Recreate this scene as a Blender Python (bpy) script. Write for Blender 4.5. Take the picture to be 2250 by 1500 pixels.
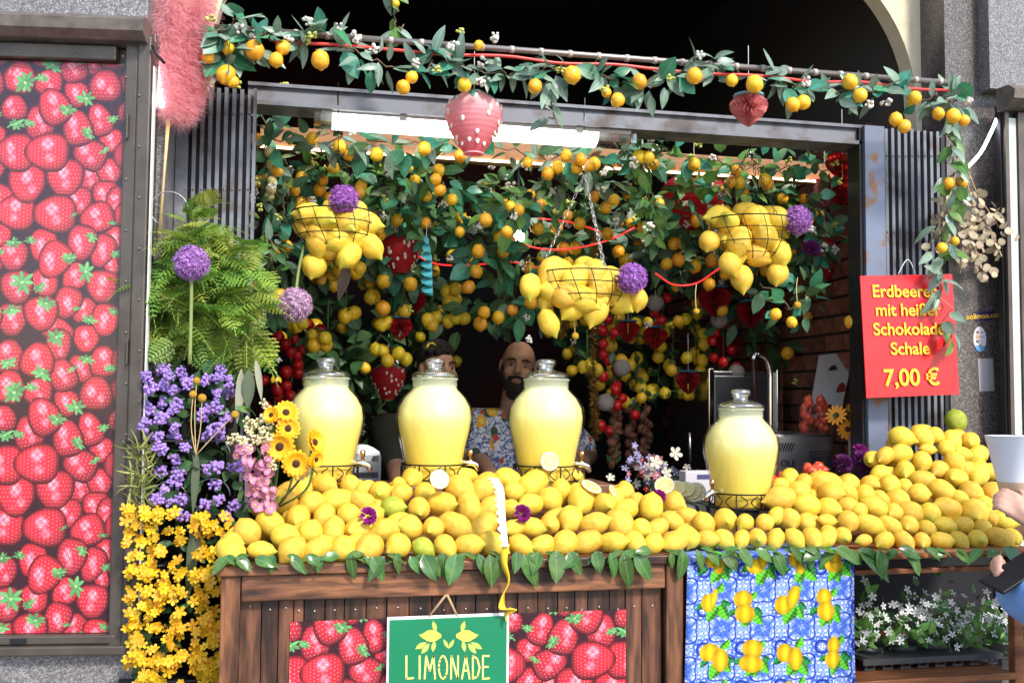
import bpy, bmesh, math, random
import numpy as np
from mathutils import Vector, Matrix, Euler
random.seed(11)
RS = np.random.RandomState(5)
R = math.radians
for o in list(bpy.data.objects): bpy.data.objects.remove(o)
SC = bpy.context.scene
COL = SC.collection

# ------------------------------------------------------------------ camera
FPX = 2250.0                       # focal length in photograph pixels (2250 wide)
yaw, pit, rol = R(12.4), R(3.3), 0.0077
CAM = Vector((-0.537, -2.445, 1.5))
Fw = Vector((math.sin(yaw)*math.cos(pit), math.cos(yaw)*math.cos(pit), math.sin(pit)))
R0 = Vector((math.cos(yaw), -math.sin(yaw), 0)); U0 = R0.cross(Fw)
Rt = R0*math.cos(rol) + U0*math.sin(rol); Up = U0*math.cos(rol) - R0*math.sin(rol)
cd = bpy.data.cameras.new('camera'); cam = bpy.data.objects.new('camera', cd); COL.objects.link(cam)
cd.sensor_width = 36; cd.lens = 36*FPX/2250; cd.clip_end = 400; cd.clip_start = 0.05
cam.matrix_world = Matrix(((Rt.x,Up.x,-Fw.x,CAM.x),(Rt.y,Up.y,-Fw.y,CAM.y),(Rt.z,Up.z,-Fw.z,CAM.z),(0,0,0,1)))
SC.camera = cam

# ------------------------------------------------------------------ light
SUN_AZ, SUN_EL = R(22), R(41)      # sun stands in front of the stall, to the right
w = bpy.data.worlds.new('World'); SC.world = w; w.use_nodes = True
nt = w.node_tree; bg = nt.nodes['Background']
sky = nt.nodes.new('ShaderNodeTexSky'); sky.sky_type = 'NISHITA'; sky.sun_disc = False
sky.sun_elevation = SUN_EL; sky.sun_rotation = math.pi - SUN_AZ
nt.links.new(sky.outputs[0], bg.inputs[0]); bg.inputs[1].default_value = 0.15
sl = bpy.data.lights.new('sun', 'SUN'); sl.energy = 2.4; sl.angle = R(10); sl.color = (1, .93, .82)
so = bpy.data.objects.new('sun', sl); COL.objects.link(so)
so.rotation_euler = Vector((-math.sin(SUN_AZ)*math.cos(SUN_EL), math.cos(SUN_AZ)*math.cos(SUN_EL), -math.sin(SUN_EL))).to_track_quat('-Z','Y').to_euler()
SC.view_settings.view_transform = 'Standard'; SC.view_settings.look = 'None'
SC.view_settings.gamma = 1; SC.view_settings.exposure = 1.05
SC.view_settings.use_curve_mapping = False
try:
    SC.cycles.use_denoising = True
    SC.cycles.max_bounces = 8; SC.cycles.transparent_max_bounces = 12
except Exception: pass

# ------------------------------------------------------------------ helpers
def W(u, v, Y=0.0):                # the point of the vertical plane y = Y seen at that place
    d = Fw + Rt*((u-1125)/FPX) + Up*((750-v)/FPX)
    return CAM + d*((Y-CAM.y)/d.y)
def mpp(p):                        # metres per photograph pixel at a point
    return (Vector(p)-CAM).dot(Fw)/FPX
WM = {}
def T(p): return Matrix.Translation(Vector(p))
def put(o, parent, M=None):
    M = M if M is not None else Matrix.Identity(4)
    COL.objects.link(o); WM[o.name] = M
    if parent is not None:
        o.parent = parent; o.matrix_parent_inverse = WM[parent.name].inverted()
    o.matrix_basis = M
    return o
def obj(name, me, parent=None, M=None):
    return put(bpy.data.objects.new(name, me), parent, M)
def thing(name, label, cat, loc, group=None):
    o = bpy.data.objects.new(name, None); o.empty_display_size = .05
    put(o, None, T(loc)); return tag(o, label, cat, group)
def tag(o, label, cat, group=None):
    o['label'] = label; o['category'] = cat
    if group: o['group'] = group
    return o
def struct(o): o['kind'] = 'structure'; return o

class MB:
    def __init__(s): s.v = []; s.f = []; s.uv = None
    def add(s, vs, fs):
        b = len(s.v); s.v += [tuple(p) for p in vs]; s.f += [tuple(b+i for i in f) for f in fs]; return s
    def box(s, lo, hi, M=None):
        x0,y0,z0 = lo; x1,y1,z1 = hi
        vs = [Vector(p) for p in ((x0,y0,z0),(x1,y0,z0),(x1,y1,z0),(x0,y1,z0),(x0,y0,z1),(x1,y0,z1),(x1,y1,z1),(x0,y1,z1))]
        if M is not None: vs = [M @ p for p in vs]
        return s.add(vs, [(0,3,2,1),(4,5,6,7),(0,1,5,4),(1,2,6,5),(2,3,7,6),(3,0,4,7)])
    def tube(s, pts, r, seg=8, cap=True):
        pts = [Vector(p) for p in pts]; n = len(pts)
        rr = r if isinstance(r, (list, tuple)) else [r]*n
        base = len(s.v); prev = None
        for i, p in enumerate(pts):
            t = (pts[min(i+1,n-1)] - pts[max(i-1,0)])
            t = t.normalized() if t.length > 1e-9 else Vector((0,0,1))
            if prev is None:
                a = t.orthogonal().normalized()
            else:
                a = (prev - t*prev.dot(t)); a = a.normalized() if a.length > 1e-6 else t.orthogonal().normalized()
            prev = a; b = t.cross(a)
            for k in range(seg):
                an = 2*math.pi*k/seg
                s.v.append(tuple(p + (a*math.cos(an)+b*math.sin(an))*rr[i]))
        for i in range(n-1):
            for k in range(seg):
                k2 = (k+1) % seg
                s.f.append((base+i*seg+k, base+i*seg+k2, base+(i+1)*seg+k2, base+(i+1)*seg+k))
        if cap:
            s.f.append(tuple(base+k for k in reversed(range(seg))))
            s.f.append(tuple(base+(n-1)*seg+k for k in range(seg)))
        return s
    def lathe(s, prof, seg=24, M=None, cap=False):
        base = len(s.v)
        for r, z in prof:
            for k in range(seg):
                an = 2*math.pi*k/seg
                p = Vector((r*math.cos(an), r*math.sin(an), z))
                s.v.append(tuple(M @ p if M is not None else p))
        for i in range(len(prof)-1):
            for k in range(seg):
                k2 = (k+1) % seg
                s.f.append((base+i*seg+k, base+i*seg+k2, base+(i+1)*seg+k2, base+(i+1)*seg+k))
        if cap:
            s.f.append(tuple(base+k for k in reversed(range(seg))))
            s.f.append(tuple(base+(len(prof)-1)*seg+k for k in range(seg)))
        return s
    def sphere(s, c, r, seg=10, rings=6, M=None):
        r = (r,r,r) if not isinstance(r, (tuple, list)) else r
        base = len(s.v); c = Vector(c)
        for i in range(rings+1):
            th = math.pi*i/rings
            for k in range(seg):
                an = 2*math.pi*k/seg
                p = Vector((r[0]*math.sin(th)*math.cos(an), r[1]*math.sin(th)*math.sin(an), r[2]*math.cos(th)))
                if M is not None: p = M @ p
                s.v.append(tuple(c+p))
        for i in range(rings):
            for k in range(seg):
                k2 = (k+1) % seg
                s.f.append((base+i*seg+k, base+(i+1)*seg+k, base+(i+1)*seg+k2, base+i*seg+k2))
        return s
    def quad(s, a, b, c, d): return s.add([a,b,c,d], [(0,1,2,3)])
    def mesh(s, name, mat, smooth=False):
        me = bpy.data.meshes.new(name); me.from_pydata(s.v, [], s.f)
        if mat is not None: me.materials.append(mat)
        if smooth: me.shade_smooth()
        me.update(); return me
    def build(s, name, mat, parent=None, smooth=False, M=None):
        return obj(name, s.mesh(name, mat, smooth), parent, M)
def bevel(o, wd=.003, seg=2):
    m = o.modifiers.new('bevel', 'BEVEL'); m.width = wd; m.segments = seg; m.limit_method = 'ANGLE'; return o
def curve_pts(P, n=24):            # smooth path through points (Catmull-Rom)
    P = [Vector(p) for p in P]; Q = [P[0]*2-P[1]] + P + [P[-1]*2-P[-2]]; out = []
    m = len(P)-1
    for i in range(n+1):
        t = i/n*m; k = min(int(t), m-1); f = t-k
        a,b,c,d = Q[k],Q[k+1],Q[k+2],Q[k+3]
        out.append(.5*((2*b)+(c-a)*f+(2*a-5*b+4*c-d)*f*f+(3*b-a-3*c+d)*f**3))
    return out
def frame(x, z_hint=(0,0,1), loc=(0,0,0), sc=(1,1,1)):   # matrix whose X axis is x
    x = Vector(x).normalized(); z = Vector(z_hint); z = z - x*z.dot(x)
    z = z.normalized() if z.length > 1e-5 else x.orthogonal().normalized()
    y = z.cross(x); s = sc if isinstance(sc, (tuple, list)) else (sc,sc,sc)
    M = Matrix((x*s[0], y*s[1], z*s[2])).transposed().to_4x4(); M.translation = Vector(loc); return M
def rdir():
    while True:
        v = Vector((random.uniform(-1,1), random.uniform(-1,1), random.uniform(-1,1)))
        if .1 < v.length < 1: return v.normalized()

# ------------------------------------------------------------------ materials
def mat(name, col, rough=.55, metal=0, var=0.0, noise=None, bump=None, col2=None, transl=0, emis=None, spec=.5, coat=0, stretch=None, alpha=1, hue=0.0):
    m = bpy.data.materials.new(name); m.use_nodes = True; n = m.node_tree.nodes; L = m.node_tree.links
    b = n['Principled BSDF']; c = (*col, 1)
    b.inputs['Base Color'].default_value = c; b.inputs['Roughness'].default_value = rough
    b.inputs['Metallic'].default_value = metal; b.inputs['Specular IOR Level'].default_value = spec
    b.inputs['Coat Weight'].default_value = coat
    out = None
    if noise or bump:
        tc = n.new('ShaderNodeTexCoord'); mp = n.new('ShaderNodeMapping')
        L.new(tc.outputs['Object'], mp.inputs[0])
        if stretch: mp.inputs['Scale'].default_value = stretch
    if noise:
        nz = n.new('ShaderNodeTexNoise'); nz.inputs['Scale'].default_value = noise[0]; nz.inputs['Detail'].default_value = 5
        L.new(mp.outputs[0], nz.inputs['Vector'])
        rp = n.new('ShaderNodeValToRGB'); rp.color_ramp.elements[0].position = noise[1]; rp.color_ramp.elements[1].position = noise[2]
        rp.color_ramp.elements[0].color = (*(col2 or [x*.55 for x in col]), 1); rp.color_ramp.elements[1].color = c
        L.new(nz.outputs['Fac'], rp.inputs[0]); out = rp.outputs[0]
    if var or hue:
        oi = n.new('ShaderNodeObjectInfo'); hs = n.new('ShaderNodeHueSaturation')
        mr = n.new('ShaderNodeMapRange'); mr.inputs['To Min'].default_value = 1-var; mr.inputs['To Max'].default_value = 1+var
        L.new(oi.outputs['Random'], mr.inputs[0]); L.new(mr.outputs[0], hs.inputs['Value'])
        if hue:
            m2 = n.new('ShaderNodeMapRange'); m2.inputs['To Min'].default_value = .5-hue; m2.inputs['To Max'].default_value = .5+hue
            ml = n.new('ShaderNodeMath'); ml.operation = 'FRACT'; mm = n.new('ShaderNodeMath'); mm.operation = 'MULTIPLY'; mm.inputs[1].default_value = 7.31
            L.new(oi.outputs['Random'], mm.inputs[0]); L.new(mm.outputs[0], ml.inputs[0]); L.new(ml.outputs[0], m2.inputs[0]); L.new(m2.outputs[0], hs.inputs['Hue'])
        if out: L.new(out, hs.inputs['Color'])
        else: hs.inputs['Color'].default_value = c
        out = hs.outputs[0]
    if out: L.new(out, b.inputs['Base Color'])
    if bump:
        nb = n.new('ShaderNodeTexNoise'); nb.inputs['Scale'].default_value = bump[0]; nb.inputs['Detail'].default_value = 3
        L.new(mp.outputs[0], nb.inputs['Vector'])
        bp = n.new('ShaderNodeBump'); bp.inputs['Strength'].default_value = bump[1]; bp.inputs['Distance'].default_value = bump[2] if len(bump) > 2 else .01
        L.new(nb.outputs['Fac'], bp.inputs['Height']); L.new(bp.outputs[0], b.inputs['Normal'])
    if emis:
        b.inputs['Emission Color'].default_value = (*emis[0], 1); b.inputs['Emission Strength'].default_value = emis[1]
    if transl:
        tr = n.new('ShaderNodeBsdfTranslucent'); mx = n.new('ShaderNodeMixShader'); mx.inputs[0].default_value = transl
        if out: L.new(out, tr.inputs[0])
        else: tr.inputs[0].default_value = c
        L.new(b.outputs[0], mx.inputs[1]); L.new(tr.outputs[0], mx.inputs[2]); L.new(mx.outputs[0], n['Material Output'].inputs[0])
    if alpha < 1: b.inputs['Alpha'].default_value = alpha
    return m
def glass(name, col=(1,1,1), rough=0.02, thin=True, tint=.12):
    # thin clear wall: mostly see-through with a mirror-like sheen that grows at grazing angles
    m = bpy.data.materials.new(name); m.use_nodes = True; n = m.node_tree.nodes; L = m.node_tree.links
    n.remove(n['Principled BSDF'])
    tr = n.new('ShaderNodeBsdfTransparent'); tr.inputs[0].default_value = (*col, 1)
    gl = n.new('ShaderNodeBsdfGlossy'); gl.inputs['Roughness'].default_value = rough; gl.inputs[0].default_value = (1,1,1,1)
    fr = n.new('ShaderNodeLayerWeight'); pw = n.new('ShaderNodeMath'); pw.operation = 'POWER'; pw.inputs[1].default_value = 4; L.new(fr.outputs['Facing'], pw.inputs[0])
    ad = n.new('ShaderNodeMath'); ad.operation = 'MULTIPLY_ADD'; ad.inputs[1].default_value = .75; ad.inputs[2].default_value = .04+tint; L.new(pw.outputs[0], ad.inputs[0])
    mx = n.new('ShaderNodeMixShader'); L.new(ad.outputs[0], mx.inputs[0]); L.new(tr.outputs[0], mx.inputs[1]); L.new(gl.outputs[0], mx.inputs[2])
    L.new(mx.outputs[0], n['Material Output'].inputs[0]); return m
def img_mat(name, arr, rough=.4, spec=.4, sc=None):
    h, wd = arr.shape[:2]; im = bpy.data.images.new(name, wd, h)
    a = np.ones((h, wd, 4), np.float32); a[..., :3] = np.clip(arr[::-1], 0, 1); im.pixels.foreach_set(a.ravel()); im.update()
    m = bpy.data.materials.new(name); m.use_nodes = True; n = m.node_tree.nodes; b = n['Principled BSDF']
    t = n.new('ShaderNodeTexImage'); t.image = im; m.node_tree.links.new(t.outputs[0], b.inputs['Base Color'])
    b.inputs['Roughness'].default_value = rough; b.inputs['Specular IOR Level'].default_value = spec
    return m
def wood(name, c1, c2, burn, scale=(1,1,1), var=.25):
    # stained boards: long grain streaks, darker rings, scorched patches
    m = bpy.data.materials.new(name); m.use_nodes = True; n = m.node_tree.nodes; L = m.node_tree.links; b = n['Principled BSDF']
    tc = n.new('ShaderNodeTexCoord'); mp = n.new('ShaderNodeMapping'); mp.inputs['Scale'].default_value = scale
    oi = n.new('ShaderNodeObjectInfo'); sh = n.new('ShaderNodeVectorMath'); sh.operation = 'ADD'
    cb = n.new('ShaderNodeCombineXYZ'); mu = n.new('ShaderNodeMath'); mu.operation = 'MULTIPLY'; mu.inputs[1].default_value = 37
    L.new(oi.outputs['Random'], mu.inputs[0]); [L.new(mu.outputs[0], cb.inputs[i]) for i in range(3)]
    L.new(tc.outputs['Object'], mp.inputs[0]); L.new(mp.outputs[0], sh.inputs[0]); L.new(cb.outputs[0], sh.inputs[1])
    g = n.new('ShaderNodeTexNoise'); g.inputs['Scale'].default_value = 9; g.inputs['Detail'].default_value = 8; L.new(sh.outputs[0], g.inputs['Vector'])
    rp = n.new('ShaderNodeValToRGB'); rp.color_ramp.elements[0].position = .36; rp.color_ramp.elements[1].position = .64
    rp.color_ramp.elements[0].color = (*c2,1); rp.color_ramp.elements[1].color = (*c1,1); L.new(g.outputs['Fac'], rp.inputs[0])
    d = n.new('ShaderNodeTexNoise'); d.inputs['Scale'].default_value = 2.4; d.inputs['Detail'].default_value = 4; L.new(sh.outputs[0], d.inputs['Vector'])
    r2 = n.new('ShaderNodeValToRGB'); r2.color_ramp.elements[0].position = .36; r2.color_ramp.elements[1].position = .56
    r2.color_ramp.elements[0].color = (*burn,1); r2.color_ramp.elements[1].color = (1,1,1,1); L.new(d.outputs['Fac'], r2.inputs[0])
    mx = n.new('ShaderNodeMix'); mx.data_type = 'RGBA'; mx.blend_type = 'MULTIPLY'; mx.inputs[0].default_value = 1
    L.new(rp.outputs[0], mx.inputs[6]); L.new(r2.outputs[0], mx.inputs[7])
    hs = n.new('ShaderNodeHueSaturation'); mr = n.new('ShaderNodeMapRange'); mr.inputs['To Min'].default_value = 1-var; mr.inputs['To Max'].default_value = 1+var
    L.new(oi.outputs['Random'], mr.inputs[0]); L.new(mr.outputs[0], hs.inputs['Value']); L.new(mx.outputs[2], hs.inputs['Color'])
    L.new(hs.outputs[0], b.inputs['Base Color']); b.inputs['Roughness'].default_value = .5
    bp = n.new('ShaderNodeBump'); bp.inputs['Strength'].default_value = .35; bp.inputs['Distance'].default_value = .004
    L.new(g.outputs['Fac'], bp.inputs['Height']); L.new(bp.outputs[0], b.inputs['Normal'])
    return m
def granite(name, cols, scale):
    m = bpy.data.materials.new(name); m.use_nodes = True; n = m.node_tree.nodes; L = m.node_tree.links; b = n['Principled BSDF']
    tc = n.new('ShaderNodeTexCoord'); v = n.new('ShaderNodeTexVoronoi'); v.inputs['Scale'].default_value = scale
    L.new(tc.outputs['Object'], v.inputs['Vector'])
    sp = n.new('ShaderNodeSeparateColor'); L.new(v.outputs['Color'], sp.inputs[0])
    rp = n.new('ShaderNodeValToRGB'); rp.color_ramp.interpolation = 'CONSTANT'
    e = rp.color_ramp.elements; e[0].color = (*cols[0],1); e[1].position = .3; e[1].color = (*cols[1],1)
    x = e.new(.65); x.color = (*cols[2],1); x = e.new(.88); x.color = (*cols[3],1)
    L.new(sp.outputs[0], rp.inputs[0])
    nz = n.new('ShaderNodeTexNoise'); nz.inputs['Scale'].default_value = 3; nz.inputs['Detail'].default_value = 4; L.new(tc.outputs['Object'], nz.inputs['Vector'])
    mr = n.new('ShaderNodeMapRange'); mr.inputs['To Min'].default_value = .7; mr.inputs['To Max'].default_value = 1.25; L.new(nz.outputs[0], mr.inputs[0])
    hs = n.new('ShaderNodeHueSaturation'); L.new(rp.outputs[0], hs.inputs['Color']); L.new(mr.outputs[0], hs.inputs['Value'])
    L.new(hs.outputs[0], b.inputs['Base Color']); b.inputs['Roughness'].default_value = .32
    return m
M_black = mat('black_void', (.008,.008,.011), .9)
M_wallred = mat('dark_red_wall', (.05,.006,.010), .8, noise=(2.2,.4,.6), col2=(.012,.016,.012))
M_cream = mat('cream_plaster', (.66,.57,.40), .85, noise=(14,.2,.45), col2=(.50,.42,.29), bump=(60,.25))
M_gran = granite('granite', ((.10,.095,.10),(.17,.16,.165),(.24,.23,.235),(.33,.31,.31)), 300)
M_granb = granite('brown_granite', ((.05,.042,.04),(.09,.075,.07),(.14,.118,.11),(.20,.175,.165)), 280)
M_bronze = mat('bronze_frame', (.125,.105,.09), .42, .5, noise=(9,.3,.7), col2=(.07,.056,.048))
M_bronzelit = mat('bronze_lit', (.24,.21,.185), .4, .45, noise=(30,.3,.7), col2=(.13,.11,.10))  # lighter copy of the frame bronze, light put into its colour
M_steel = mat('grey_blue_steel', (.17,.18,.215), .5, .45, noise=(12,.34,.52), col2=(.10,.085,.085))
M_rust = mat('rusty_blue_plate', (.15,.18,.26), .55, .35, noise=(16,.36,.47), col2=(.20,.105,.055))
M_dark = mat('dark_metal', (.03,.03,.034), .45, .6)
M_iron = mat('black_iron', (.018,.015,.014), .5, .6)
M_chrome = mat('chrome', (.8,.8,.8), .12, 1)
M_inox = mat('brushed_inox', (.42,.42,.44), .32, 1, noise=(6,.3,.7), col2=(.34,.33,.34), stretch=(1,1,14))
M_white = mat('white_plastic', (.75,.76,.77), .4)
M_red = mat('red_board', (.66,.010,.016), .3, bump=(5,.25,.03))
M_wood = wood('scorched_wood', (.24,.095,.040), (.085,.032,.015), (.12,.10,.09), (1.2,6,9))
M_woodv = wood('scorched_boards', (.15,.058,.028), (.050,.020,.012), (.22,.18,.17), (9,6,1.1), .4)
M_beamwood = wood('pale_beam_wood', (.46,.22,.085), (.33,.14,.05), (.85,.82,.8), (1,8,8))
# ================================================================== the setting
g = MB().quad((-60,-60,0),(60,-60,0),(60,60,0),(-60,60,0)).build('ground', mat('street_paving', (.20,.19,.18), .85, noise=(8,.3,.7))); struct(g)
# room behind the counter
xl, xr = W(330,700,.75).x, W(1905,700,1.9).x
def wallbox(name, lo, hi, m):
    return struct(MB().box(lo, hi).build(name, m))
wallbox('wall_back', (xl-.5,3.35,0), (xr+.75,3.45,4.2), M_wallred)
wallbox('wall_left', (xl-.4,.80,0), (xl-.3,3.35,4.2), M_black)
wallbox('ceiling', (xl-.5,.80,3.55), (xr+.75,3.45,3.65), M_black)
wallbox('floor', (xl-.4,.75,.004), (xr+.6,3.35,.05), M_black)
# brick side wall: every brick a piece
bx0 = W(1893,600,1.05).x
wr = wallbox('wall_right', (bx0+.03,.80,0), (bx0+.13,3.35,4.2), mat('mortar', (.06,.052,.046), .9))
M_brick = mat('brick', (.30,.105,.065), .85, var=.35, noise=(25,.3,.7), bump=(60,.4))
bme = MB().box((-.014,-.060,-.03), (.014,.060,.03)).mesh('brick', M_brick)
for r in range(22):
    for c in range(16):
        y = 1.0 + c*.137 + (r % 2)*.068; z = 1.02 + r*.072
        b = obj('brick', bme, wr, T((bx0+.022+random.uniform(-.003,.003), y, z)))
# arch wall in cream plaster with a rounded opening, 0.18 m thick
def arch_wall():
    ya, yb = .72, .79
    x0, x1 = W(-60,100,ya).x, W(2330,100,ya).x
    ol, orr = W(470,60,ya).x, W(2012,170,ya).x
    zs = W(2012,230,ya).z; rr = .56; zt = zs+rr+.02
    pts = [(ol,0)]
    for k in range(17):
        a = math.pi - k/16*math.pi/2; pts.append((ol+rr+rr*math.cos(a), zs+rr*math.sin(a)))
    for k in range(17):
        a = math.pi/2 - k/16*math.pi/2; pts.append((orr-rr+rr*math.cos(a), zs+rr*math.sin(a)))
    pts.append((orr,0))
    m = MB(); n = len(pts)
    outer = [(x0, p[1]) if p[0] < (ol+orr)/2 else (x1, p[1]) for p in pts]
    for i in range(n-1):
        a, b = pts[i], pts[i+1]; A, B = outer[i], outer[i+1]
        if (A[0] < 0) != (B[0] < 0) or A[0] != B[0]:
            A, B = (a[0], 4.4), (b[0], 4.4); m.quad((a[0],ya,a[1]),(b[0],ya,b[1]),(b[0],ya,4.4),(a[0],ya,4.4))
        else:
            m.quad((A[0],ya,A[1]),(a[0],ya,a[1]),(b[0],ya,b[1]),(B[0],ya,B[1]))
            if abs(a[1]-b[1]) < 1e-6: pass
        m.quad((a[0],ya,a[1]),(a[0],yb,a[1]),(b[0],yb,b[1]),(b[0],ya,b[1]))
    zc = zs+rr
    m.quad((x0,ya,zc),(ol+rr,ya,zc),(ol+rr,ya,4.4),(x0,ya,4.4)); m.quad((orr-rr,ya,zc),(x1,ya,zc),(x1,ya,4.4),(orr-rr,ya,4.4))
    m.quad((x0,yb,0),(x0,yb,4.4),(ol,yb,4.4),(ol,yb,0)); m.quad((orr,yb,0),(orr,yb,4.4),(x1,yb,4.4),(x1,yb,0))
    m.quad((x0,ya,4.4),(x1,ya,4.4),(x1,yb,4.4),(x0,yb,4.4))
    return m.build('arch_wall', M_cream)
aw = arch_wall(); tag(aw, 'cream plaster wall with a rounded arch opening over the stall', 'wall')

# ---- granite piers
def pier(label, u0, u1, Y, depth, m, z0=0, z1=4.4, v=700):
    a, b = W(u0,v,Y).x, W(u1,v,Y).x
    o = MB().box((a,Y,z0),(b,Y+depth,z1)).build('granite_pier', m); tag(o, label, 'pier'); return o
pier('brown granite pier beside the red price sign and the stickers', 2086, 2420, .585, .4, M_granb)
pier('narrow grey granite pier behind the pink pampas grass', 322, 352, .33, .38, M_gran)

# ---- left display case, turned a little to the street
th = R(7.5); cx0 = W(328,760,.24)
dx = Vector((-math.cos(th), math.sin(th), 0)); nrm = Vector((-math.sin(th)*1, -math.cos(th), 0))
nrm = Vector((dx.y*-1, dx.x, 0)); nrm = nrm if nrm.y < 0 else -nrm
def WC(u, v, off=0.0):            # a point of the case's front plane (off metres in front of it)
    d = Fw + Rt*((u-1125)/FPX) + Up*((750-v)/FPX); p0 = cx0 + nrm*off
    return CAM + d*((p0-CAM).dot(nrm)/d.dot(nrm))
def case_bar(name, u0, v0, u1, v1, off0, off1, m, parent, lean=0):
    a, b, c, d = WC(u0,v0), WC(u1,v0), WC(u1,v1), WC(u0,v1)
    # square the bar up: one x range and one z range in the case's own axes
    s = lambda p: (p-cx0).dot(dx)
    s0, s1 = sorted(((s(a)+s(d))/2, (s(b)+s(c))/2)); z0, z1 = sorted(((a.z+b.z)/2, (c.z+d.z)/2))
    mm = MB(); P = lambda t, z, o: cx0 + dx*t + nrm*o + Vector((0,0,z-cx0.z))
    vs = [P(s1,z0,off1),P(s0,z0,off1),P(s0,z0,off0),P(s1,z0,off0),P(s1,z1,off1),P(s0,z1,off1),P(s0,z1,off0),P(s1,z1,off0)]
    mm.add(vs, [(0,3,2,1),(4,5,6,7),(0,1,5,4),(1,2,6,5),(2,3,7,6),(3,0,4,7)])
    return bevel(mm.build(name, m, parent), .004)
case = thing('display_case', 'tall bronze display case holding a strawberry poster beside the stall', 'display case', (cx0.x, cx0.y, 0))
case_bar('cabinet', -90, 62, 322, 1440, -.05, -.012, M_bronze, case)
case_bar('outer_stile', 292, 88, 322, 1428, -.010, .030, M_bronze, case)
case_bar('inner_stile', 262, 100, 291, 1415, -.010, .020, M_bronze, case)
case_bar('top_rail', -90, 100, 261, 133, -.010, .021, M_bronze, case)
case_bar('bottom_rail', -90, 1392, 258, 1412, -.010, .021, M_bronze, case)
case_bar('bottom_sill', -90, 1413, 290, 1434, -.010, .034, M_bronze, case)
case_bar('name_plate', 30, 1397, 66, 1408, .022, .0245, M_dark, case)
for v in (285, 775, 1270): case_bar('hinge', 285, v-27, 289, v+27, .021, .034, M_bronze, case)
case_bar('edge_strip', 323, 150, 327, 1434, .0, .022, mat('pale_edge_strip', (.72,.74,.72), .4), case)
riv = MB().sphere((0,0,0), .0035, 8, 5).mesh('rivet', M_bronzelit, True)
for v in list(range(170, 1400, 112)):
    obj('rivet', riv, case, T(WC(277, v, .021))); obj('rivet', riv, case, T(WC(306, v+40, .031)))
for u in (45, 160, 270): obj('rivet', riv, case, T(WC(u, 116 if u < 270 else 124, .0215)))
# curved top moulding
prof = [(0.0,.0),(.05,.004),(.078,.02),(.085,.045),(.06,.062),(0,.066)]
A, B = WC(-90,104,0), WC(332,104,0); zt = WC(200,104).z
mm = MB()
for P0 in (A, B):
    mm.v += [tuple(Vector((P0.x,P0.y,zt)) + nrm*o + Vector((0,0,h))) for o,h in prof]
k = len(prof)
mm.f = [(i, i+1, k+i+1, k+i) for i in range(k-1)] + [tuple(range(k-1,-1,-1)), tuple(range(k, 2*k)), (0, k, 2*k-1, k-1)]
mm.build('top_moulding', M_bronzelit, case)
# granite around the case
gw = case_bar('granite_panel', -120, -260, 331, 50, -.05, .012, M_gran, None); gw.name = 'granite_slab'; tag(gw, 'speckled grey granite slab above the strawberry case', 'granite slab')
gw = case_bar('granite_panel', -120, 1437, 292, 2300, -.05, .0, M_gran, None); gw.name = 'granite_plinth'; tag(gw, 'speckled granite plinth under the strawberry case', 'granite plinth')

# ---- strawberry print (drawn here, no file)
TILE = [(21,475,42,40,180),(108,477,47,42,180),(202,484,38,34,160),(249,447,32,30,120),(158,447,32,32,90),(20,573,33,33,90),(84,548,36,30,100),(170,541,40,33,100),
 (217,558,38,27,110),(111,580,42,36,120),(91,630,33,32,60),(158,617,32,28,130),(219,637,36,36,90),(30,642,37,36,80),(86,699,38,38,80),(143,674,36,30,110),(180,691,30,22,130),
 (229,711,36,32,100),(22,713,36,34,90),(123,733,38,26,20),(126,770,38,28,90),(187,753,30,29,90),(249,530,28,27,90),(240,590,22,20,90),(18,792,36,35,270),(81,800,38,38,280),
 (138,832,36,31,250),(178,817,32,24,230),(227,802,34,33,260),(20,859,36,36,280),(86,869,32,32,300),(212,871,37,37,270),(148,891,32,28,230),(99,923,42,36,240),(67,960,38,32,260),
 (153,970,40,34,260),(202,950,37,28,250),(10,928,28,30,270),(86,1026,48,42,180),(182,1029,38,34,200),(15,1029,42,42,180),(44,1098,42,41,90),(128,1083,42,42,90),(182,1081,30,28,90),
 (227,1066,30,30,90),(229,997,27,27,90),(220,1118,30,30,90)]
CALY = [(237,494,15,0),(18,543,22,1),(56,536,17,1),(192,526,20,1),(248,563,16,1),(143,575,22,1),(181,604,24,2),(41,630,29,2),(81,640,18,1),(96,676,25,1),(163,686,14,0),(192,711,20,1),(246,692,17,1),
 (20,691,24,1),(121,750,23,2),(15,807,22,1),(92,829,26,1),(158,820,15,0),(190,797,20,1),(242,817,17,1),(32,872,28,2),(69,861,18,1),(170,903,24,2),(128,930,22,1),(175,980,20,1),(232,947,16,1),(15,965,22,1),(45,962,16,1),(215,1019,17,0),(150,478,13,0)]
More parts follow.
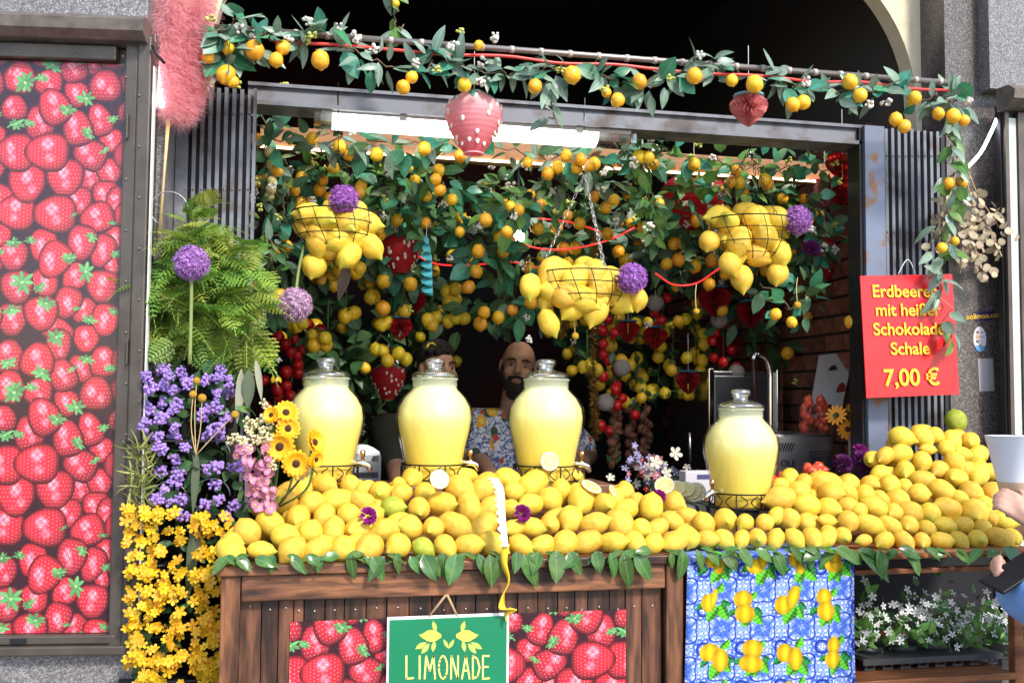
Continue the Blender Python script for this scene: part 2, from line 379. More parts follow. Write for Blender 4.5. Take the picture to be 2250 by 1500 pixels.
def strawberry_print(K=2, TW=262, TH=687, y0=433):
    rs = np.random.RandomState(3); H, Wd = TH*K, TW*K
    img = np.zeros((H, Wd, 3), np.float32); img[:] = (.15,.05,.08)
    yy, xx = np.mgrid[0:H, 0:Wd].astype(np.float32); xx /= K; yy = yy/K + y0
    order = sorted(TILE, key=lambda b: b[2]*b[3] + rs.uniform(0, 250))
    IMG, XX, YY = img, xx, yy
    def win(cx, cy, r):
        i0, i1 = max(0, int((cy-y0-r)*K)), min(H, int((cy-y0+r)*K)+1); j0, j1 = max(0, int((cx-r)*K)), min(Wd, int((cx+r)*K)+1)
        return (slice(i0, i1), slice(j0, j1)) if i1 > i0 and j1 > j0 else None
    for i, (cx, cy, hl, hw, an) in enumerate(order):
        hl *= 1.07; hw *= 1.05
        for dy, cx in [(e, cx+f) for e in (0, TH, -TH) for f in (0, TW, -TW)]:
            if cy+dy+60 < y0 or cy+dy-60 > y0+TH: continue
            wn = win(cx, cy+dy, 60)
            if wn is None: continue
            img, xx, yy = IMG[wn], XX[wn], YY[wn]
            a = math.radians(an); X = xx-cx; Y = yy-(cy+dy)
            t = (X*math.cos(a)+Y*math.sin(a))/hl; b = (-X*math.sin(a)+Y*math.cos(a))/hw
            wv = np.sqrt(np.clip(1-t*t, 0, 1))*(1-.26*t)
            wv = np.minimum(wv, 1.0)
            q = b/np.maximum(wv, 1e-3); ins = (np.abs(t) < 1) & (np.abs(q) < 1)
            if not ins.any(): continue
            z = np.sqrt(np.clip(1-q*q, 0, 1))*wv
            nz = np.sqrt(np.clip(1-q*q, 0, 1))*np.sqrt(np.clip(1-t*t, 0, 1))
            lx = (b*-math.sin(a)+t*math.cos(a)); ly = (b*math.cos(a)+t*math.sin(a))
            dif = np.clip(.42+.62*nz-.13*ly-.06*lx, .1, 1.2)
            tone = 1 + rs.uniform(-.12, .10)
            base = np.stack([.83*dif*tone, .09*dif+.05*nz, .16*dif+.07*nz], -1)
            # seeds on a diagonal lattice that follows the surface
            ph = np.arcsin(np.clip(q, -1, 1))*hw/9.4; tt = np.arcsin(np.clip(t, -1, 1))*hl/9.4
            gx = ph+.5*(np.round(tt) % 2); fx = gx-np.round(gx); fy = tt-np.round(tt)
            sd = np.sqrt((fx*1.5)**2+(fy*1.1)**2)
            pit_ = np.exp(-(sd/.33)**2)[..., None]; seed = np.clip(2.3-sd/.11, 0, 1)[..., None]*np.clip(nz*1.6, 0, 1)[..., None]
            base = base*(1-.16*pit_)
            base = base*(1-seed*.85) + np.array([.97,.74,.46], np.float32)*seed*.85
            # window-like highlights broken up by the seed pits
            for hx, hy, hr, hs in ((-.18+rs.uniform(-.2,.2), -.28+rs.uniform(-.15,.2), .29, .80), (rs.uniform(-.2,.3), .30, .22, .60)):
                hgl = np.clip(1.25*np.exp(-(((lx-hx)/hr)**2+((ly-hy)/(hr*1.15))**2)**2.5)*hs*(.72+.38*np.sin(lx*17+cx)*np.sin(ly*15+cy)), 0, 1)
                ring = np.clip(.75+.4*np.cos(sd*9), .3, 1)
                base = base + (np.array([.98,.80,.86], np.float32)-base)*(hgl*ring)[..., None]
            edge = np.clip((1-np.maximum(np.abs(q), np.abs(t)))*4.5, 0, 1)[..., None]
            base = base*(.45+.55*edge)
            img[ins] = base[ins]
            sh = (~ins)   # soft dark contact round the berry
    for (cx, cy, s, k) in CALY:
        for dy, cx in [(e, cx+f) for e in (0, TH, -TH) for f in (0, TW, -TW)]:
            if cy+dy+40 < y0 or cy+dy-40 > y0+TH: continue
            wn = win(cx, cy+dy, 42)
            if wn is None: continue
            img, xx, yy = IMG[wn], XX[wn], YY[wn]
            nl = rs.randint(7, 10); a0 = rs.uniform(0, 6.28); sq = (.38, .62, .92)[k]; rot = rs.uniform(-.9, .9)
            X0 = xx-cx; Y0 = yy-(cy+dy)
            X = X0*math.cos(rot)+Y0*math.sin(rot); Y = (-X0*math.sin(rot)+Y0*math.cos(rot))/sq
            rr = np.sqrt(X*X+Y*Y); aa = np.arctan2(Y, X)
            if k == 0: X, Y = Y, X
            for j in range(nl):
                la = a0+j*6.283/nl+rs.uniform(-.2,.2); ln = s*rs.uniform(.75,1.12)
                p = X*math.cos(la)+Y*math.sin(la); qv = -X*math.sin(la)+Y*math.cos(la)
                tt = p/ln; wl = ln*.26*np.sqrt(np.clip(tt,0,1))*np.clip(1-tt,0,1)**.6*1.7
                mk = (tt > 0) & (tt < 1) & (np.abs(qv) < wl)
                lum = rs.uniform(.72, 1.12)*(1-.25*np.abs(qv)/np.maximum(wl,1e-3))+.12*tt
                col = np.stack([.33*lum+.03, .66*lum, .33*lum+.03], -1)
                img[mk] = col[mk]
            img[rr < s*.13] = (.62,.80,.50)
    # slightly faded print, short blur so that nothing is razor sharp
    bl = IMG.copy()
    for ax in (0, 1): bl = (np.roll(bl, 1, ax)+bl*2+np.roll(bl, -1, ax))/4
    out = np.clip(bl, 0, 1)*.92+np.array([.065,.045,.06], np.float32)
    return out + rs.normal(0, .012, out.shape[:2])[..., None]
SB = strawberry_print()
M_poster = img_mat('strawberry_print', SB, .28, .5)
def uv_quad(name, pts, uvs, m, parent=None, nx=1, thick=None):
    me = bpy.data.meshes.new(name); me.from_pydata([tuple(p) for p in pts], [], [tuple(range(i, i+4)) for i in range(0, len(pts), 4)])
    ul = me.uv_layers.new(name='uv')
    for i, c in enumerate(uvs): ul.data[i].uv = c
    me.materials.append(m)
    return obj(name, me, parent)
s = lambda p: (p-cx0).dot(dx)
pl, pr = s(WC(-90,760)), s(WC(262,760)); pz0, pz1 = WC(130,1390).z, WC(130,136).z
PP = lambda t, z, o: cx0 + dx*t + nrm*o + Vector((0,0,z-cx0.z))
uL, uR = -90/262, 262/262; vB, vT = -(1390-433)/687, -(136-433)/687
uv_quad('poster', [PP(pl,pz0,-.004),PP(pr,pz0,-.004),PP(pr,pz1,-.004),PP(pl,pz1,-.004)], [(uL,vB),(uR,vB),(uR,vT),(uL,vT)], M_poster, case)
gp = MB().quad(PP(pl,pz0,.004),PP(pr,pz0,.004),PP(pr,pz1,.004),PP(pl,pz1,.004)).build('glass_pane', glass('case_glass', (1,1,1), .03, tint=-.02), case)

# ---- right display case (only its edge shows)
rc = thing('display_case', 'dark framed display case at the picture edge beside the lemon heap', 'display case', (W(2260,760,.50).x, .50, 0))
x0 = W(2207,760,.50).x
MB().box((x0,.50,W(2220,1440,.5).z),(x0+.9,.525,W(2220,232,.5).z)).build('cabinet', M_dark, rc)
MB().box((x0+.008,.485,.86),(x0+.022,.498,W(2220,250,.5).z)).build('stile', M_bronze, rc)
MB().box((x0+.024,.488,.86),(x0+.052,.498,W(2220,262,.5).z)).build('pale_strip', mat('pale_green_strip', (.50,.56,.50), .4), rc)
MB().box((x0+.054,.48,.86),(x0+.9,.498,W(2220,250,.5).z)).build('door_frame', M_bronze, rc)
zt = W(2220,240,.46).z; mm = MB(); prof2 = [(0,0),(.05,.004),(.085,.025),(.09,.052),(.06,.075),(0,.078)]
for X in (x0-.012, x0+.9): mm.v += [(X, .50-o, zt+h) for o,h in prof2]
mm.f = [(i, i+1, 6+i+1, 6+i) for i in range(5)] + [tuple(range(5,-1,-1)), tuple(range(6,12)), (0,6,11,5)]
mm.build('top_moulding', M_bronzelit, rc)
o = MB().box((x0-.012,.53,zt+.09),(x0+1,.7,4.4)).build('granite_slab', M_gran); tag(o, 'light grey granite slab at the upper picture edge above the dark case', 'granite slab')

# ---- folding gates
def gate(label, us, v0, v1, Y, plate=None):
    b = W(us[0], 900, Y); t = thing('folding_gate', label, 'gate', (b.x, Y, 0))
    ztop, zbot = W(us[0], v0, Y).z, .1
    for i, u in enumerate(us):
        x = W(u, 600, Y).x; wd = .0054
        sm = MB().box((x-wd, Y-.012, zbot), (x+wd, Y+.012, ztop+random.uniform(-.004,.004)))
        sl_ = sm.build('slat', M_steel, t)
        for v in (v0+62, v0+228, v0+420):
            obj('rivet', riv, sl_, T((x, Y-.0125, W(u, v, Y).z)))
    MB().box((W(us[0],600,Y).x-.005, Y+.02, zbot), (W(us[-1],600,Y).x+.004, Y+.03, ztop-.006)).build('gap_shade', M_dark, t)  # dark sheet added so the gaps between the slats look shaded
    return t, ztop
gl_, zg = gate('folded steel gate behind the fern and pampas grass', [403+17.2*i for i in range(9)], 190, 900, .58)
ax = W(398,600,.58).x
MB().box((W(380,600,.58).x, .565, .1), (W(402,600,.58).x, .60, zg)).build('end_post', M_steel, gl_)
MB().box((W(549,600,.58).x, .55, .1), (W(556,600,.58).x, .60, zg)).build('stop_bar', M_steel, gl_)
gr_, zg2 = gate('folded steel gate behind the red price sign', [1947+14.2*i for i in range(9)], 283, 980, .60)
MB().box((W(1893,600,.6).x, .57, .1), (W(1936,600,.6).x, .612, zg2-.002)).build('rusty_post', M_rust, gr_)
MB().box((W(1886,600,.6).x, .585, .1), (W(1892,600,.6).x, .66, zg2-.01)).build('channel', M_dark, gr_)
MB().box((W(2068,600,.6).x, .59, .1), (W(2078,600,.6).x, .64, zg2-.003)).build('end_post', M_dark, gr_)
# steel lintel, one straight member
a, b = W(545,205,.60), W(1925,300,.60); zb = (a.z+b.z)/2; print('beam z', a.z, b.z)
bm_ = thing('steel_lintel', 'grey steel lintel spanning the stall opening between the folded gates', 'lintel', ((a.x+b.x)/2, .6, zb))
M_tilt = T((0,0,0))
def sloped_box(name, pa, pb, h, y0, y1, m, parent, dz=0):
    mm = MB(); pa = Vector(pa); pb = Vector(pb)
    vs = [(pa.x,y0,pa.z-h/2+dz),(pb.x,y0,pb.z-h/2+dz),(pb.x,y1,pb.z-h/2+dz),(pa.x,y1,pa.z-h/2+dz),(pa.x,y0,pa.z+h/2+dz),(pb.x,y0,pb.z+h/2+dz),(pb.x,y1,pb.z+h/2+dz),(pa.x,y1,pa.z+h/2+dz)]
    mm.add(vs, [(0,3,2,1),(4,5,6,7),(0,1,5,4),(1,2,6,5),(2,3,7,6),(3,0,4,7)])
    return mm.build(name, m, parent)
sloped_box('web', a, b, .044, .60, .68, M_steel, bm_)
sloped_box('top_flange', a, b, .010, .588, .70, M_steel, bm_, .027)
sloped_box('bottom_flange', a, b, .012, .585, .70, M_steel, bm_, -.028)
# pipe above it, clips and red light hose
pa, pb = W(470,60,.38), W(2092,182,.38); print('pipe z', pa.z, pb.z)
pp = thing('steel_pipe', 'thin steel pipe carrying the leafy lemon garland above the stall', 'pipe', ((pa.x+pb.x)/2,.38,(pa.z+pb.z)/2))
MB().tube([pa, pb], .0085, 12).build('tube', mat('pipe_steel', (.30,.27,.25), .4, .7), pp, True)
for k in range(26):
    p = pa.lerp(pb, (k+.5)/26)
    MB().tube([p-Vector((.006,0,0)), p+Vector((.006,0,0))], .0105, 10).build('cable_tie', mat('tie', (.45,.40,.36), .4) if k == 0 else bpy.data.materials['tie'], pp, True)
hose = [pa.lerp(pb, t/14)+Vector((0,-.012,-.022-.012*abs(math.sin(t*1.3)))) for t in range(1,15)]
o = MB().tube(curve_pts(hose, 50), .0048, 8).build('light_hose', mat('red_hose', (.75,.05,.04), .3), None, True); tag(o, 'thin red light hose tied under the garland pipe', 'light hose')
# ================================================================== counter
ZC = W(1000,1228,0).z                      # counter top
print('counter z', ZC)
xa, xb = W(487,1240,0).x, W(1497,1230,0).x
ct = thing('wooden_counter', 'scorched dark wood counter front under the left lemon heap', 'counter', ((xa+xb)/2, .3, 0))
zr = W(1000,1305,0).z
def bxo(name, lo, hi, m, parent, bv=.003): return bevel(MB().box(lo, hi).build(name, m, parent), bv)
def cbox(name, lo, hi, m, parent, bv=.003):     # box with its origin at its centre (grain differs by board)
    c = (Vector(lo)+Vector(hi))/2; h = (Vector(hi)-Vector(lo))/2
    return bevel(MB().box(-h, h).build(name, m, parent, M=T(c)), bv)
cbox('top_board', (xa-.01,-.025,ZC-.022), (xb+.012,.62,ZC), M_wood, ct)
cbox('top_rail', (xa+.045,-.012,zr), (xb-.047,.03,ZC-.024), M_wood, ct)
M_stile = wood('scorched_stile', (.22,.086,.036), (.08,.03,.014), (.10,.08,.075), (8,6,1.3))
cbox('stile', (xa,-.014,.02), (xa+.043,.03,ZC-.024), M_stile, ct); cbox('stile', (xb-.045,-.014,.02), (xb,.03,ZC-.024), M_stile, ct)
cbox('side_panel', (xa+.002,.032,.02), (xa+.03,.6,ZC-.024), M_woodv, ct); cbox('side_panel', (xb-.03,.032,.02), (xb-.002,.6,ZC-.024), M_woodv, ct)
nail = MB().sphere((0,0,0), .0026, 8, 5).mesh('nail', mat('nail_steel', (.6,.58,.55), .3, .8), True)
us = [524,575,612,645,668,714,756,804,849,898,948,1000,1044,1092,1136,1180,1224,1262,1290,1338,1372,1408,1452]
for i in range(len(us)-1):
    x0, x1 = W(us[i],1330,.02).x, W(us[i+1],1330,.02).x
    pl_ = cbox('plank', (x0+.0008, .012+random.uniform(0,.003), .03), (x1-.0008, .030, zr+.01), M_woodv, ct, .002)
    obj('nail', nail, pl_, T(((x0+x1)/2, .0115, W((us[i]+us[i+1])/2, 1342-random.uniform(0,12), .012).z)))
# poster on the counter: the same print at a larger size, mirrored about the middle
x0, xm, x1 = W(637,1400,.009).x, W(1000,1400,.009).x, W(1375,1400,.009).x; zt, zb = W(1000,1352,.009).z, .32
hgt = (zt-zb)/mpp(W(1000,1400,.009))/687/.98; wv_ = 366/262/.98
cp = uv_quad('counter_poster', [(x0,.0085,zb),(xm,.0085,zb),(xm,.0085,zt),(x0,.0085,zt),(xm,.0085,zb),(x1,.0085,zb),(x1,.0085,zt),(xm,.0085,zt)],
    [(.05,.3-hgt),(.05+wv_,.3-hgt),(.05+wv_,.3),(.05,.3),(.05+wv_,.3-hgt),(.05,.3-hgt),(.05,.3),(.05+wv_,.3)], M_poster); tag(cp, 'strawberry print nailed to the counter behind the green sign', 'poster')
for u in (652, 1362): obj('tack', nail, cp, T(W(u, 1358 if u > 1000 else 1370, .008)))

# right hand table under cloth and shelf: top board, posts, rails
xc, xd = W(1500,1230,.02).x, W(2262,1220,.02).x
rt = thing('shelf_table', 'wooden shelf table under the right lemon heap holding potted flowers', 'table', ((xc+xd)/2,.3,0))
M_shelf = wood('shelf_wood', (.34,.125,.045), (.20,.07,.026), (.6,.5,.45), (1.2,6,9))
ZR = W(1850,1212,.02).z
cbox('top_board', (xc+.006,.0,ZR-.02), (xd,.64,ZR), M_shelf, rt)
cbox('rail', (W(1880,1300,.02).x,.02,W(2050,1258,.02).z), (xd-.03,.045,W(2050,1247,.02).z), M_shelf, rt)
zs = W(2000,1488,.03).z
cbox('shelf_board', (xc+.02,.02,zs-.018), (xd-.05,.6,zs), M_shelf, rt)
for X in (xc+.02, xd-.05): cbox('post', (X,.022,.0), (X+.028,.05,ZR-.021), M_shelf, rt)
for X in (xc+.02, xd-.05): cbox('post', (X,.57,.0), (X+.028,.6,ZR-.021), M_shelf, rt)
cbox('post', (W(2125,1300,.55).x,.57,zs), (W(2140,1300,.55).x,.6,ZR-.021), M_shelf, rt)
MB().box((xc-.004,.05,.3), (W(1535,1300,.05).x,.07,ZR-.03)).build('red_side_panel', mat('dark_red_panel', (.16,.008,.010), .5), rt)
MB().box((xc+.03,.553,.0), (xd+.32,.562,ZR-.03)).build('back_panel', M_black, rt)

# printed cloth hanging over the table edge
def cloth_print(S=2.0):
    u0, v0, Wd, H = 1500, 1195, 395, 420
    yy, xx = np.mgrid[0:int(H*S), 0:int(Wd*S)].astype(np.float32)/S; xx += u0; yy += v0
    P = 84.0; fx = ((xx-1548) % P)-P/2; fy = ((yy-1240) % P)-P/2
    ax_, ay = np.abs(fx), np.abs(fy); r = np.hypot(fx, fy); r2 = np.hypot(P/2-ax_, P/2-ay); th_ = np.arctan2(fy, fx); t2 = np.arctan2(P/2-ay, P/2-ax_)
    img = np.ones(xx.shape+(3,), np.float32)*np.array((.76,.79,.93), np.float32)
    blue = np.array((.22,.35,.72), np.float32); lb = np.array((.46,.60,.88), np.float32); db = np.array((.10,.17,.52), np.float32)
    def ink(mask, c, k=.92): img[mask] = img[mask]*(1-k)+c*k
    swirl = np.sin(r*.55+3*np.sin(4*th_))+np.sin(r2*.62+2.5*np.cos(4*t2))
    ink(swirl > .45, lb, .85); ink(np.abs(swirl) < .30, blue, .85)
    ink(np.cos(8*th_)*6+22 > np.abs(r-12)*3.2, blue, .75)
    ink((np.abs(r2-13) < 2.6), db); ink(r2 < 9.5, blue); ink((r2 < 8) & ((np.minimum(np.abs(P/2-ax_), np.abs(P/2-ay)) < 1.2)), np.array((.9,.9,1), np.float32)); ink(np.abs(r2-6) < 1.0, np.array((.85,.88,1), np.float32), .8)
    ink((np.abs(r2-20+3*np.cos(8*t2)) < 2.2), blue, .85); ink(np.abs(r-30+4*np.cos(4*th_)) < 1.8, db, .8); ink(np.abs(np.sin(xx*.42)*np.sin(yy*.42)) > .93, db, .7)
    rs = np.random.RandomState(8)
    def ell(cx, cy, rx, ry, an, c, tip=0, grad=.25):
        a = math.radians(an); X = (xx-cx)*math.cos(a)+(yy-cy)*math.sin(a); Y = -(xx-cx)*math.sin(a)+(yy-cy)*math.cos(a)
        q = (X/rx)**2+(Y/ry)**2; m = q < 1
        lum = 1.06-grad*q+.10*np.sin(X*.3+1)
        img[m] = (np.array(c, np.float32)*lum[..., None])[m]
    def leaf(cx, cy, ln, an, dark=0):
        a = math.radians(an); X = (xx-cx)*math.cos(a)+(yy-cy)*math.sin(a); Y = -(xx-cx)*math.sin(a)+(yy-cy)*math.cos(a)
        t = X/ln; wl = ln*.30*np.sin(np.clip(t, 0, 1)**.75*math.pi); m = (t > 0) & (t < 1) & (np.abs(Y-ln*.10*np.sin(t*3)) < wl)
        c = np.array((.27,.54,.15) if not dark else (.13,.38,.20), np.float32)
        lum = .78+.5*(Y > 0)+.15*np.cos(X*.8)
        img[m] = (c*lum[..., None])[m]
    k = 4.286
    pairs = [((465,680,60,75,0),(515,640,26,80,12)),((778,655,74,72,0),(795,785,76,76,0)),((1155,720,72,78,0),(1245,645,50,92,15)),((1530,655,63,72,0),(1545,780,72,78,0)),((490,1140,88,72,0),(590,1215,62,92,0)),
      ((865,1110,76,76,0),(855,1245,88,72,0)),((1175,1165,64,76,0),(1265,1215,56,92,0)),((1617,1105,62,76,0),(1605,1225,72,76,0)),((555,350,50,60,0),(470,300,40,50,0)),((890,355,72,60,0),(960,300,40,60,0)),((1310,380,40,50,0),(1245,300,40,60,0)),((1630,360,76,62,0),(1640,280,60,60,0)),
      ((505,1500,66,66,0),(600,1560,60,80,0)),((1210,1500,46,66,0),(1290,1560,60,80,0)),((860,1560,70,70,0),(870,1690,80,70,0)),((1490,1530,62,60,0),(1500,1650,70,70,0))]
    for p, q in pairs:
        cx, cy = (p[0]+q[0])/2/k+1450, (p[1]+q[1])/2/k+1150
        for (dx_, dy_, ln, an, dk) in ((14,12,34,100,0),(20,8,36,60,0),(22,2,26,30,1),(-14,8,24,150,1),(12,-16,26,-60,0),(16,14,40,125,0)):
            leaf(cx+dx_, cy+dy_, ln*rs.uniform(.85,1.15), an+rs.uniform(-12,12), dk)
        for e in (p, q): ell(e[0]/k+1450, e[1]/k+1150, e[2]*1.15/k, e[3]*1.15/k, e[4], (.84,.66,.12))
    bl = img.copy()
    for ax in (0, 1): bl = (np.roll(bl, 1, ax)+bl*2+np.roll(bl, -1, ax))/4
    return bl
M_cloth = img_mat('lemon_tile_cloth', cloth_print(), .8, .1)
def hang_cloth():
    NU, NV = 40, 26; vs = []; uvs = []; me = bpy.data.meshes.new('tablecloth')
    ztop = ZR+.003
    xL, xR = W(1512,1300,-.012).x, W(1876,1300,-.012).x
    for j in range(NV+1):
        for i in range(NU+1):
            f = i/NU; gq = j/NV
            x = xL+(xR-xL)*f - (1-f)*.03*gq
            if j == 0: y, z = .20, ztop
            elif j == 1: y, z = .0, ztop
            elif j == 2: y, z = -.010, ztop-.006
            else:
                d = (j-2)/(NV-2); z = ztop-.006-d*.62
                y = -.013-.008*d-.010*d**.5*(math.sin(f*17+1)+.5*math.sin(f*31+d*2))*min(1, d*4)
            vs.append((x, y, z))
            uvs.append(((12+f*364)/395, 1-((z-ztop)*-1/mpp((x,0,z))+14)/420 if j > 1 else 1-(10-j*4)/420))
    fs = [(j*(NU+1)+i, j*(NU+1)+i+1, (j+1)*(NU+1)+i+1, (j+1)*(NU+1)+i) for j in range(NV) for i in range(NU)]
    me.from_pydata(vs, [], fs); ul = me.uv_layers.new(name='uv')
    for l in me.loops: ul.data[l.index].uv = uvs[l.vertex_index]
    me.materials.append(M_cloth); me.shade_smooth()
    o = obj('tablecloth', me); sm_ = o.modifiers.new('thick', 'SOLIDIFY'); sm_.thickness = .0015
    return tag(o, 'blue tile and lemon print cloth hanging over the table edge', 'tablecloth')
hang_cloth()

# ---- lemons
def lemon_mesh(name, m, el=1.0, nip=.22, seg=18, seed=0):
    rs = random.Random(seed); prof = []
    N = 14
    for i in range(N+1):
        t = -1+2*i/N; r = math.sqrt(max(0, 1-t*t))
        z = t*el
        prof.append([r, z])
    # pointed tip at +z and a small shoulder at -z
    prof[-1] = [.001, el+nip]; prof[-2][1] += nip*.45; prof[-2][0] *= .62; prof[-3][1] += nip*.06
    prof.append(None); prof.pop()
    prof[0] = [.001, -el-.05]; prof[1][0] *= .8
    b = MB().lathe([tuple(p) for p in prof], seg)
    vs = []
    ph = rs.uniform(0, 6)
    for x, y, z in b.v:
        k = 1+.035*math.sin(3*math.atan2(y, x)+ph+z)+.025*math.sin(z*4+ph)
        vs.append((x*k, y*k, z))
    b.v = vs; return b.mesh(name, m, True)
def lemon_mat(name, c, c2, hue=.014, tipc=(.42,.44,.04)):
    m = mat(name, c, .40, var=.10, noise=(2.2,.28,.60), col2=c2, bump=(26,.30,.03), hue=hue, spec=.42)
    n = m.node_tree.nodes; L = m.node_tree.links; b = n['Principled BSDF']; src = b.inputs['Base Color'].links[0].from_socket
    tc = n.new('ShaderNodeTexCoord'); sp = n.new('ShaderNodeSeparateXYZ'); L.new(tc.outputs['Object'], sp.inputs[0])   # greener towards the tip of some fruit
    nz = n.new('ShaderNodeTexNoise'); nz.inputs['Scale'].default_value = 2.5; L.new(tc.outputs['Object'], nz.inputs['Vector'])
    ad = n.new('ShaderNodeMath'); ad.operation = 'MULTIPLY_ADD'; ad.inputs[1].default_value = .9; L.new(nz.outputs[0], ad.inputs[0]); L.new(sp.outputs[2], ad.inputs[2])
    mr = n.new('ShaderNodeMapRange'); mr.inputs[1].default_value = 1.15; mr.inputs[2].default_value = 1.95; L.new(ad.outputs[0], mr.inputs[0])
    oi = n.new('ShaderNodeObjectInfo'); f = n.new('ShaderNodeMath'); f.operation = 'MULTIPLY'; L.new(oi.outputs['Random'], f.inputs[0]); L.new(mr.outputs[0], f.inputs[1])
    mx = n.new('ShaderNodeMix'); mx.data_type = 'RGBA'; L.new(f.outputs[0], mx.inputs[0]); L.new(src, mx.inputs[6]); mx.inputs[7].default_value = (*tipc, 1)
    L.new(mx.outputs[2], b.inputs['Base Color']); return m
M_lem = lemon_mat('lemon_skin', (.79,.555,.065), (.76,.42,.022))
M_lemg = lemon_mat('green_lemon_skin', (.40,.44,.04), (.24,.34,.025))
LEM = [lemon_mesh('lemon', M_lem, e, nn, 18, i) for i, (e, nn) in enumerate(((1.30,.34),(1.18,.30),(1.45,.36),(1.26,.46),(1.08,.22),(1.36,.28)))]
LEMG = lemon_mesh('lemon', M_lemg, 1.15, .24, 18, 9)
LONG = lemon_mesh('lemon', M_lem, 1.55, .34, 18, 4)
def place_lemon(p, r, label, group=None, me=None, tip=None):
    tip = tip or Vector((random.gauss(0,.8), -abs(random.gauss(.40,.4)), -random.gauss(.42,.35)))
    x = Vector(tip).normalized(); M = T(p) @ x.to_track_quat('Z','X').to_matrix().to_4x4() @ Matrix.Diagonal((r,r,r,1))
    o = obj('lemon', me or random.choice(LEM), None, M)
    return tag(o, label, 'lemon', group)
def pts3(s, u0, v0, k=3): return [(u0+a/k, v0+b/k, c/k, t) for a, b, c, t in s]
Q = 0
L2 = [(170,1085,85,0),(370,1075,98,2),(580,1075,85,0),(750,1065,80,0),(910,1065,82,0),(1085,1055,85,0),(1275,1045,85,0),(1437,1060,72,1),(1585,1050,70,0),(1740,1040,75,0),
 (280,955,85,0),(530,985,80,0),(697,955,80,0),(850,945,78,0),(1005,940,78,0),(1197,940,78,0),(1350,925,78,0),(1508,925,73,0),(1650,910,85,0),
 (430,895,85,0),(615,855,80,0),(787,845,72,0),(945,840,70,0),(1090,850,80,0),(1237,795,80,1),(1410,800,78,0),(1560,770,75,0),
 (505,760,88,0),(707,765,72,0),(872,750,78,0),(1035,755,70,0),(1155,690,72,0),(1300,700,68,0),(1450,700,70,0),(1680,665,80,0),(380,790,60,0),
 (630,660,72,0),(785,640,70,0),(960,650,68,0),(1065,670,55,0),(1375,600,75,0),(1460,590,55,0),(1700,590,65,0),(540,700,70,0),
 (870,585,70,0),(720,610,60,0),(1280,640,50,0),(180,1010,55,0)]
L3 = [(95,1040,80,0),(250,1035,80,0),(435,1045,68,0),(580,1040,70,0),(725,1025,75,0),(875,1020,75,0),(1040,1020,72,0),(1180,1025,68,0),(1310,1030,62,0),(1440,1030,68,0),
 (195,915,80,0),(390,930,60,0),(500,920,66,0),(620,905,70,0),(757,870,80,0),(917,900,76,0),(1085,905,88,0),(1225,930,62,0),(1335,930,62,0),(1430,890,70,0),(1520,965,58,0),
 (95,795,75,0),(255,790,75,0),(500,770,70,0),(625,740,75,0),(835,740,92,0),(985,770,70,0),(1125,810,72,0),(1295,795,78,0),(1535,855,60,0),(370,800,60,0),
 (200,655,78,0),(385,690,65,0),(510,645,85,0),(700,680,66,0),(1115,700,62,0),(1195,760,50,0),(1440,765,64,0),(1060,735,55,0),
 (345,610,70,0),(590,590,70,0),(730,575,72,0),(1120,680,60,0),(800,690,60,0),(1640,905,72,0)]
L4 = [(-90,1000,60,0),(-30,905,60,0),(10,1000,58,0),(117,1000,65,0),(240,1000,58,0),(340,995,65,0),(460,1000,62,0),(585,995,65,0),(705,995,65,0),(808,990,60,0),(905,980,60,0),(1045,1010,66,2),(1180,1010,62,0),(1305,1012,63,0),(1427,1012,60,0),(1555,1012,62,0),(1672,1010,60,0),(1790,1005,68,0),(1945,1000,73,0),(2020,990,64,0),
 (130,880,80,0),(262,890,60,0),(390,895,65,0),(470,850,55,0),(555,870,78,0),(668,890,58,0),(800,880,70,2),(940,885,70,0),(1080,905,70,0),(1215,910,60,0),(1340,910,65,0),(1460,930,55,0),(1580,915,60,0),(1695,910,60,0),(1830,930,65,0),(1890,870,55,0),(1965,880,66,0),
 (500,735,85,0),(668,780,75,0),(810,800,70,0),(940,785,64,0),(1115,795,72,0),(1240,825,62,0),(1355,825,70,0),(1480,830,70,0),(1595,805,82,0),(1775,830,92,0),(1010,815,55,0),
 (620,690,80,0),(790,640,85,0),(830,700,85,0),(930,690,66,0),(1055,710,66,0),(1155,735,50,0),(1265,740,70,0),(1405,705,70,0),(1555,685,75,0),(1750,695,72,0),(1850,775,58,0),(1895,695,72,0),(1660,730,60,0),
 (500,650,52,0),(650,625,60,0),(945,640,70,0),(1085,640,62,0),(1215,645,68,0),(1315,655,52,0),(1430,615,70,0),(1655,605,70,0),(1800,570,75,0),
 (1150,575,62,0),(1315,545,62,0),(1540,545,66,0),(1880,560,62,0),(1725,545,58,0),
 (1290,440,70,0),(1425,490,66,0),(1640,490,68,0),(1680,440,55,0),(1795,450,65,0),(1185,450,55,0),(1290,330,68,0),(1465,410,62,2),(1585,400,58,0),(1425,325,66,0),(1510,320,55,0),(1625,350,63,0),(1745,355,60,0)]
SEEN = []
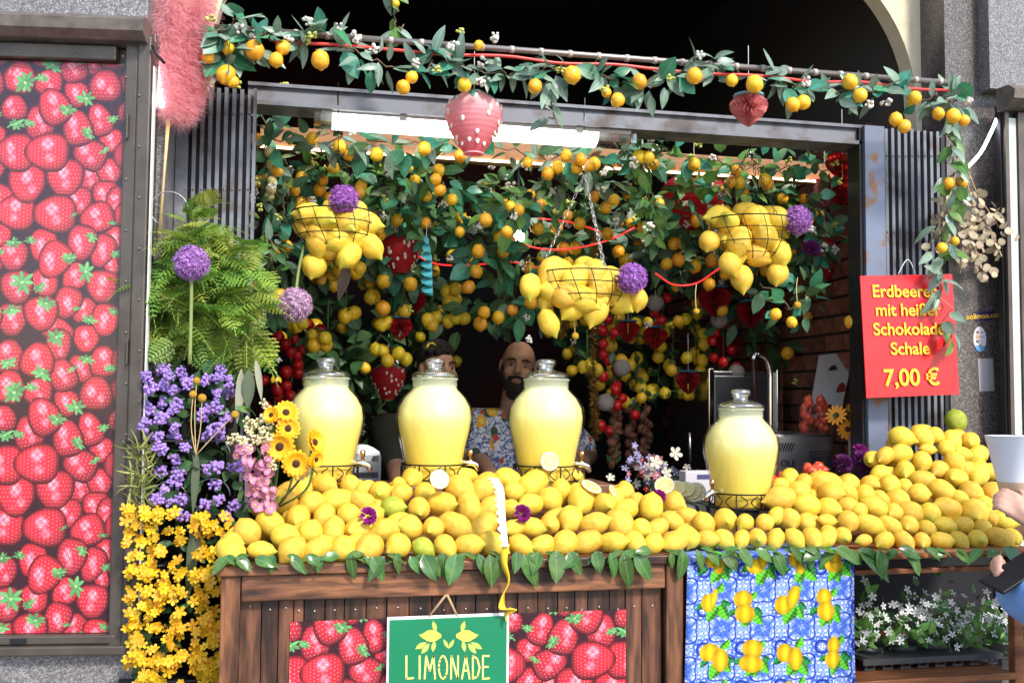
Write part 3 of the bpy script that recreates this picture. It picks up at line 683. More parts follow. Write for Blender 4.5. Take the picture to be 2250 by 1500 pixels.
def pile(data, u0, v0, side):
    for a, b, c, t in data:
        u, v, r = u0+a/3, v0+b/3, c/3
        base = 1196-(u-500)*.0066
        tt = max(0, (base-v))
        if side == 'left': Y = .035 + tt*.0030
        else:
            Y = .055 + min(tt, 150)*.0021 + max(0, tt-150)*.0010
            if 1600 < u < 1700: Y = .055+tt*.0012
        p = W(u, v, Y); rad = r*mpp(p)
        if any((p-q).length < (rad+rq)*.42 for q, rq in SEEN): continue
        SEEN.append((p, rad))
        if t == 1:
            place_lemon(p, rad*.97, 'greenish lemon in the bottom row of the left counter heap' if v > 1150 else 'green unripe lemon among yellow ones in the left counter heap', None, LEMG)
        elif t == 2:
            place_lemon(p, rad*.62, 'long pointed lemon lying sideways in the '+('left' if side == 'left' else 'right')+' heap', 'lemons heaped on the counter', LONG, Vector((random.choice((-1,1)), -.15, -.1)))
        else:
            place_lemon(p, rad*random.uniform(.94,1.08)*(1.02 if side == 'left' else .96), 'yellow lemon '+('in the bottom row' if tt < 18 else 'in the second row' if tt < 55 else 'midway up the heap' if tt < (110 if side == 'left' else 140) else 'near the top of the heap')+' on the '+('left wooden counter' if side == 'left' else 'right shelf table'), 'lemons heaped on the '+side+' counter')
pile(L2, 450, 850, 'left'); pile(L3, 1000, 850, 'left'); pile(L4, 1550, 850, 'right')
for (p0, r0) in list(SEEN):                     # fruit that fills the gaps one layer further in
    q = p0+Vector((r0*random.uniform(-1.1,1.1), r0*1.35, r0*random.uniform(-.9,.25)))
    if q.z < ZC+r0*.7 or q.z > p0.z+.01 or any((q-a_).length < (r0+b_)*.74 for a_, b_ in SEEN): continue
    SEEN.append((q, r0)); sd_ = 'left' if q.x < xb else 'right'
    if sd_ == 'right' and 1560 < 1125+FPX*(q-CAM).dot(Rt)/(q-CAM).dot(Fw) < 1710: SEEN.pop(); continue
    place_lemon(q, r0, 'yellow lemon half hidden deep in the heap on the '+('left wooden counter' if sd_ == 'left' else 'right shelf table'), 'lemons heaped on the '+sd_+' counter')
print('lemons', len(SEEN))
lp = W(2100,924,.52); place_lemon(lp, 23*mpp(lp), 'large green and yellow lemon above the right heap by the pier', None, LEMG, Vector((.1,-.3,-1)))
# risers under the heaps so that the fruit rests on something
M_crate = wood('riser_wood', (.22,.10,.05), (.12,.05,.025), (.7,.6,.6))
def wedge(name, u0, u1, Y0, Y1, h, z0, label):
    a, b = W(u0,1150,(Y0+Y1)/2).x, W(u1,1150,(Y0+Y1)/2).x
    o = MB().add([(a,Y0,z0+.001),(b,Y0,z0+.001),(b,Y1,z0+.001),(a,Y1,z0+.001),(a,Y1,z0+h),(b,Y1,z0+h)], [(0,3,2,1),(0,1,5,4),(1,2,5),(0,4,3),(2,3,4,5)]).build(name, M_crate)
    return tag(o, label, 'riser')
wedge('sloping_riser', 590, 1400, .10, .50, .085, ZC, 'sloping wooden riser under the left lemon heap')
wedge('sloping_riser', 1740, 2190, .14, .57, .13, ZR, 'sloping wooden riser under the right lemon heap')

# ---- leaves lining the counter edge
def leaf_mesh(name, m, wd=.36, bend=.18, fold=.12, n=6, tip=1.0, wave=0):
    vs = []; fs = []
    for i in range(n+1):
        t = i/n; hw = wd*.5*math.sin(math.pi*min(1, t**.80))**.8 if 0 < t < 1 else 0.004
        z = -bend*t*t; wv = wave*math.sin(t*9)
        vs += [(t, -hw, z+fold*hw+wv), (t, 0, z-.0), (t, hw, z+fold*hw-wv)]
    for i in range(n):
        a = i*3; fs += [(a, a+3, a+4, a+1), (a+1, a+4, a+5, a+2)]
    me = bpy.data.meshes.new(name); me.from_pydata(vs, [], fs); me.materials.append(m); me.shade_smooth(); return me
def leaf_mat(name, c, c2, rough=.35, transl=.25, var=.25, hue=.02):
    m = mat(name, c, rough, var=var, transl=transl, hue=hue, spec=.5, noise=(2.5,.3,.7), col2=c2)
    n = m.node_tree.nodes; L = m.node_tree.links; b = n['Principled BSDF']; src = b.inputs['Base Color'].links[0].from_socket
    tc = n.new('ShaderNodeTexCoord'); sp = n.new('ShaderNodeSeparateXYZ'); L.new(tc.outputs['Object'], sp.inputs[0])
    def mth(op, a, b_=None, c_=None):
        q = n.new('ShaderNodeMath'); q.operation = op
        for i, v in enumerate((a, b_, c_)):
            if v is None: continue
            if hasattr(v, 'is_linked'): L.new(v, q.inputs[i])
            else: q.inputs[i].default_value = v
        return q.outputs[0]
    ay = mth('ABSOLUTE', sp.outputs[1]); rib = mth('LESS_THAN', ay, .014)
    fr = mth('FRACT', mth('MULTIPLY_ADD', sp.outputs[0], 9.0, mth('MULTIPLY', ay, -8.0))); vein = mth('MULTIPLY', mth('LESS_THAN', fr, .10), .45)
    fac = mth('MAXIMUM', rib, vein); fac = mth('MULTIPLY', fac, .42)
    mx = n.new('ShaderNodeMix'); mx.data_type = 'RGBA'; L.new(fac, mx.inputs[0]); L.new(src, mx.inputs[6]); mx.inputs[7].default_value = (*[min(1, x*1.6+.10) for x in c], 1)
    L.new(mx.outputs[2], b.inputs['Base Color']); return m
M_bay = leaf_mat('glossy_bay_leaf', (.085,.19,.04), (.04,.11,.025), .22, .15)
BAY = [leaf_mesh('bay_leaf', M_bay, .50, .30, .25, wave=.02), leaf_mesh('bay_leaf', M_bay, .60, .15, .3, wave=-.03), leaf_mesh('bay_leaf', M_bay, .44, .5, .2)]
def bay(u, v, ln, ang, Y, label, group):
    p = W(u, v, Y); s = 1.05*ln*mpp(p); a = R(ang)
    d = Vector((math.sin(a), -.35, -math.cos(a)))
    o = obj('bay_leaf', random.choice(BAY), None, frame(d, (random.uniform(-.4,.4),-1,.6), p, s)); tag(o, label, 'leaf', group)
for u, ln, an in [(500,60,-60),(520,46,40),(560,50,55),(600,40,-30),(640,52,20),(670,45,55),(705,42,-8),(745,52,-70),(770,66,-12),(800,40,60),(818,72,10),(845,60,-50),(868,45,20),(900,55,35),(930,64,30),(950,50,50),(975,52,5),(1003,76,-14),(1022,58,-40),(1050,50,25),(1075,88,12),(1098,60,0),(1135,50,-25),(1150,72,35),(1185,62,-35),(1222,80,8),(1250,70,25),(1270,48,-50),(1310,56,15),(1340,58,0),(1370,76,18),(1395,76,22),(1430,40,-70),(1475,36,-20),(1500,62,-10)]:
    bay(u, 1222-(u-500)*.012+random.uniform(-5,5), ln*random.uniform(.75,1.05), an+random.uniform(-22,22), -.032, 'green bay leaf hanging over the edge of the wooden counter', 'bay leaves along the wooden counter edge')
for u, ln, an in [(1530,52,15),(1550,60,55),(1590,62,40),(1625,55,25),(1660,56,50),(1700,60,30),(1735,60,48),(1770,52,20),(1800,56,-50),(1835,60,55),(1862,52,60),(1885,105,38),(1930,78,-4),(1975,62,50),(1990,70,40),(2035,42,65),(2075,40,-50),(2100,36,40),(2180,72,12),(2205,75,55)]:
    bay(u, 1205+random.uniform(-5,4), ln*random.uniform(.75,1.05), an+random.uniform(-20,20), -.026, 'green bay leaf hanging over the edge of the right table', 'bay leaves along the right table edge')

for k in range(40):
    u = 495+k*43.5+random.uniform(-12,12); right = u > 1505
    p = W(u, (1205 if right else 1222-(u-500)*.012)+random.uniform(-3,3), -.020)
    o = obj('bay_leaf', random.choice(BAY), None, frame((random.choice((-1,1)), -.35, random.uniform(-.45,-.02)), (random.uniform(-.2,.2),-.35,1), p, random.uniform(34,52)*mpp(p)))
    tag(o, 'green bay leaf lying flat on the edge of the '+('right table' if right else 'wooden counter'), 'leaf', 'flat bay leaves along the '+('right table' if right else 'wooden counter')+' edge')

# ---- lemonade dispensers
def glow_liquid():
    m = bpy.data.materials.new('cloudy_lemonade'); m.use_nodes = True; n = m.node_tree.nodes; L = m.node_tree.links; b = n['Principled BSDF']
    tc = n.new('ShaderNodeTexCoord'); sp = n.new('ShaderNodeSeparateXYZ'); L.new(tc.outputs['Object'], sp.inputs[0])
    rp = n.new('ShaderNodeValToRGB'); e = rp.color_ramp.elements
    e[0].position = .02; e[0].color = (.84,.60,.07,1); e[1].position = .27; e[1].color = (.88,.87,.48,1)
    x = e.new(.13); x.color = (.86,.73,.18,1)
    nz = n.new('ShaderNodeTexNoise'); nz.inputs['Scale'].default_value = 9; L.new(tc.outputs['Object'], nz.inputs['Vector'])
    ma = n.new('ShaderNodeMath'); ma.operation = 'MULTIPLY_ADD'; ma.inputs[1].default_value = .05; ma.inputs[2].default_value = -.025; L.new(nz.outputs[0], ma.inputs[0])
    ad = n.new('ShaderNodeMath'); L.new(ma.outputs[0], ad.inputs[0]); L.new(sp.outputs[2], ad.inputs[1]); L.new(ad.outputs[0], rp.inputs[0])
    L.new(rp.outputs[0], b.inputs['Base Color']); b.inputs['Roughness'].default_value = .30; b.inputs['Coat Weight'].default_value = .6; b.inputs['Coat Roughness'].default_value = .08
    n2 = n.new('ShaderNodeTexNoise'); n2.inputs['Scale'].default_value = 45; L.new(tc.outputs['Object'], n2.inputs['Vector']); bp = n.new('ShaderNodeBump'); bp.inputs['Strength'].default_value = .05; bp.inputs['Distance'].default_value = .01; L.new(n2.outputs[0], bp.inputs['Height']); L.new(bp.outputs[0], b.inputs['Normal'])
    b.inputs['Subsurface Weight'].default_value = .0; b.inputs['Subsurface Radius'].default_value = (.05,.04,.015); b.inputs['Subsurface Scale'].default_value = .5
    return m
M_liq = glow_liquid(); M_glass = glass('clear_glass', (.99,1,.98), .03, tint=-.01)
M_glassk = glass('thick_glass', (.98,1,.98), .14, tint=.26)
M_frost = mat('misted_glass', (.70,.74,.56), .25, alpha=.42)
def dispenser(u, vtop, vbot, Y, label, tapside):
    pt, pb_ = W(u, vtop, Y), W(u, vbot, Y); H = pt.z-pb_.z; k = H/.318      # modelled 0.318 m tall to the knob
    t = thing('drink_dispenser', label, 'drink dispenser', pb_, 'lemonade dispensers on the counter')
    M = T(pb_) @ Matrix.Diagonal((k,k,k,1))
    body = [(.073,.0),(.076,.012),(.079,.04),(.088,.09),(.0990,.135),(.1025,.165),(.099,.192),(.085,.218),(.066,.238),(.0585,.246),(.0575,.262),(.061,.265),(.061,.2685),(.0575,.27)]
    gb = MB().lathe(body, 40)
    gb.v = [(x*(1+.008*math.sin(9*math.atan2(y,x)+z*60)*(.09 < z < .2)), y*(1+.008*math.sin(9*math.atan2(y,x)+z*60)*(.09 < z < .2)), z) for x,y,z in gb.v]
    gb.build('glass_body', M_glass, t, True, M)
    liq = [(.0005,.004)]+[(r-.0055, max(z,.007)) for r, z in body[:9]]+[(.0545,.2490),(.0005,.2495)]
    MB().lathe(liq, 40).build('lemonade', M_liq, t, True, M)
    MB().lathe([(.0592,.2462),(.0582,.2622),(.0617,.2652),(.0617,.2687),(.0582,.2697)], 32).build('frosted_neck', M_frost, t, True, M)
    lid = MB().lathe([(.060,.271),(.0625,.274),(.061,.279),(.048,.286),(.030,.2905),(.021,.293),(.0195,.297),(.024,.303),(.027,.311),(.0255,.318),(.017,.3215),(.0005,.3222)], 32).build('lid', M_glassk, t, True, M)
    MB().lathe([(.0005,.2735),(.055,.2735),(.054,.277),(.0005,.2775)], 32).build('lid_seal', glass('lid_rim', (.86,.90,.76), .08, tint=.1), lid, True, M)
    # wire stand: rings, uprights and scrolls
    sd = bpy.data.objects.new('wire_stand', None); put(sd, t, M)
    for z in (.006, .044): MB().tube([Vector((.086*math.cos(a*math.pi/16), .086*math.sin(a*math.pi/16), z)) for a in range(33)], .0022, 6, False).build('ring', M_iron, sd, True, M)
    for q in range(8):
        a = q*math.pi/4+.2; e = Vector((math.cos(a), math.sin(a), 0)); tg = Vector((-e.y, e.x, 0))
        MB().tube([e*.086+Vector((0,0,-.05 if q % 2 else .004)), e*.086+Vector((0,0,.045))], .002, 6).build('upright', M_iron, sd, True, M)
        for s_ in (-1, 1):
            pts = []
            for j in range(11):
                an = a+s_*(.13+.20*math.sin(j/10*math.pi)); zz = .009+.031*j/10
                pts.append(Vector((.0865*math.cos(an), .0865*math.sin(an), zz)))
            MB().tube(pts, .0016, 5).build('scroll', M_iron, sd, True, M)
    # tap
    a = tapside; e = Vector((math.cos(a), math.sin(a), 0)); zt_ = .045
    tap = MB().tube([e*.074+Vector((0,0,zt_)), e*.098+Vector((0,0,zt_+.001)), e*.112+Vector((0,0,zt_-.004)), e*.119+Vector((0,0,zt_-.020))], [.008,.0085,.0085,.006], 10).build('tap', M_chrome, t, True, M)
    MB().lathe([(.004,zt_+.006),(.0045,zt_+.018),(.007,zt_+.02),(.0075,zt_+.033),(.004,zt_+.036),(.0005,zt_+.0362)], 12, T(e*.097)).build('handle', mat('brass', (.62,.42,.2), .25, 1), tap, True, M)
    return pb_
JB = []
JB.append(dispenser(713, 788, 1057, .52, 'glass lemonade dispenser behind the sunflowers', -.05))
JB.append(dispenser(953, 790, 1055, .52, 'glass lemonade dispenser in front of the dark haired man', -.05))
JB.append(dispenser(1199, 792, 1058, .52, 'glass lemonade dispenser in front of the bald man', -.05))
JB.append(dispenser(1629, 857, 1117, .36, 'glass lemonade dispenser standing alone over the blue cloth', math.pi+.25))
zj = min(p.z for p in JB[:3])
a, b = W(640,1100,.52).x, W(1330,1100,.52).x
o = cbox('jar_bench', (a,.42,ZC+.001), (b,.66,zj-.002), M_crate, None); tag(o, 'wooden bench carrying three lemonade dispensers behind the left lemons', 'bench')
a, b = W(1565,1100,.36).x, W(1700,1100,.36).x
o = cbox('jar_bench', (a,.29,ZR+.001), (b,.45,JB[3].z-.05*.9), M_crate, None); tag(o, 'low wooden block under the lone lemonade dispenser', 'block')

# ---- LIMONADE sign on a twine loop
sp0 = W(851,1356,-.022); sx1 = W(1119,1356,-.022).x; sz0 = .66
sg = thing('lemonade_sign', 'green LIMONADE sign hanging on twine at the counter front', 'sign', (sp0.x,-.022,sz0))
bxo('border', (sp0.x,-.020,sz0), (sx1,-.014,sp0.z), M_white, sg, .001)
bxo('green_panel', (sp0.x+.006,-.0232,sz0+.006), (sx1-.006,-.0195,sp0.z-.006), mat('sign_green', (.006,.215,.095), .35, noise=(3,.35,.65), col2=(.005,.17,.075)), sg, .0005)
M_let = mat('sign_yellow', (.86,.74,.20), .5)
def strokes(lst, r, name, m, parent, P):
    for s_ in lst: pass
LET = {'L':[[(0,1),(0,0),(.55,.03)]],'I':[[(.15,1),(.15,0)]],'M':[[(0,0),(.12,1),(.42,.35),(.72,1),(.85,0)]],'O':[[(.35+.34*math.sin(a*math.pi/8), .5+.5*math.cos(a*math.pi/8)) for a in range(17)]],'N':[[(0,0),(.03,1),(.55,0),(.58,1)]],
 'A':[[(0,0),(.32,1),(.62,0)],[(.12,.36),(.5,.36)]],'D':[[(0,0),(0,1),(.35,.88),(.55,.5),(.38,.1),(0,0)]],'E':[[(.5,1),(0,1),(0,0),(.52,.02)],[(0,.52),(.42,.52)]]}
def ribbon(m, pts, wd, y):
    for i in range(len(pts)-1):
        a, b = Vector(pts[i]), Vector(pts[i+1]); d = (b-a); d.normalize(); q = Vector((-d.z, 0, d.x))*wd
        e = d*wd*.6
        m.quad(a-e+q, a-e-q, b+e-q, b+e+q)
ux = 893
for ch, adv in zip('LIMONADE', (25,15,31,27,24,24,22,20)):
    for st in LET[ch]:
        m = MB(); pts = [W(ux+x*27, 1490-y*50, -.0240-.0002*LET[ch].index(st)) for x, y in st]; ribbon(m, pts, .0021, -.024)
        m.build('letter', M_let, sg)
    ux += adv
def print_shape(name, ring, m, parent, y=-.0240):
    mm = MB(); mm.add([W(u, v, y) for u, v in ring], [tuple(range(len(ring)))]); return mm.build(name, m, parent)
for cxx, sgn in ((948,1),(1024,-1)):
    print_shape('printed_lemon', [(cxx+(18+(4 if abs(math.cos(a*math.pi/10)) > .95 else 0))*math.cos(a*math.pi/10), 1396-13*math.sin(a*math.pi/10)) for a in range(20)], mat('sign_lemon', (.80,.62,.09), .5) if sgn > 0 else bpy.data.materials['sign_lemon'], sg, -.0242)
    for (bx_, by, ln, an) in ((958*1,1388,26,-105),(945,1400,26,195),(938,1410,30,150),(955,1406,26,100),(944,1412,30,128)):
        uu = bx_ if sgn > 0 else 1972-bx_; aa = R(an if sgn > 0 else 180-an)
        ring = []
        for j in range(9):
            t = j/8; ring.append((t, .2*math.sin(math.pi*t)))
        ring += [(t_, -w_) for t_, w_ in reversed(ring[1:-1])]
        print_shape('printed_leaf', [(uu+ln*(t*math.cos(aa)-w_*math.sin(aa)), by+ln*(t*math.sin(aa)+w_*math.cos(aa))) for t, w_ in ring], mat('sign_leaf', (.42,.50,.10), .5) if 'sign_leaf' not in bpy.data.materials else bpy.data.materials['sign_leaf'], sg, -.0239)
for s_ in (-1, 1):
    aa = R(90-s_*30); ring = [(t/8, .17*math.sin(math.pi*t/8)) for t in range(9)]; ring += [(a_, -b_) for a_, b_ in reversed(ring[1:-1])]
    print_shape('printed_leaf', [(986+24*(t*-math.cos(aa)+w_*math.sin(aa)), 1424-24*(t*math.sin(aa)+w_*math.cos(aa))) for t, w_ in ring], bpy.data.materials['sign_leaf'], sg, -.0239)
M_twine = mat('twine', (.45,.30,.16), .9)
MB().tube([W(942,1354,-.018), W(980,1306,-.016), W(983,1306,-.016), W(1005,1354,-.018)], .0028, 6).build('twine', M_twine, sg, True)
# ================================================================== garlands
M_vine = mat('vine_stem', (.14,.10,.05), .8)
M_laurel = leaf_mat('laurel_leaf', (.23,.33,.25), (.14,.24,.18), .38, .2, .3, .02)
M_euca = leaf_mat('eucalyptus_leaf', (.065,.30,.18), (.045,.19,.11), .35, .25, .3, .03)
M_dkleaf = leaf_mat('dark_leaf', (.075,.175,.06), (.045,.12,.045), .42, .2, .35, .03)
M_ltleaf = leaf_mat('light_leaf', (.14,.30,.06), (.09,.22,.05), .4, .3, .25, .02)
LA = [leaf_mesh('laurel_leaf', M_laurel, .40, b, .2) for b in (.15,.35,-.1)]
EU = [leaf_mesh('round_leaf', M_euca, .66, b, .15) for b in (.1,.3)]
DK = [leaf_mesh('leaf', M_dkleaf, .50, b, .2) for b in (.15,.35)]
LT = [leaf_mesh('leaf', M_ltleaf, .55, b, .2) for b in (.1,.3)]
M_alem = mat('artificial_lemon', (.86,.37,.016), .38, var=.10, hue=.015, noise=(3,.3,.7), col2=(.86,.52,.03))
M_ylem = mat('yellow_artificial_lemon', (.84,.56,.03), .36, var=.12, hue=.012)
M_plem = mat('pale_artificial_lemon', (.62,.52,.22), .5, var=.1)
def alem(m, seed): return lemon_mesh('lemon_fruit', m, 1.10, .12, 12, seed)
AL = [alem(M_alem, 1), alem(M_alem, 2)]; YL = [alem(M_ylem, 3), alem(M_ylem, 4)]; PLM = [alem(M_plem, 5)]
M_bloss = mat('white_blossom', (.72,.68,.62), .7, var=.1); M_bud = mat('yellow_green_bud', (.50,.52,.12), .7)
def cluster_mesh(name, m, n, r, s, seed=1):
    rs = random.Random(seed); b = MB()
    for i in range(n):
        d = Vector((rs.gauss(0,1), rs.gauss(0,1), rs.gauss(0,1))).normalized()*r*rs.uniform(.4,1)
        b.sphere(d, s*rs.uniform(.7,1.2), 6, 4)
    return b.mesh(name, m, True)
BLO = [cluster_mesh('blossom', M_bloss, 9, .016, .006, i) for i in range(2)] + [cluster_mesh('bud_cluster', M_bud, 8, .016, .0055, 4)]
def put_leaf(parent, kind, p, d, ln, up=None):
    return obj(random.choice(kind).name.split('.')[0], random.choice(kind), parent, frame(d, up or rdir(), p, (ln, ln*random.uniform(.8,1.15), ln)))
def put_fruit(parent, kind, p, r, tip=None):
    tip = tip or Vector((random.gauss(0,.35), random.gauss(0,.35), -1))
    return obj('lemon_fruit', random.choice(kind), parent, T(p) @ tip.to_track_quat('Z','X').to_matrix().to_4x4() @ Matrix.Diagonal((r,r,r,1)))
def garland(label, path, nl, kinds, ln, nf=0, fruit=AL, fr=.017, nb=0, spread=.03, group=None, name='lemon_garland', down=.25, fruits=(), wob=.01, toward=-.25):
    path = [Vector(p) for p in path]; c = curve_pts(path, max(16, 8*len(path)))
    c = [p + Vector((random.gauss(0,wob), random.gauss(0,wob), random.gauss(0,wob))) for p in c]
    t = thing(name, label, 'garland', c[0], group)
    MB().tube(c, .0022, 5).build('vine', M_vine, t, True)
    n = len(c)
    def at_():
        k = random.random()*(n-1.001); i = int(k); return c[i].lerp(c[i+1], k-i), (c[i+1]-c[i]).normalized()
    for _ in range(nl):
        p, tg = at_(); d = (rdir() + tg*.7*random.choice((-1,1)) + Vector((0,toward,-down))).normalized()
        l_ = ln*random.uniform(.7,1.25); put_leaf(t, random.choice(kinds), p + d*random.uniform(0, spread), d, l_, (random.gauss(0,.6), -.9, .6+random.gauss(0,.5)))
    for _ in range(nf):
        p, tg = at_(); put_fruit(t, fruit, p + Vector((random.gauss(0,spread), random.uniform(-spread*1.6,0), -random.uniform(.01,spread+.02))), fr*random.uniform(.85,1.15))
    for p, r, k in fruits: put_fruit(t, k, p, r)
    for _ in range(nb):
        p, tg = at_(); obj('blossom', random.choice(BLO), t, T(p + Vector((random.gauss(0,spread), -abs(random.gauss(0,spread)), random.gauss(0,spread)))) @ Euler((random.random()*6,random.random()*6,0)).to_matrix().to_4x4())
    return t
# top garland along the pipe
TL = [(457,125,13),(500,105,13),(497,165,19),(560,110,19),(622,105,14),(607,132,14),(704,132,18),(1052,100,10),(886,192,14),(905,170,12),(1020,187,14),(1175,190,14),(1257,165,17),(1405,180,15),(1332,203,10),(1357,220,14),(1526,167,16),(1608,177,12),(1658,185,17),(1742,230,14),(1765,225,14),(1868,180,15),(1890,210,14),(1968,262,13),(1987,278,13),(2010,215,13),(2062,250,12),(2095,255,14),(2118,265,11),(512,180,12)]
def fl(lst, Y, kind, k=1.0):
    out = []
    for u, v, r in lst:
        p = W(u, v, Y+random.uniform(-.02,.01)); out.append((p, r*k*mpp(p), kind))
    return out
P1 = [W(u, v, .36) for u, v in ((475,135),(560,95),(720,85),(860,150),(1000,150),(1120,160),(1260,150),(1400,185),(1520,150),(1660,165),(1800,205),(1920,200),(2060,210),(2110,220))]
garland('long leafy lemon garland draped along the pipe above the stall', P1, 290, [LA,LA,EU,LA], .066, 0, nb=26, spread=.035, fruits=fl(TL, .325, AL, 1.12), down=.15)
garland('leafy lemon strand hanging down past the red price sign', [W(u,v,.452) for u,v in ((2085,220),(2085,300),(2100,370),(2090,450),(2070,560),(2070,640),(2095,740))], 58, [LA,LA,LT], .070, 0, nb=1, spread=.012, fruits=fl([(2085,403,13),(2113,401,13),(2070,545,12),(2098,530,10)], .44, AL), down=.9)
garland('short lemon strand hanging from above in the dark arch', [W(u,v,.40) for u,v in ((845,-60),(860,0),(875,60),(880,85))], 12, [LA,LT], .06, 0, spread=.012, fruits=fl([(869,8,9)], .39, AL), down=.8)
garland('round leaved tuft at the upper end of the pipe by the pampas grass', [W(u,v,.34) for u,v in ((470,140),(500,60),(540,50),(560,150))], 34, [EU,LA], .07, 0, spread=.03, nb=3)
garland('trailing leafy tuft dangling in front of the lamp tube', [W(u,v,.37) for u,v in ((1190,150),(1205,210),(1215,270))], 12, [LA], .065, 0, spread=.012, down=1)
# foliage over the wooden beam and in the stall
def G(label, pix, Y, nl, kinds, ln=.06, nf=6, nb=4, spread=.06, fr=.020, fruit=AL, **k):
    pts = [W(u, v, Y+random.uniform(-.12,.12)) for u, v in pix]
    return garland(label, pts, nl, kinds, ln, nf, fruit, fr, nb, spread, group='leafy garlands filling the stall ceiling', **k)
G('leafy lemon garland along the wooden beam under the lamp', [(575,305),(760,310),(950,320),(1150,340),(1330,355),(1440,350)], .86, 130, [LA,LA,EU,DK], .072, 15, 10, .05)
G('leafy lemon garland on the beam end toward the red honeycomb ball', [(1420,340),(1560,350),(1700,370),(1860,370)], .88, 75, [EU,DK,LT], .066, 8, 9, .05)
G('leafy garland climbing the gate edge with pale lemons', [(578,240),(590,320),(600,400),(620,470),(600,540)], .80, 48, [EU,DK,LA], .062, 3, 5, .05)
G('thick lemon foliage above the first hanging basket', [(600,330),(680,390),(760,360),(850,400),(900,440)], 1.0, 115, [DK,EU,LT,DK], .070, 13, 12, .09)
G('thick lemon foliage below the strawberry lantern', [(860,350),(960,400),(1040,420),(1110,470),(1180,440)], 1.05, 100, [DK,DK,EU,LT], .068, 14, 12, .09)
G('sparse lemon foliage over the middle basket chain', [(1180,390),(1270,370),(1340,410),(1400,440)], 1.1, 58, [DK,LA], .07, 5, 5, .08)
G('bright green bush of leaves beside the lamp end', [(1405,290),(1410,360),(1420,450),(1440,540)], .80, 85, [LT,LT,DK], .052, 2, 3, .055, fruit=YL, fr=.022)
G('dense lemon foliage above the third hanging basket', [(1440,440),(1560,400),(1660,420),(1770,430)], 1.05, 105, [DK,EU,LT], .066, 11, 10, .09)
G('dark foliage hanging round the third basket and its allium', [(1770,420),(1800,500),(1790,600),(1740,680),(1680,620)], .84, 85, [DK,EU,DK], .062, 3, 8, .07)
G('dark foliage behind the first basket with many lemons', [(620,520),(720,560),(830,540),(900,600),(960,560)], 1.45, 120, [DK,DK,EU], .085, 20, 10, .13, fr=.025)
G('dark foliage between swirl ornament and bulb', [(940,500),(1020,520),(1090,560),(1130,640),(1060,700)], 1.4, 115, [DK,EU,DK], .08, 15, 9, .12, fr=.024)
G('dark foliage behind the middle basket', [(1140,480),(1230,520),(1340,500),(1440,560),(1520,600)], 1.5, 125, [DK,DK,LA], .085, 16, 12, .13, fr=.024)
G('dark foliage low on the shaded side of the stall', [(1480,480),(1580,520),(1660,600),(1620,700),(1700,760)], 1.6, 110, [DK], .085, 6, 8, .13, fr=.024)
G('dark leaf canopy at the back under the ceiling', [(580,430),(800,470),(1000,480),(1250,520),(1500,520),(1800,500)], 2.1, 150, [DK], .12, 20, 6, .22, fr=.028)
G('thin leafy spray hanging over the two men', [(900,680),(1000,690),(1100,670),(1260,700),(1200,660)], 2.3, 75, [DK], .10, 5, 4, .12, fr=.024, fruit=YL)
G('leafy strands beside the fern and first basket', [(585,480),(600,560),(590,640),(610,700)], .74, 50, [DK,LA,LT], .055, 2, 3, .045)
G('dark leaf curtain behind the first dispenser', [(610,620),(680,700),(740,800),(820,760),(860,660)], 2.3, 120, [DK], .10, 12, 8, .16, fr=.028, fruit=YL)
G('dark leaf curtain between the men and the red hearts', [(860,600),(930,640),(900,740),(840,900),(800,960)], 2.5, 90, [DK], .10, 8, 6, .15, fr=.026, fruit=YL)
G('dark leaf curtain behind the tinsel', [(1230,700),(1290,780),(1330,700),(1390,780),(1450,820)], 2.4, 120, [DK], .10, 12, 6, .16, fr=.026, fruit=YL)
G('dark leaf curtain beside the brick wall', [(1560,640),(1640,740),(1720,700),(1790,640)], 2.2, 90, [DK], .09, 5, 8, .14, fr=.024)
G('mid green foliage high in the middle of the stall', [(1080,400),(1180,430),(1280,440),(1380,480)], 1.25, 95, [DK,LT,DK], .065, 13, 9, .09, fr=.021)
G('mid green foliage above the red lantern at the third basket', [(1460,480),(1560,470),(1660,540),(1780,560)], 1.3, 95, [DK,LT,EU], .065, 12, 9, .09, fr=.021)
G('mid green foliage left of the turquoise swirl', [(640,450),(760,470),(860,480),(930,450)], 1.25, 90, [DK,LT,EU], .065, 14, 9, .09, fr=.021)
# pale lemons strung down the gate edge
def string(name, label, pix, Y, r, kinds, leafk=None, nleaf=6, group=None, jit=6, cat='fruit string', vine=None):
    pts = [W(u, v, Y) for u, v in pix]; t = thing(name, label, cat, pts[0], group)
    MB().tube(curve_pts(pts, 14), .0025, 5).build('cord', vine or M_vine, t, True)
    top, bot = pts[0], pts[-1]; L_ = sum((pts[i+1]-pts[i]).length for i in range(len(pts)-1)); c = curve_pts(pts, 40)
    n = max(2, int(L_/(r*1.55)))
    for i in range(n):
        p = c[int((i+.5)/n*40)]; e = jit*mpp(p)
        put_fruit(t, kinds, p+Vector((random.gauss(0,1)*e, random.uniform(-1,1)*e, random.uniform(-.5,.5)*r)), r*random.uniform(.88,1.1))
    for i in range(nleaf):
        p = c[random.randrange(40)]; put_leaf(t, leafk or DK, p, (rdir()+Vector((0,-.3,-.5))).normalized(), .05)
    return t
M_cord = mat('green_cord', (.10,.20,.06), .8)
string('lemon_string', 'string of pale cream lemons down the gate edge', [(592,330),(598,440)], .76, .0155, PLM, EU, 5)
LS = [((1350,690),(1345,790),(1352,880)),((1395,770),(1400,840),(1405,905)),((1440,700),(1450,790),(1440,880)),((1480,730),(1478,800),(1490,870)),((1520,650),(1525,720),(1535,830)),((1545,740),(1552,860)),((1380,890),(1460,860),(1540,865)),((1370,700),(1420,740),(1500,700))]
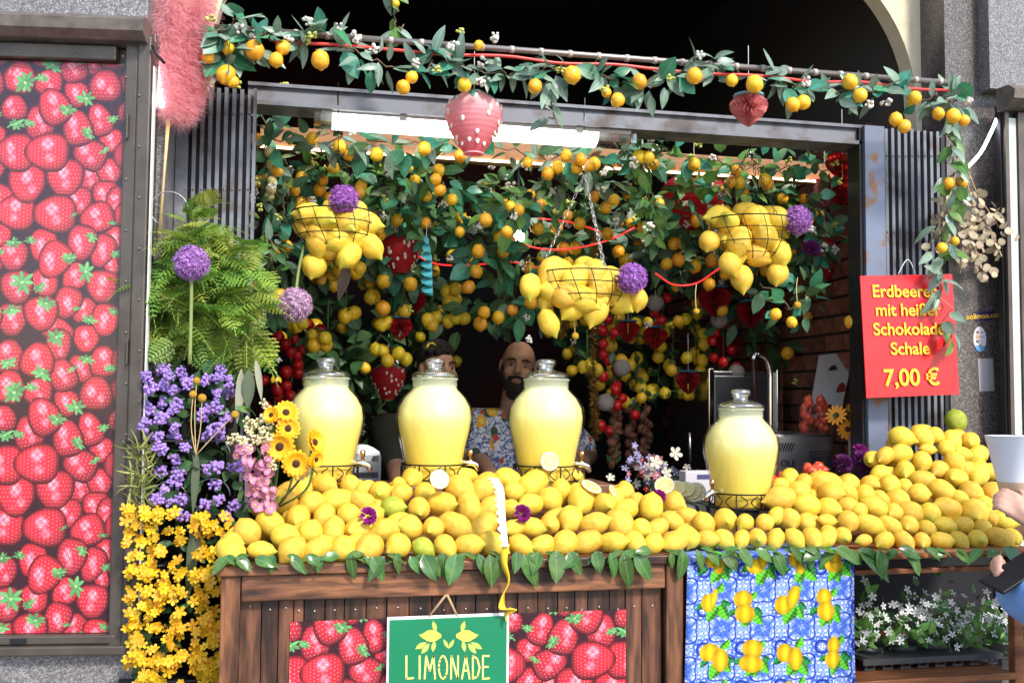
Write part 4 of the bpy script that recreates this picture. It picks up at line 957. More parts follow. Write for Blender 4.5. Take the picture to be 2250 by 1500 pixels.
for i, pix in enumerate(LS):
    string('lemon_string', ('string of shiny yellow lemons hanging at the back beside the tinsel', 'short string of yellow lemons ending in a three lemon tuft', 'string of yellow lemons hanging above the dark doorway', 'dense string of yellow lemons near the red honeycomb heart', 'tall string of yellow lemons under the red hose loop', 'string of yellow lemons beside the steel cabinet', 'swag of yellow lemons strung low across the back', 'swag of yellow lemons strung high behind the middle basket')[i], pix, 1.7+.06*(i % 3), .0255, YL, DK, 16, 'yellow lemon strings in the stall', 22, vine=M_cord)
for i, (u, v, n) in enumerate(((1000,560,2),(1000,640,4),(1005,690,4),(720,740,5),(760,690,4),(860,770,5),(880,690,4),(1290,800,3),(950,700,3),(640,690,3),(820,650,4))):
    p = W(u, v, 1.5); t = thing('lemon_bunch', ('pair of yellow lemons on a green stem above the hanging bunch', 'bunch of glossy yellow lemons under the turquoise swirl', 'lower bunch of glossy yellow lemons in mid air right of the hearts', 'bunch of dull yellow lemons below the pale allium', 'bunch of yellow lemons beside the brown leaf', 'bunch of yellow lemons left of the red hearts', 'bunch of yellow lemons between the red lanterns', 'small bunch of lemons over the bald man', 'bunch of lemons behind the red heart ornament', 'few yellow lemons behind the pale allium head', 'bunch of yellow lemons under the big strawberry lantern')[i], 'lemon bunch', p, 'lemon bunches hung in the stall')
    MB().tube([p+Vector((0,0,.14)), p+Vector((0,0,.02))], .003, 5).build('stem', M_cord, t, True)
    for k in range(n): put_fruit(t, YL, p+Vector((random.gauss(0,.032), random.uniform(-.03,.03), random.uniform(-.05,.012))), .026)
    for k in range(5): put_leaf(t, DK, p+Vector((0,0,.02)), (rdir()+Vector((0,0,.2))).normalized(), .06)

# ---- wooden beam with light strip, lamp, bulb, red hose loops
ba, bb = W(572,300,.98), W(1885,385,.98)
wbm = thing('wooden_beam', 'pale wooden beam with a lit strip under it behind the lamp', 'beam', ((ba.x+bb.x)/2,.98,ba.z))
sloped_box('beam', ba, bb, .075, .98, 1.03, M_beamwood, wbm)
sloped_box('light_strip', ba, bb, .006, .972, .979, mat('lit_strip', (1,.9,.7), .4, emis=((1,.80,.50), 5)), wbm, -.034)
la, lb = W(690,259,.66), W(1388,309,.66); lz = Vector((0,0,0))
lt = thing('lamp_fixture', 'long fluorescent lamp fixture hung behind the strawberry lantern', 'lamp', ((la.x+lb.x)/2,.70,la.z))
lax = (lb-la).normalized(); ctr_ = (la+lb)/2; ln_ = (lb-la).length
LM = frame(lax, (0,0,1), ctr_)
def lamp_part(name, x0, x1, prof, m):      # prof: closed section in (y,z)
    b = MB(); k = len(prof)
    for X in (x0, x1): b.v += [tuple(LM @ Vector((X, -y, z))) for y, z in prof]
    b.f = [(i, (i+1) % k, k+(i+1) % k, k+i) for i in range(k)] + [tuple(range(k-1,-1,-1)), tuple(range(k, 2*k))]
    return b.build(name, m, lt)
h = ln_/2
lamp_part('housing', -h+.02, h-.02, [(-.05,.030),(.05,.030),(.053,.014),(.05,.006),(-.05,.006)], mat('grey_housing', (.55,.57,.60), .4))
dif = [(.048,.005)]+[(.046*math.cos(a*math.pi/10), .005-.036*math.sin(a*math.pi/10)) for a in range(11)]+[(-.048,.005)]
lamp_part('diffuser', -h+.055, h-.125, dif, mat('lit_diffuser', (1,1,1), .4, emis=((1,.97,.90), 3)))
clr = glass('clear_cover', (.85,.86,.86), .1, tint=.15)
lamp_part('end_cover', -h, -h+.054, dif, clr); lamp_part('end_cover', h-.124, h-.02, dif, clr)
lamp_part('end_cap', h-.019, h, [(-.047,.028),(.047,.028),(.047,-.02),(.02,-.033),(-.02,-.033),(-.047,-.02)], clr)
for X in (-.25, .02, .3): lamp_part('clip', X*ln_, X*ln_+.022, [(-.056,.016),(.056,.016),(.056,-.004),(-.056,-.004)], M_white)
for u in (745, 1285):                       # hanging wires of lamp and baskets come with the baskets
    pass
bp_ = W(1138,520,1.55)
blb = thing('light_bulb', 'glowing bare bulb among the dark foliage', 'bulb', bp_)
MB().sphere(bp_, .026, 14, 8).build('glass_globe', mat('lit_bulb', (1,.95,.8), .3, emis=((1,.93,.72), 26)), blb, True)
MB().tube([bp_+Vector((0,0,.025)), bp_+Vector((0,0,.06)), bp_+Vector((0,0,.5))], [.014,.012,.003], 8).build('socket', M_dark, blb, True)
M_hose2 = mat('lit_red_hose', (.9,.06,.05), .3, emis=((1,.03,.03), .6))
for i, pix in enumerate((((1100,500),(1160,540),(1240,548),(1330,530),(1395,500)), ((1440,600),(1480,625),(1530,622),(1580,590)), ((905,555),(960,580),(1040,582),(1120,575),(1190,590)), ((1185,480),(1260,490),(1350,520)), ((1780,395),(1830,385),(1885,350)))):
    o = MB().tube(curve_pts([W(u,v,1.35 if i < 4 else .95) for u,v in pix], 20), .0034, 7).build('light_hose', M_hose2, None, True)
    tag(o, ('red light hose drooping by the glowing bulb', 'red light hose loop below the third basket', 'red light hose behind the turquoise swirl', 'short red light hose above the middle basket', 'red light hose end by the honeycomb balls')[i], 'light hose', 'red light hoses in the stall')

# ---- hanging wire baskets with lemons
def chain(m, a, b, r=.006):
    a, b = Vector(a), Vector(b); n = max(4, int((b-a).length/(r*2.6))); d = (b-a).normalized(); e = d.orthogonal().normalized(); f = d.cross(e)
    for i in range(n):
        c = a.lerp(b, (i+.5)/n); x = e if i % 2 else f
        m.tube([c+d*r*1.5*math.cos(k*math.pi/4)+x*r*.75*math.sin(k*math.pi/4) for k in range(9)], .0011, 4, False)
def basket(u, vrim, half, depth, Y, hook, label, chain_m, inside, outside, gl):
    c = W(u, vrim, Y); s = mpp(c); Rr = half*s*1.08; D = depth*s
    t = thing('wire_basket', label, 'basket', c, 'hanging lemon baskets')
    prof = [(1,0),(.97,.25),(.86,.52),(.66,.76),(.40,.93),(.12,1)]
    for k, (r, z) in enumerate(prof[:5]):
        MB().tube([c+Vector((Rr*r*math.cos(a*math.pi/16), Rr*r*math.sin(a*math.pi/16), -D*z)) for a in range(33)], .0022 if k == 0 else .0016, 5, False).build('hoop', M_iron, t, True)
    for q in range(14):
        a = q*math.pi/7+.1
        MB().tube([c+Vector((Rr*r*math.cos(a+.35*z), Rr*r*math.sin(a+.35*z), -D*z)) for r, z in prof], .0014, 5).build('rib', M_iron, t, True)
    hk = W(hook[0], hook[1], Y)
    for q in range(3):
        a = q*2.094-1.4; m = MB(); chain(m, c+Vector((Rr*math.cos(a), Rr*math.sin(a), 0)), hk); m.build('chain', chain_m, t, True)
    MB().tube([hk, hk+Vector((.0,0,.03)), hk+Vector((.012,0,.045)), hk+Vector((0,0,.06)), W(hook[0], hook[2], Y-.005)], .0016, 5).build('hook', chain_m, t, True)
    for (uu, vv, r, dy) in inside+outside:
        p = W(uu, vv, Y+max(dy*.75,-.06)); lo = (uu, vv, r, dy) in outside
        LASTL = [place_lemon(p, r*mpp(p)*.95, gl[1] if lo else gl[0], gl[2], None, Vector((random.gauss(0,.3), -.3, -1)) if lo else None).name]
        if lo: MB().tube([p+Vector((0,0,r*mpp(p))), p+Vector((0,.008,r*mpp(p)+.05))], .0012, 4).build('stalk', M_cord, bpy.data.objects[LASTL[0]])
    return c
BY = .60
basket(737, 470, 88, 98, BY, (743,330,182), 'round wire basket of lemons nearest the fern, under a purple allium', M_iron,
  [(678,470,26,-.05),(712,482,30,-.07),(760,490,33,-.07),(800,490,28,-.05),(700,525,30,-.06),(750,525,32,-.07),(668,500,24,-.01),(795,525,28,-.04),(725,545,28,-.04),(770,545,25,-.02),(735,465,28,.03),(690,500,26,.02),(780,470,26,.04)],
  [(767,560,26,-.115),(690,583,29,-.03),(815,540,27,-.05)],
  ('lemon inside the wire basket nearest the fern','lemon hanging below the basket nearest the fern','lemons of the basket nearest the fern'))
basket(1282, 602, 92, 98, BY, (1285,385,215), 'round wire basket of lemons in the middle on silver chains', mat('chain_steel', (.5,.5,.5), .3, .9),
  [(1215,597,33,-.02),(1265,612,30,-.06),(1305,600,30,-.05),(1330,625,28,-.07),(1240,650,32,-.07),(1275,655,32,-.08),(1320,635,27,-.07),(1215,640,27,-.04),(1355,660,30,-.03),(1260,675,30,-.05),(1310,675,32,-.06),(1345,610,26,.03),(1240,600,26,.04),(1290,590,28,.04)],
  [(1165,629,25,-.04),(1206,708,24,-.05),(1398,657,27,-.04),(1200,660,22,-.01)],
  ('lemon inside the middle wire basket','lemon hanging at the rim of the middle basket','lemons of the middle basket'))
basket(1645, 487, 90, 98, .66, (1648,330,285), 'round wire basket of lemons near the brick wall with trailing leaves', M_iron,
  [(1600,490,26,-.04),(1580,478,28,.0),(1660,480,30,-.05),(1700,480,30,-.02),(1625,530,30,-.07),(1680,520,30,-.07),(1615,560,26,-.04),(1660,560,28,-.05),(1700,545,28,-.02),(1640,470,28,.03),(1710,500,26,.02),(1595,525,26,.0)],
  [(1558,530,24,-.03),(1603,580,25,-.08),(1630,610,26,-.06),(1713,555,26,-.07),(1708,600,25,-.06)],
  ('lemon inside the wire basket near the brick wall','lemon hanging below the basket near the brick wall','lemons of the basket near the brick wall'))

# ---- alliums
def allium(u, v, r, Y, label, col, stem=None):
    p = W(u, v, Y); rad = r*mpp(p); t = thing('allium', label, 'allium', p, 'purple allium heads')
    rs = random.Random(int(u)); b = MB(); N = 420
    for i in range(N):
        z = 1-2*(i+.5)/N; ph = i*2.39996; d = Vector((math.sqrt(1-z*z)*math.cos(ph), math.sqrt(1-z*z)*math.sin(ph), z))
        d = (d+Vector((rs.gauss(0,.1),rs.gauss(0,.1),rs.gauss(0,.1)))).normalized(); L_ = rad*rs.uniform(.86,1.05); e = d.orthogonal().normalized(); f = d.cross(e)
        for q in range(5):                         # small six-armed star florets on the ball
            a = q*1.2566+rs.random(); w_ = (e*math.cos(a)+f*math.sin(a))
            tip = d*L_*1.02+w_*rad*.16; base = d*L_*.90; side = d.cross(w_)*rad*.03
            b.add([base-side, base+side, tip], [(0,1,2)])
    b.build('flower_head', mat('allium_'+str(int(u)), col, .7, transl=.3, noise=(60,.35,.6), col2=tuple(min(1, c*1.9+.08) for c in col)), t, M=T(p))
    MB().sphere(p, rad*.84, 14, 8).build('core', mat('allium_core_'+str(int(u)), tuple(c*.5 for c in col), .9), t, True)
    if stem: MB().tube(curve_pts([p]+[W(a, b_, Y+.01) for a, b_ in stem], 12), .0045, 7).build('stem', mat('allium_stem', (.22,.27,.08), .6), t, True)
allium(421, 578, 40, .16, 'tall purple allium standing in front of the fern', (.36,.16,.46), [(420,680),(417,800)])
allium(755, 439, 34, .52, 'purple allium stuck in the basket nearest the fern', (.32,.10,.42), [(745,490)])
allium(648, 669, 39, .56, 'pale lilac allium hanging head down below the first basket', (.48,.30,.46), [(655,600),(668,540)])
allium(1389, 612, 35, .50, 'purple allium at the rim of the middle basket', (.34,.12,.46), [(1350,605)])
allium(1752, 484, 33, .60, 'purple allium beside the third basket', (.33,.12,.42), [(1730,510)])

# ---- paper ornaments
def paper_lantern(u, v, rw, hh, Y, label, top, mid, bot, dots=True, leafy=True, group='strawberry paper lanterns'):
    c = W(u, v, Y); s = mpp(c); Rw, H = rw*s, hh*s
    t = thing('paper_lantern', label, 'paper lantern', c, group)
    prof = []; N = 44
    for i in range(N+1):
        q = i/N; z = 1-2*q
        r = (math.sin(math.pi/2*min(1, (q+.02)/.36))**.62 if q < .34 else 1-.68*((q-.34)/.66)**1.6); r = max(r, .30)
        r *= 1-.022*abs(math.sin(q*13*math.pi))
        prof.append((Rw*r, H*z))
    m = bpy.data.materials.new('lantern_paper'); m.use_nodes = True; n = m.node_tree.nodes; L = m.node_tree.links; b = n['Principled BSDF']
    tc = n.new('ShaderNodeTexCoord'); sp = n.new('ShaderNodeSeparateXYZ'); L.new(tc.outputs['Object'], sp.inputs[0])
    mr = n.new('ShaderNodeMapRange'); mr.inputs[1].default_value = -H; mr.inputs[2].default_value = H; L.new(sp.outputs[2], mr.inputs[0])
    rp = n.new('ShaderNodeValToRGB'); e = rp.color_ramp.elements; e[0].color = (*bot,1); e[1].color = (*top,1); x = e.new(.55); x.color = (*mid,1); L.new(mr.outputs[0], rp.inputs[0])
    L.new(rp.outputs[0], b.inputs['Base Color']); b.inputs['Roughness'].default_value = .7
    tr = n.new('ShaderNodeBsdfTranslucent'); L.new(rp.outputs[0], tr.inputs[0]); mx = n.new('ShaderNodeMixShader'); mx.inputs[0].default_value = .4
    L.new(b.outputs[0], mx.inputs[1]); L.new(tr.outputs[0], mx.inputs[2]); L.new(mx.outputs[0], n['Material Output'].inputs[0])
    lb_ = MB().lathe(prof, 28); 
    lb_.build('paper_shade', m, t, True, T(c))
    if dots:
        sd = MB().sphere((0,0,0), (.0052,.0020,.0085), 8, 5).mesh('printed_seed', mat('seed_print', (.80,.72,.66), .7) if 'seed_print' not in bpy.data.materials else bpy.data.materials['seed_print'], True)
        for i in range(46):
            q = .20+.70*((i*.618) % 1); a = random.random()*6.283; k = int(q*N); r, z = prof[k]
            e_ = Vector((math.cos(a), math.sin(a), 0)); obj('printed_seed', sd, t, T(c+e_*r*1.0+Vector((0,0,z))) @ Matrix.Rotation(a+math.pi/2, 4, 'Z') @ Matrix.Diagonal((Rw/.072,Rw/.072,Rw/.072,1)))
    if leafy:
        gm = mat('lantern_green', (.09,.36,.26), .7, transl=.3) if 'lantern_green' not in bpy.data.materials else bpy.data.materials['lantern_green']
        for q in range(7):
            a = q*2*math.pi/7; lf = MB(); pts = []
            for k in range(5):
                w_ = (1-k/4)*.42; idx = int((.02+.20*k/4)*N); r, z = prof[idx]
                for s_ in (-1, 1): pts.append(Vector((r*1.012*math.cos(a+s_*w_), r*1.012*math.sin(a+s_*w_), z+.001)))
            lf.add(pts, [(2*k, 2*k+1, 2*k+3, 2*k+2) for k in range(4)]); lf.build('green_leaf', gm, t, M=T(c))
    MB().tube([c+Vector((0,0,H*.95)), c+Vector((0,0,H+.12))], .001, 4).build('cord', M_white, t)
    MB().tube([c+Vector((Rw*.335*math.cos(a*math.pi/12), Rw*.335*math.sin(a*math.pi/12), -H)) for a in range(25)], .0022, 6, False).build('rim', m, t, True)
paper_lantern(1041, 270, 65, 69, .44, 'big pink strawberry paper lantern hanging in front of the lamp', (.95,.66,.68), (.93,.38,.43), (.88,.18,.22))
RD = ((.58,.025,.035), (.66,.025,.035), (.62,.02,.025))
paper_lantern(1525, 440, 72, 62, 1.25, 'large dark red strawberry lantern above the third basket', *RD, leafy=False)
paper_lantern(880, 556, 46, 44, 1.35, 'dark red strawberry lantern behind the swirl ornament', *RD)
paper_lantern(853, 836, 39, 40, 1.9, 'dark red strawberry lantern low at the back by the dark haired man', *RD)
paper_lantern(1812, 570, 34, 46, 1.3, 'dim red strawberry lantern against the brick wall', *RD, leafy=False)
def honeycomb(u, v, rw, hh, Y, label, col, top, heart=False, tilt=0):
    c = W(u, v, Y); s = mpp(c); Rw, H = rw*s, hh*s; t = thing('honeycomb_ornament', label, 'paper ornament', c, 'honeycomb paper ornaments')
    b = MB(); NS = 22
    for q in range(NS):                 # fanned tissue leaves, wavy like opened honeycomb paper
        a = q*2*math.pi/NS; col_ = []
        for k in range(13):
            f = k/12; z = H*(1-2*f); r = Rw*(math.sin(math.pi/2*min(1, (f+.03)/.36))**.6 if f < .33 else (1-((f-.33)/.67)**1.8*.93))
            da = (math.pi/NS)*.95*math.sin(k*math.pi/2+(math.pi/2)*0)
            col_.append(Vector((r*math.cos(a+da), r*math.sin(a+da), z)))
        vs = []
        for p in col_: vs += [Vector((p.x*.25, p.y*.25, p.z)), p]
        b.add(vs, [(2*k, 2*k+1, 2*k+3, 2*k+2) for k in range(12)])
    mm_ = mat('tissue', col, .8, transl=.35); M = T(c) @ Matrix.Rotation(tilt, 4, 'Y')
    b.build('tissue_body', mm_, t, M=M)
    b = MB()
    for q in range(16):                 # scalloped crown
        a = q*math.pi/8
        b.sphere(Vector((Rw*.62*math.cos(a), Rw*.62*math.sin(a), H*.92)), (Rw*.2, Rw*.2, H*.10), 7, 4)
    b.build('tissue_crown', mat('tissue_top', top, .8, transl=.3), t, True, M)
    MB().tube([c+Vector((0,0,H)), c+Vector((0,0,H+.15))], .0009, 4).build('cord', M_white, t)
TQ = (.05,.24,.32); PK = (.74,.26,.26); RR = (.62,.014,.018); DR = (.46,.012,.020)
honeycomb(1645, 243, 42, 36, .38, 'pink honeycomb strawberry with a blue top hanging from the garland', PK, (.35,.55,.62))
honeycomb(1851, 364, 38, 32, .80, 'bright red honeycomb strawberry with grey blue top by the gate', RR, (.20,.34,.40))
honeycomb(1848, 424, 37, 28, .84, 'red honeycomb half ball under the bright red one', (.50,.012,.018), RR)
honeycomb(1812, 424, 24, 30, .88, 'pale pink honeycomb ball partly behind the red ones', (.66,.26,.25), PK)
for i, (u, v, r, Y) in enumerate(((912,665,26,1.55),(879,722,28,1.5),(1570,662,36,1.5),(1650,690,32,1.5),(1380,728,26,1.6),(1440,742,27,1.65),(1512,840,28,1.5),(690,585,30,1.4),(1600,760,28,1.75))):
    honeycomb(u, v, r, r*.95, Y, ('dark red paper heart right of the lower one under the swirl', 'dark red paper heart with a blue top under the strawberry lantern', 'dark red paper ball under the third basket', 'dark red paper ball with a white thread near the steel cabinet', 'red paper ball under the allium of the middle basket', 'dark red paper ball among the lemon strings', 'red paper heart with a blue top low in the lemon strings', 'red paper ornament behind the first basket', 'dark red paper ball over the steel cabinet')[i], DR if i not in (6,) else (.40,.01,.015), TQ)
# turquoise swirl
c0 = W(937,522,1.0); c1 = W(940,650,1.0); sw = thing('paper_swirl', 'turquoise paper swirl hanging below the foliage', 'paper swirl', c0); b = MB(); N = 60; wv = .022
for i in range(N+1):
    f = i/N; c = c0.lerp(c1, f); a = f*math.pi*14; r = wv*(.35+.65*min(1, f*3))
    b.v += [tuple(c+Vector((-r*(.55+.45*math.sin(a)), r*math.cos(a), .006*math.cos(a)))), tuple(c+Vector((r*.75, .2*r*math.cos(a), .004*math.sin(a))))]
b.f = [(2*i, 2*i+1, 2*i+3, 2*i+2) for i in range(N)]
b.build('folded_paper', mat('turquoise_paper', (.10,.52,.58), .6, transl=.35), sw)
MB().tube([c0+Vector((0,0,.002)), c0+Vector((0,0,.05))], .0009, 4).build('thread', M_white, sw)
# gold tinsel
def tinsel(label, pix, Y, rad, n):
    c = curve_pts([W(u,v,Y) for u,v in pix], 60); t = thing('tinsel', label, 'tinsel', c[0], 'gold tinsel strands'); b = MB(); rs = random.Random(3)
    for i in range(n):
        p = c[rs.randrange(61)]+Vector((rs.gauss(0,.004),rs.gauss(0,.004),rs.gauss(0,.008))); d = Vector((rs.gauss(0,1),rs.gauss(0,1),rs.gauss(0,.6))).normalized(); e = d.orthogonal().normalized()*.0016
        b.add([p-e, p+e, p+d*rad*rs.uniform(.5,1.1)], [(0,1,2)])
    b.build('foil_fringe', mat('gold_foil', (.52,.36,.10), .25, .9), t); MB().tube(c, .002, 5).build('wire', M_iron, t, True)
tinsel('gold tinsel strand hanging from the ceiling down past the middle basket', [(1300,420),(1305,560),(1302,700),(1305,860),(1310,960)], 1.4, .03, 2600)
tinsel('short gold tinsel end below the middle basket', [(1238,690),(1240,735)], 1.4, .026, 350)
# strawberry strings at the back
M_sberry = mat('glossy_strawberry', (.55,.010,.014), .3, var=.2); M_wball = mat('white_thread_ball', (.50,.44,.40), .85, bump=(60,.8))
SBM = lemon_mesh('strawberry_fruit', M_sberry, 1.1, .2, 10, 7); WBM = MB().sphere((0,0,0), 1, 14, 10).mesh('thread_ball', M_wball, True)
for i, (pix, balls) in enumerate(((((1355,690),(1348,790),(1352,870),(1345,960)), ((1366,808),(1330,884))), (((1583,650),(1590,760),(1585,830)), ((1580,703),(1618,818))), (((1462,640),(1455,690),(1445,720)), ((1440,665),)), (((640,690),(650,760),(640,840),(625,900)), ()), (((600,760),(605,850),(600,930)), ()), (((675,700),(668,780)), ()))):
    t = string('strawberry_string', ('string of red strawberries and thread balls beside the tinsel', 'string of red strawberries and white balls by the steel cabinet', 'short strawberry string under the purple allium of the middle basket', 'dim string of red strawberries behind the pale allium', 'dim red strawberry string behind the purple flowers', 'short dim strawberry string beside the first dispenser lid')[i], pix, 1.62 if i < 3 else 1.7, .022, [SBM], DK, 6, 'strawberry strings in the stall', 22)
    for u, v in balls: obj('thread_ball', WBM, t, T(W(u,v,1.58)) @ Matrix.Diagonal((.036,.036,.036,1)))
# dark dried leaf under first basket
o = obj('dried_leaf', leaf_mesh('dried_leaf', mat('brown_leaf', (.09,.06,.045), .5), .32, .25, .4), None, frame(W(735,690,.62)-W(765,580,.62), (0,-1,.2), W(765,580,.62), .11)); tag(o, 'dark brown dried leaf hanging under the first basket', 'dried leaf')
# ================================================================== left side plants
def strands(b, p, d, ln, wd, rs):
    e = d.orthogonal().normalized()*wd; b.add([p-e, p+e, p+d*ln], [(0,1,2)])
pg = thing('pampas_grass', 'fluffy pink pampas grass bunch beside the strawberry case', 'pampas grass', W(360,500,.30))
PK_ = [mat('pampas_plume_'+str(i), c, .9, transl=.6) for i, c in enumerate(((.92,.54,.58),(.90,.45,.50),(.94,.62,.64),(.86,.35,.42)))]
for i, pix in enumerate((((372,255),(362,140),(375,10),(400,-70)), ((395,262),(395,150),(425,30),(450,-60)), ((375,215),(355,120),(352,40),(360,-60)), ((405,245),(425,160),(432,90),(420,10)), ((392,250),(400,200),(380,90),(410,-40)), ((400,235),(428,150),(445,60),(470,-50)))):
    rs = random.Random(i); c = curve_pts([W(u,v,.30+.02*i) for u,v in pix], 60); b = MB()
    for k in range(6800):
        f = rs.random(); j = int(f*59); tg = (c[j+1]-c[j]).normalized(); rad = .068*math.sin(math.pi*min(1,.16+f*.8))**.6
        d = Vector((rs.gauss(0,1), rs.gauss(0,1), rs.gauss(0,1))).normalized(); d = (d - tg*d.dot(tg)*.6 + tg*-.35 + Vector((0,0,-.12))).normalized()
        st = c[j].lerp(c[j+1], rs.random())+d*rad*rs.uniform(0,.75)
        strands(b, st, (d+Vector((rs.gauss(0,.38),rs.gauss(0,.38),rs.gauss(0,.38)))).normalized(), rad*rs.uniform(.3,.7), .0006, rs)
    b.build('plume', PK_[i % 4], pg)
M_cane = mat('pale_cane', (.62,.42,.20), .6)
for a, b_ in (((372,262),(348,520)), ((368,262),(352,520))): MB().tube([W(*a,.30), W(*b_,.30)], .0032, 6).build('stem', M_cane, pg, True)
# lit white light hoses
M_neon = mat('lit_white_hose', (1,1,1), .3, emis=((.92,.95,1), 5))
for pix, Y, lab in ((((338,98),(345,150),(348,200),(356,236)), .29, 'bright white light hose beside the pink pampas grass'), (((2190,262),(2178,290),(2155,335),(2122,372)), .52, 'bright white light hose curving to the display case above the price sign')):
    o = MB().tube(curve_pts([W(u,v,Y) for u,v in pix], 16), .0055, 8).build('light_hose', M_neon, None, True); tag(o, lab, 'light hose')
o = MB().tube([W(334,100,.20), W(345,120,.2), W(362,140,.20)], .004, 7).build('bracket', M_dark, None, True); o.name = 'iron_bracket'; tag(o, 'small dark iron bracket beside the pampas grass', 'bracket')
# fern
def frond_mesh(name, m, n=13, wd=.24, droop=.35, seed=0):
    rs = random.Random(seed); b = MB()
    sp = [Vector((t/n, 0, -droop*(t/n)**2)) for t in range(n+1)]
    for i in range(1, n):
        t = i/n; ln = wd*(math.sin(math.pi*min(1,t*1.15+.12))**.7+.05)*(1-t*.35)
        for s_ in (-1, 1):
            d = Vector((.45, s_, -.15+rs.gauss(0,.08))).normalized(); p = sp[i]; q = Vector((1,0,0)); w_ = .062
            m1 = p+d*ln*.5
            b.add([p-q*w_*.45, p+q*w_*.45, m1+q*w_*.8, p+d*ln+q*.01, m1-q*w_*.5], [(0,1,2,4),(4,2,3)])
            for k in (0.3, .55, .78):           # lobes along each leaflet
                c = p+d*ln*k; b.add([c, c+q*w_*1.5*(1-k*.6)+d*ln*.06, c+d*ln*.17], [(0,1,2)]); b.add([c, c-q*w_*1.2*(1-k*.6)+d*ln*.06, c+d*ln*.17], [(0,1,2)])
    b.tube(sp, .006, 4)
    return b.mesh(name, m)
M_fern = [leaf_mat('fern_'+str(i), c, tuple(x*.6 for x in c), .5, .35, .2, .015) for i, c in enumerate(((.33,.50,.07),(.23,.43,.07),(.46,.54,.10)))]
FR = [frond_mesh('frond', M_fern[i % 3], 11, .46, .25+.12*i, i) for i in range(5)]
fern_c = W(455,585,.42)
fe = thing('fern', 'big bright green fern spilling over beside the folded gate', 'fern', W(455,700,.42))
rs = random.Random(4)
for (cu, cv, n, ln, zb_) in ((440,490,40,.085,.05),(460,560,44,.10,-.1),(400,560,34,.09,-.2),(520,570,30,.095,-.2),(400,650,40,.105,-.45),(480,660,40,.11,-.45),(345,640,24,.09,-.3),(540,650,20,.10,-.4),(400,720,16,.10,-.8),(510,730,24,.12,-.8),(330,700,16,.10,-.6),(318,630,14,.09,-.1)):
    for k in range(n):
        a = rs.uniform(0, 6.283); c = W(cu+rs.uniform(-42,42), cv+rs.uniform(-36,36), rs.uniform(.24,.42))
        d = Vector((math.cos(a)*1.0, -.55-.5*rs.random(), zb_+.75*math.sin(a))).normalized()
        obj('frond', rs.choice(FR), fe, frame(d, (rs.gauss(0,.25),-.55,.8), c, ln*rs.uniform(.75,1.2)))
MB().lathe([(.075,-.10),(.095,.06),(.1,.07),(.085,.068)], 24, T(W(440,640,.50)), True).build('pot', M_dark, fe, True)
# rack that carries the pots: dark posts and shelves between case and counter
rk = thing('plant_rack', 'dark metal plant rack behind the purple and yellow flowers', 'plant rack', W(400,1300,.36))
x0, x1 = W(300,1100,.4).x, W(500,1100,.4).x
for X in (x0, (x0+x1)/2, x1): MB().box((X-.006,.39,.0), (X+.006,.402,W(400,800,.4).z)).build('post', M_dark, rk)
for v in (960, 1110, 1230, 1340, 1450, 1560): MB().box((x0-.006,.20,W(400,v,.4).z-.004), (x1+.006,.40,W(400,v,.4).z)).build('shelf', M_dark, rk)
MB().box((x0-.02,.405,.0), (x1+.02,.415,W(400,790,.4).z)).build('back_sheet', mat('dark_back', (.018,.022,.018), .8), rk)
M_ring = mat('grey_wire', (.35,.36,.38), .4, .8)
for u, v in ((370,1098),(465,1000),(465,1090),(372,460)): MB().tube([W(u,v,.24)+Vector((.045*math.cos(a*math.pi/12),0,.045*math.sin(a*math.pi/12))) for a in range(17)], .0016, 5).build('pot_ring', M_ring, rk, True)
# flower meshes
def flower_mesh(name, mp, mc, n, wd, cup=.15, cen=.2, notch=0):
    me = bpy.data.meshes.new(name); vs = []; fs = []; mi = []
    for k in range(n):
        a = k*2*math.pi/n; c, s_ = math.cos(a), math.sin(a); tx, ty = -s_, c; b = len(vs)
        for t, w_, z in ((.10,.10,0),(.55,wd,cup*.4),(.88,wd*.85,cup),(1.0,wd*.28,cup*1.0)):
            vs += [(c*t-tx*w_*.5, s_*t-ty*w_*.5, z), (c*t+tx*w_*.5, s_*t+ty*w_*.5, z)]
        for q in range(3): fs.append((b+2*q, b+2*q+2, b+2*q+3, b+2*q+1)); mi.append(0)
    b = len(vs); m = MB().sphere((0,0,.03), (cen,cen,cen*.55), 8, 5); vs += m.v
    for f in m.f: fs.append(tuple(b+i for i in f)); mi.append(1)
    me.from_pydata(vs, [], fs); me.materials.append(mp); me.materials.append(mc); me.polygons.foreach_set('material_index', mi); return me
M_yel = mat('yellow_petal', (.86,.52,.015), .55, var=.20, transl=.3, hue=.016); M_yc = mat('orange_centre', (.62,.27,.01), .8)
YF = [flower_mesh('blossom', M_yel, M_yc, n, .62, c, .2) for n, c in ((5,.1),(6,.2),(5,.3))]
def face(p, r, kind, parent, d=None, name='blossom', spread=.5):
    d = d or (Vector((random.gauss(0,spread), -1, .35+random.gauss(0,spread)))).normalized()
    return obj(name, random.choice(kind), parent, T(p) @ d.to_track_quat('Z','Y').to_matrix().to_4x4() @ Matrix.Rotation(random.random()*6,4,'Z') @ Matrix.Diagonal((r,r,r,1)))
pot_me = MB().lathe([(.036,-.05),(.046,.03),(.05,.032),(.05,.038),(.044,.036)], 18, None, True).mesh('pot', M_dark, True)
def plant(name, label, cat, u, v, Y, group, pot=True):
    p = W(u, v, Y); t = thing(name, label, cat, p-Vector((0,0,.05)), group)
    if pot: obj('pot', pot_me, t, T(p+Vector((0,.04,-.02))))
    return t, p
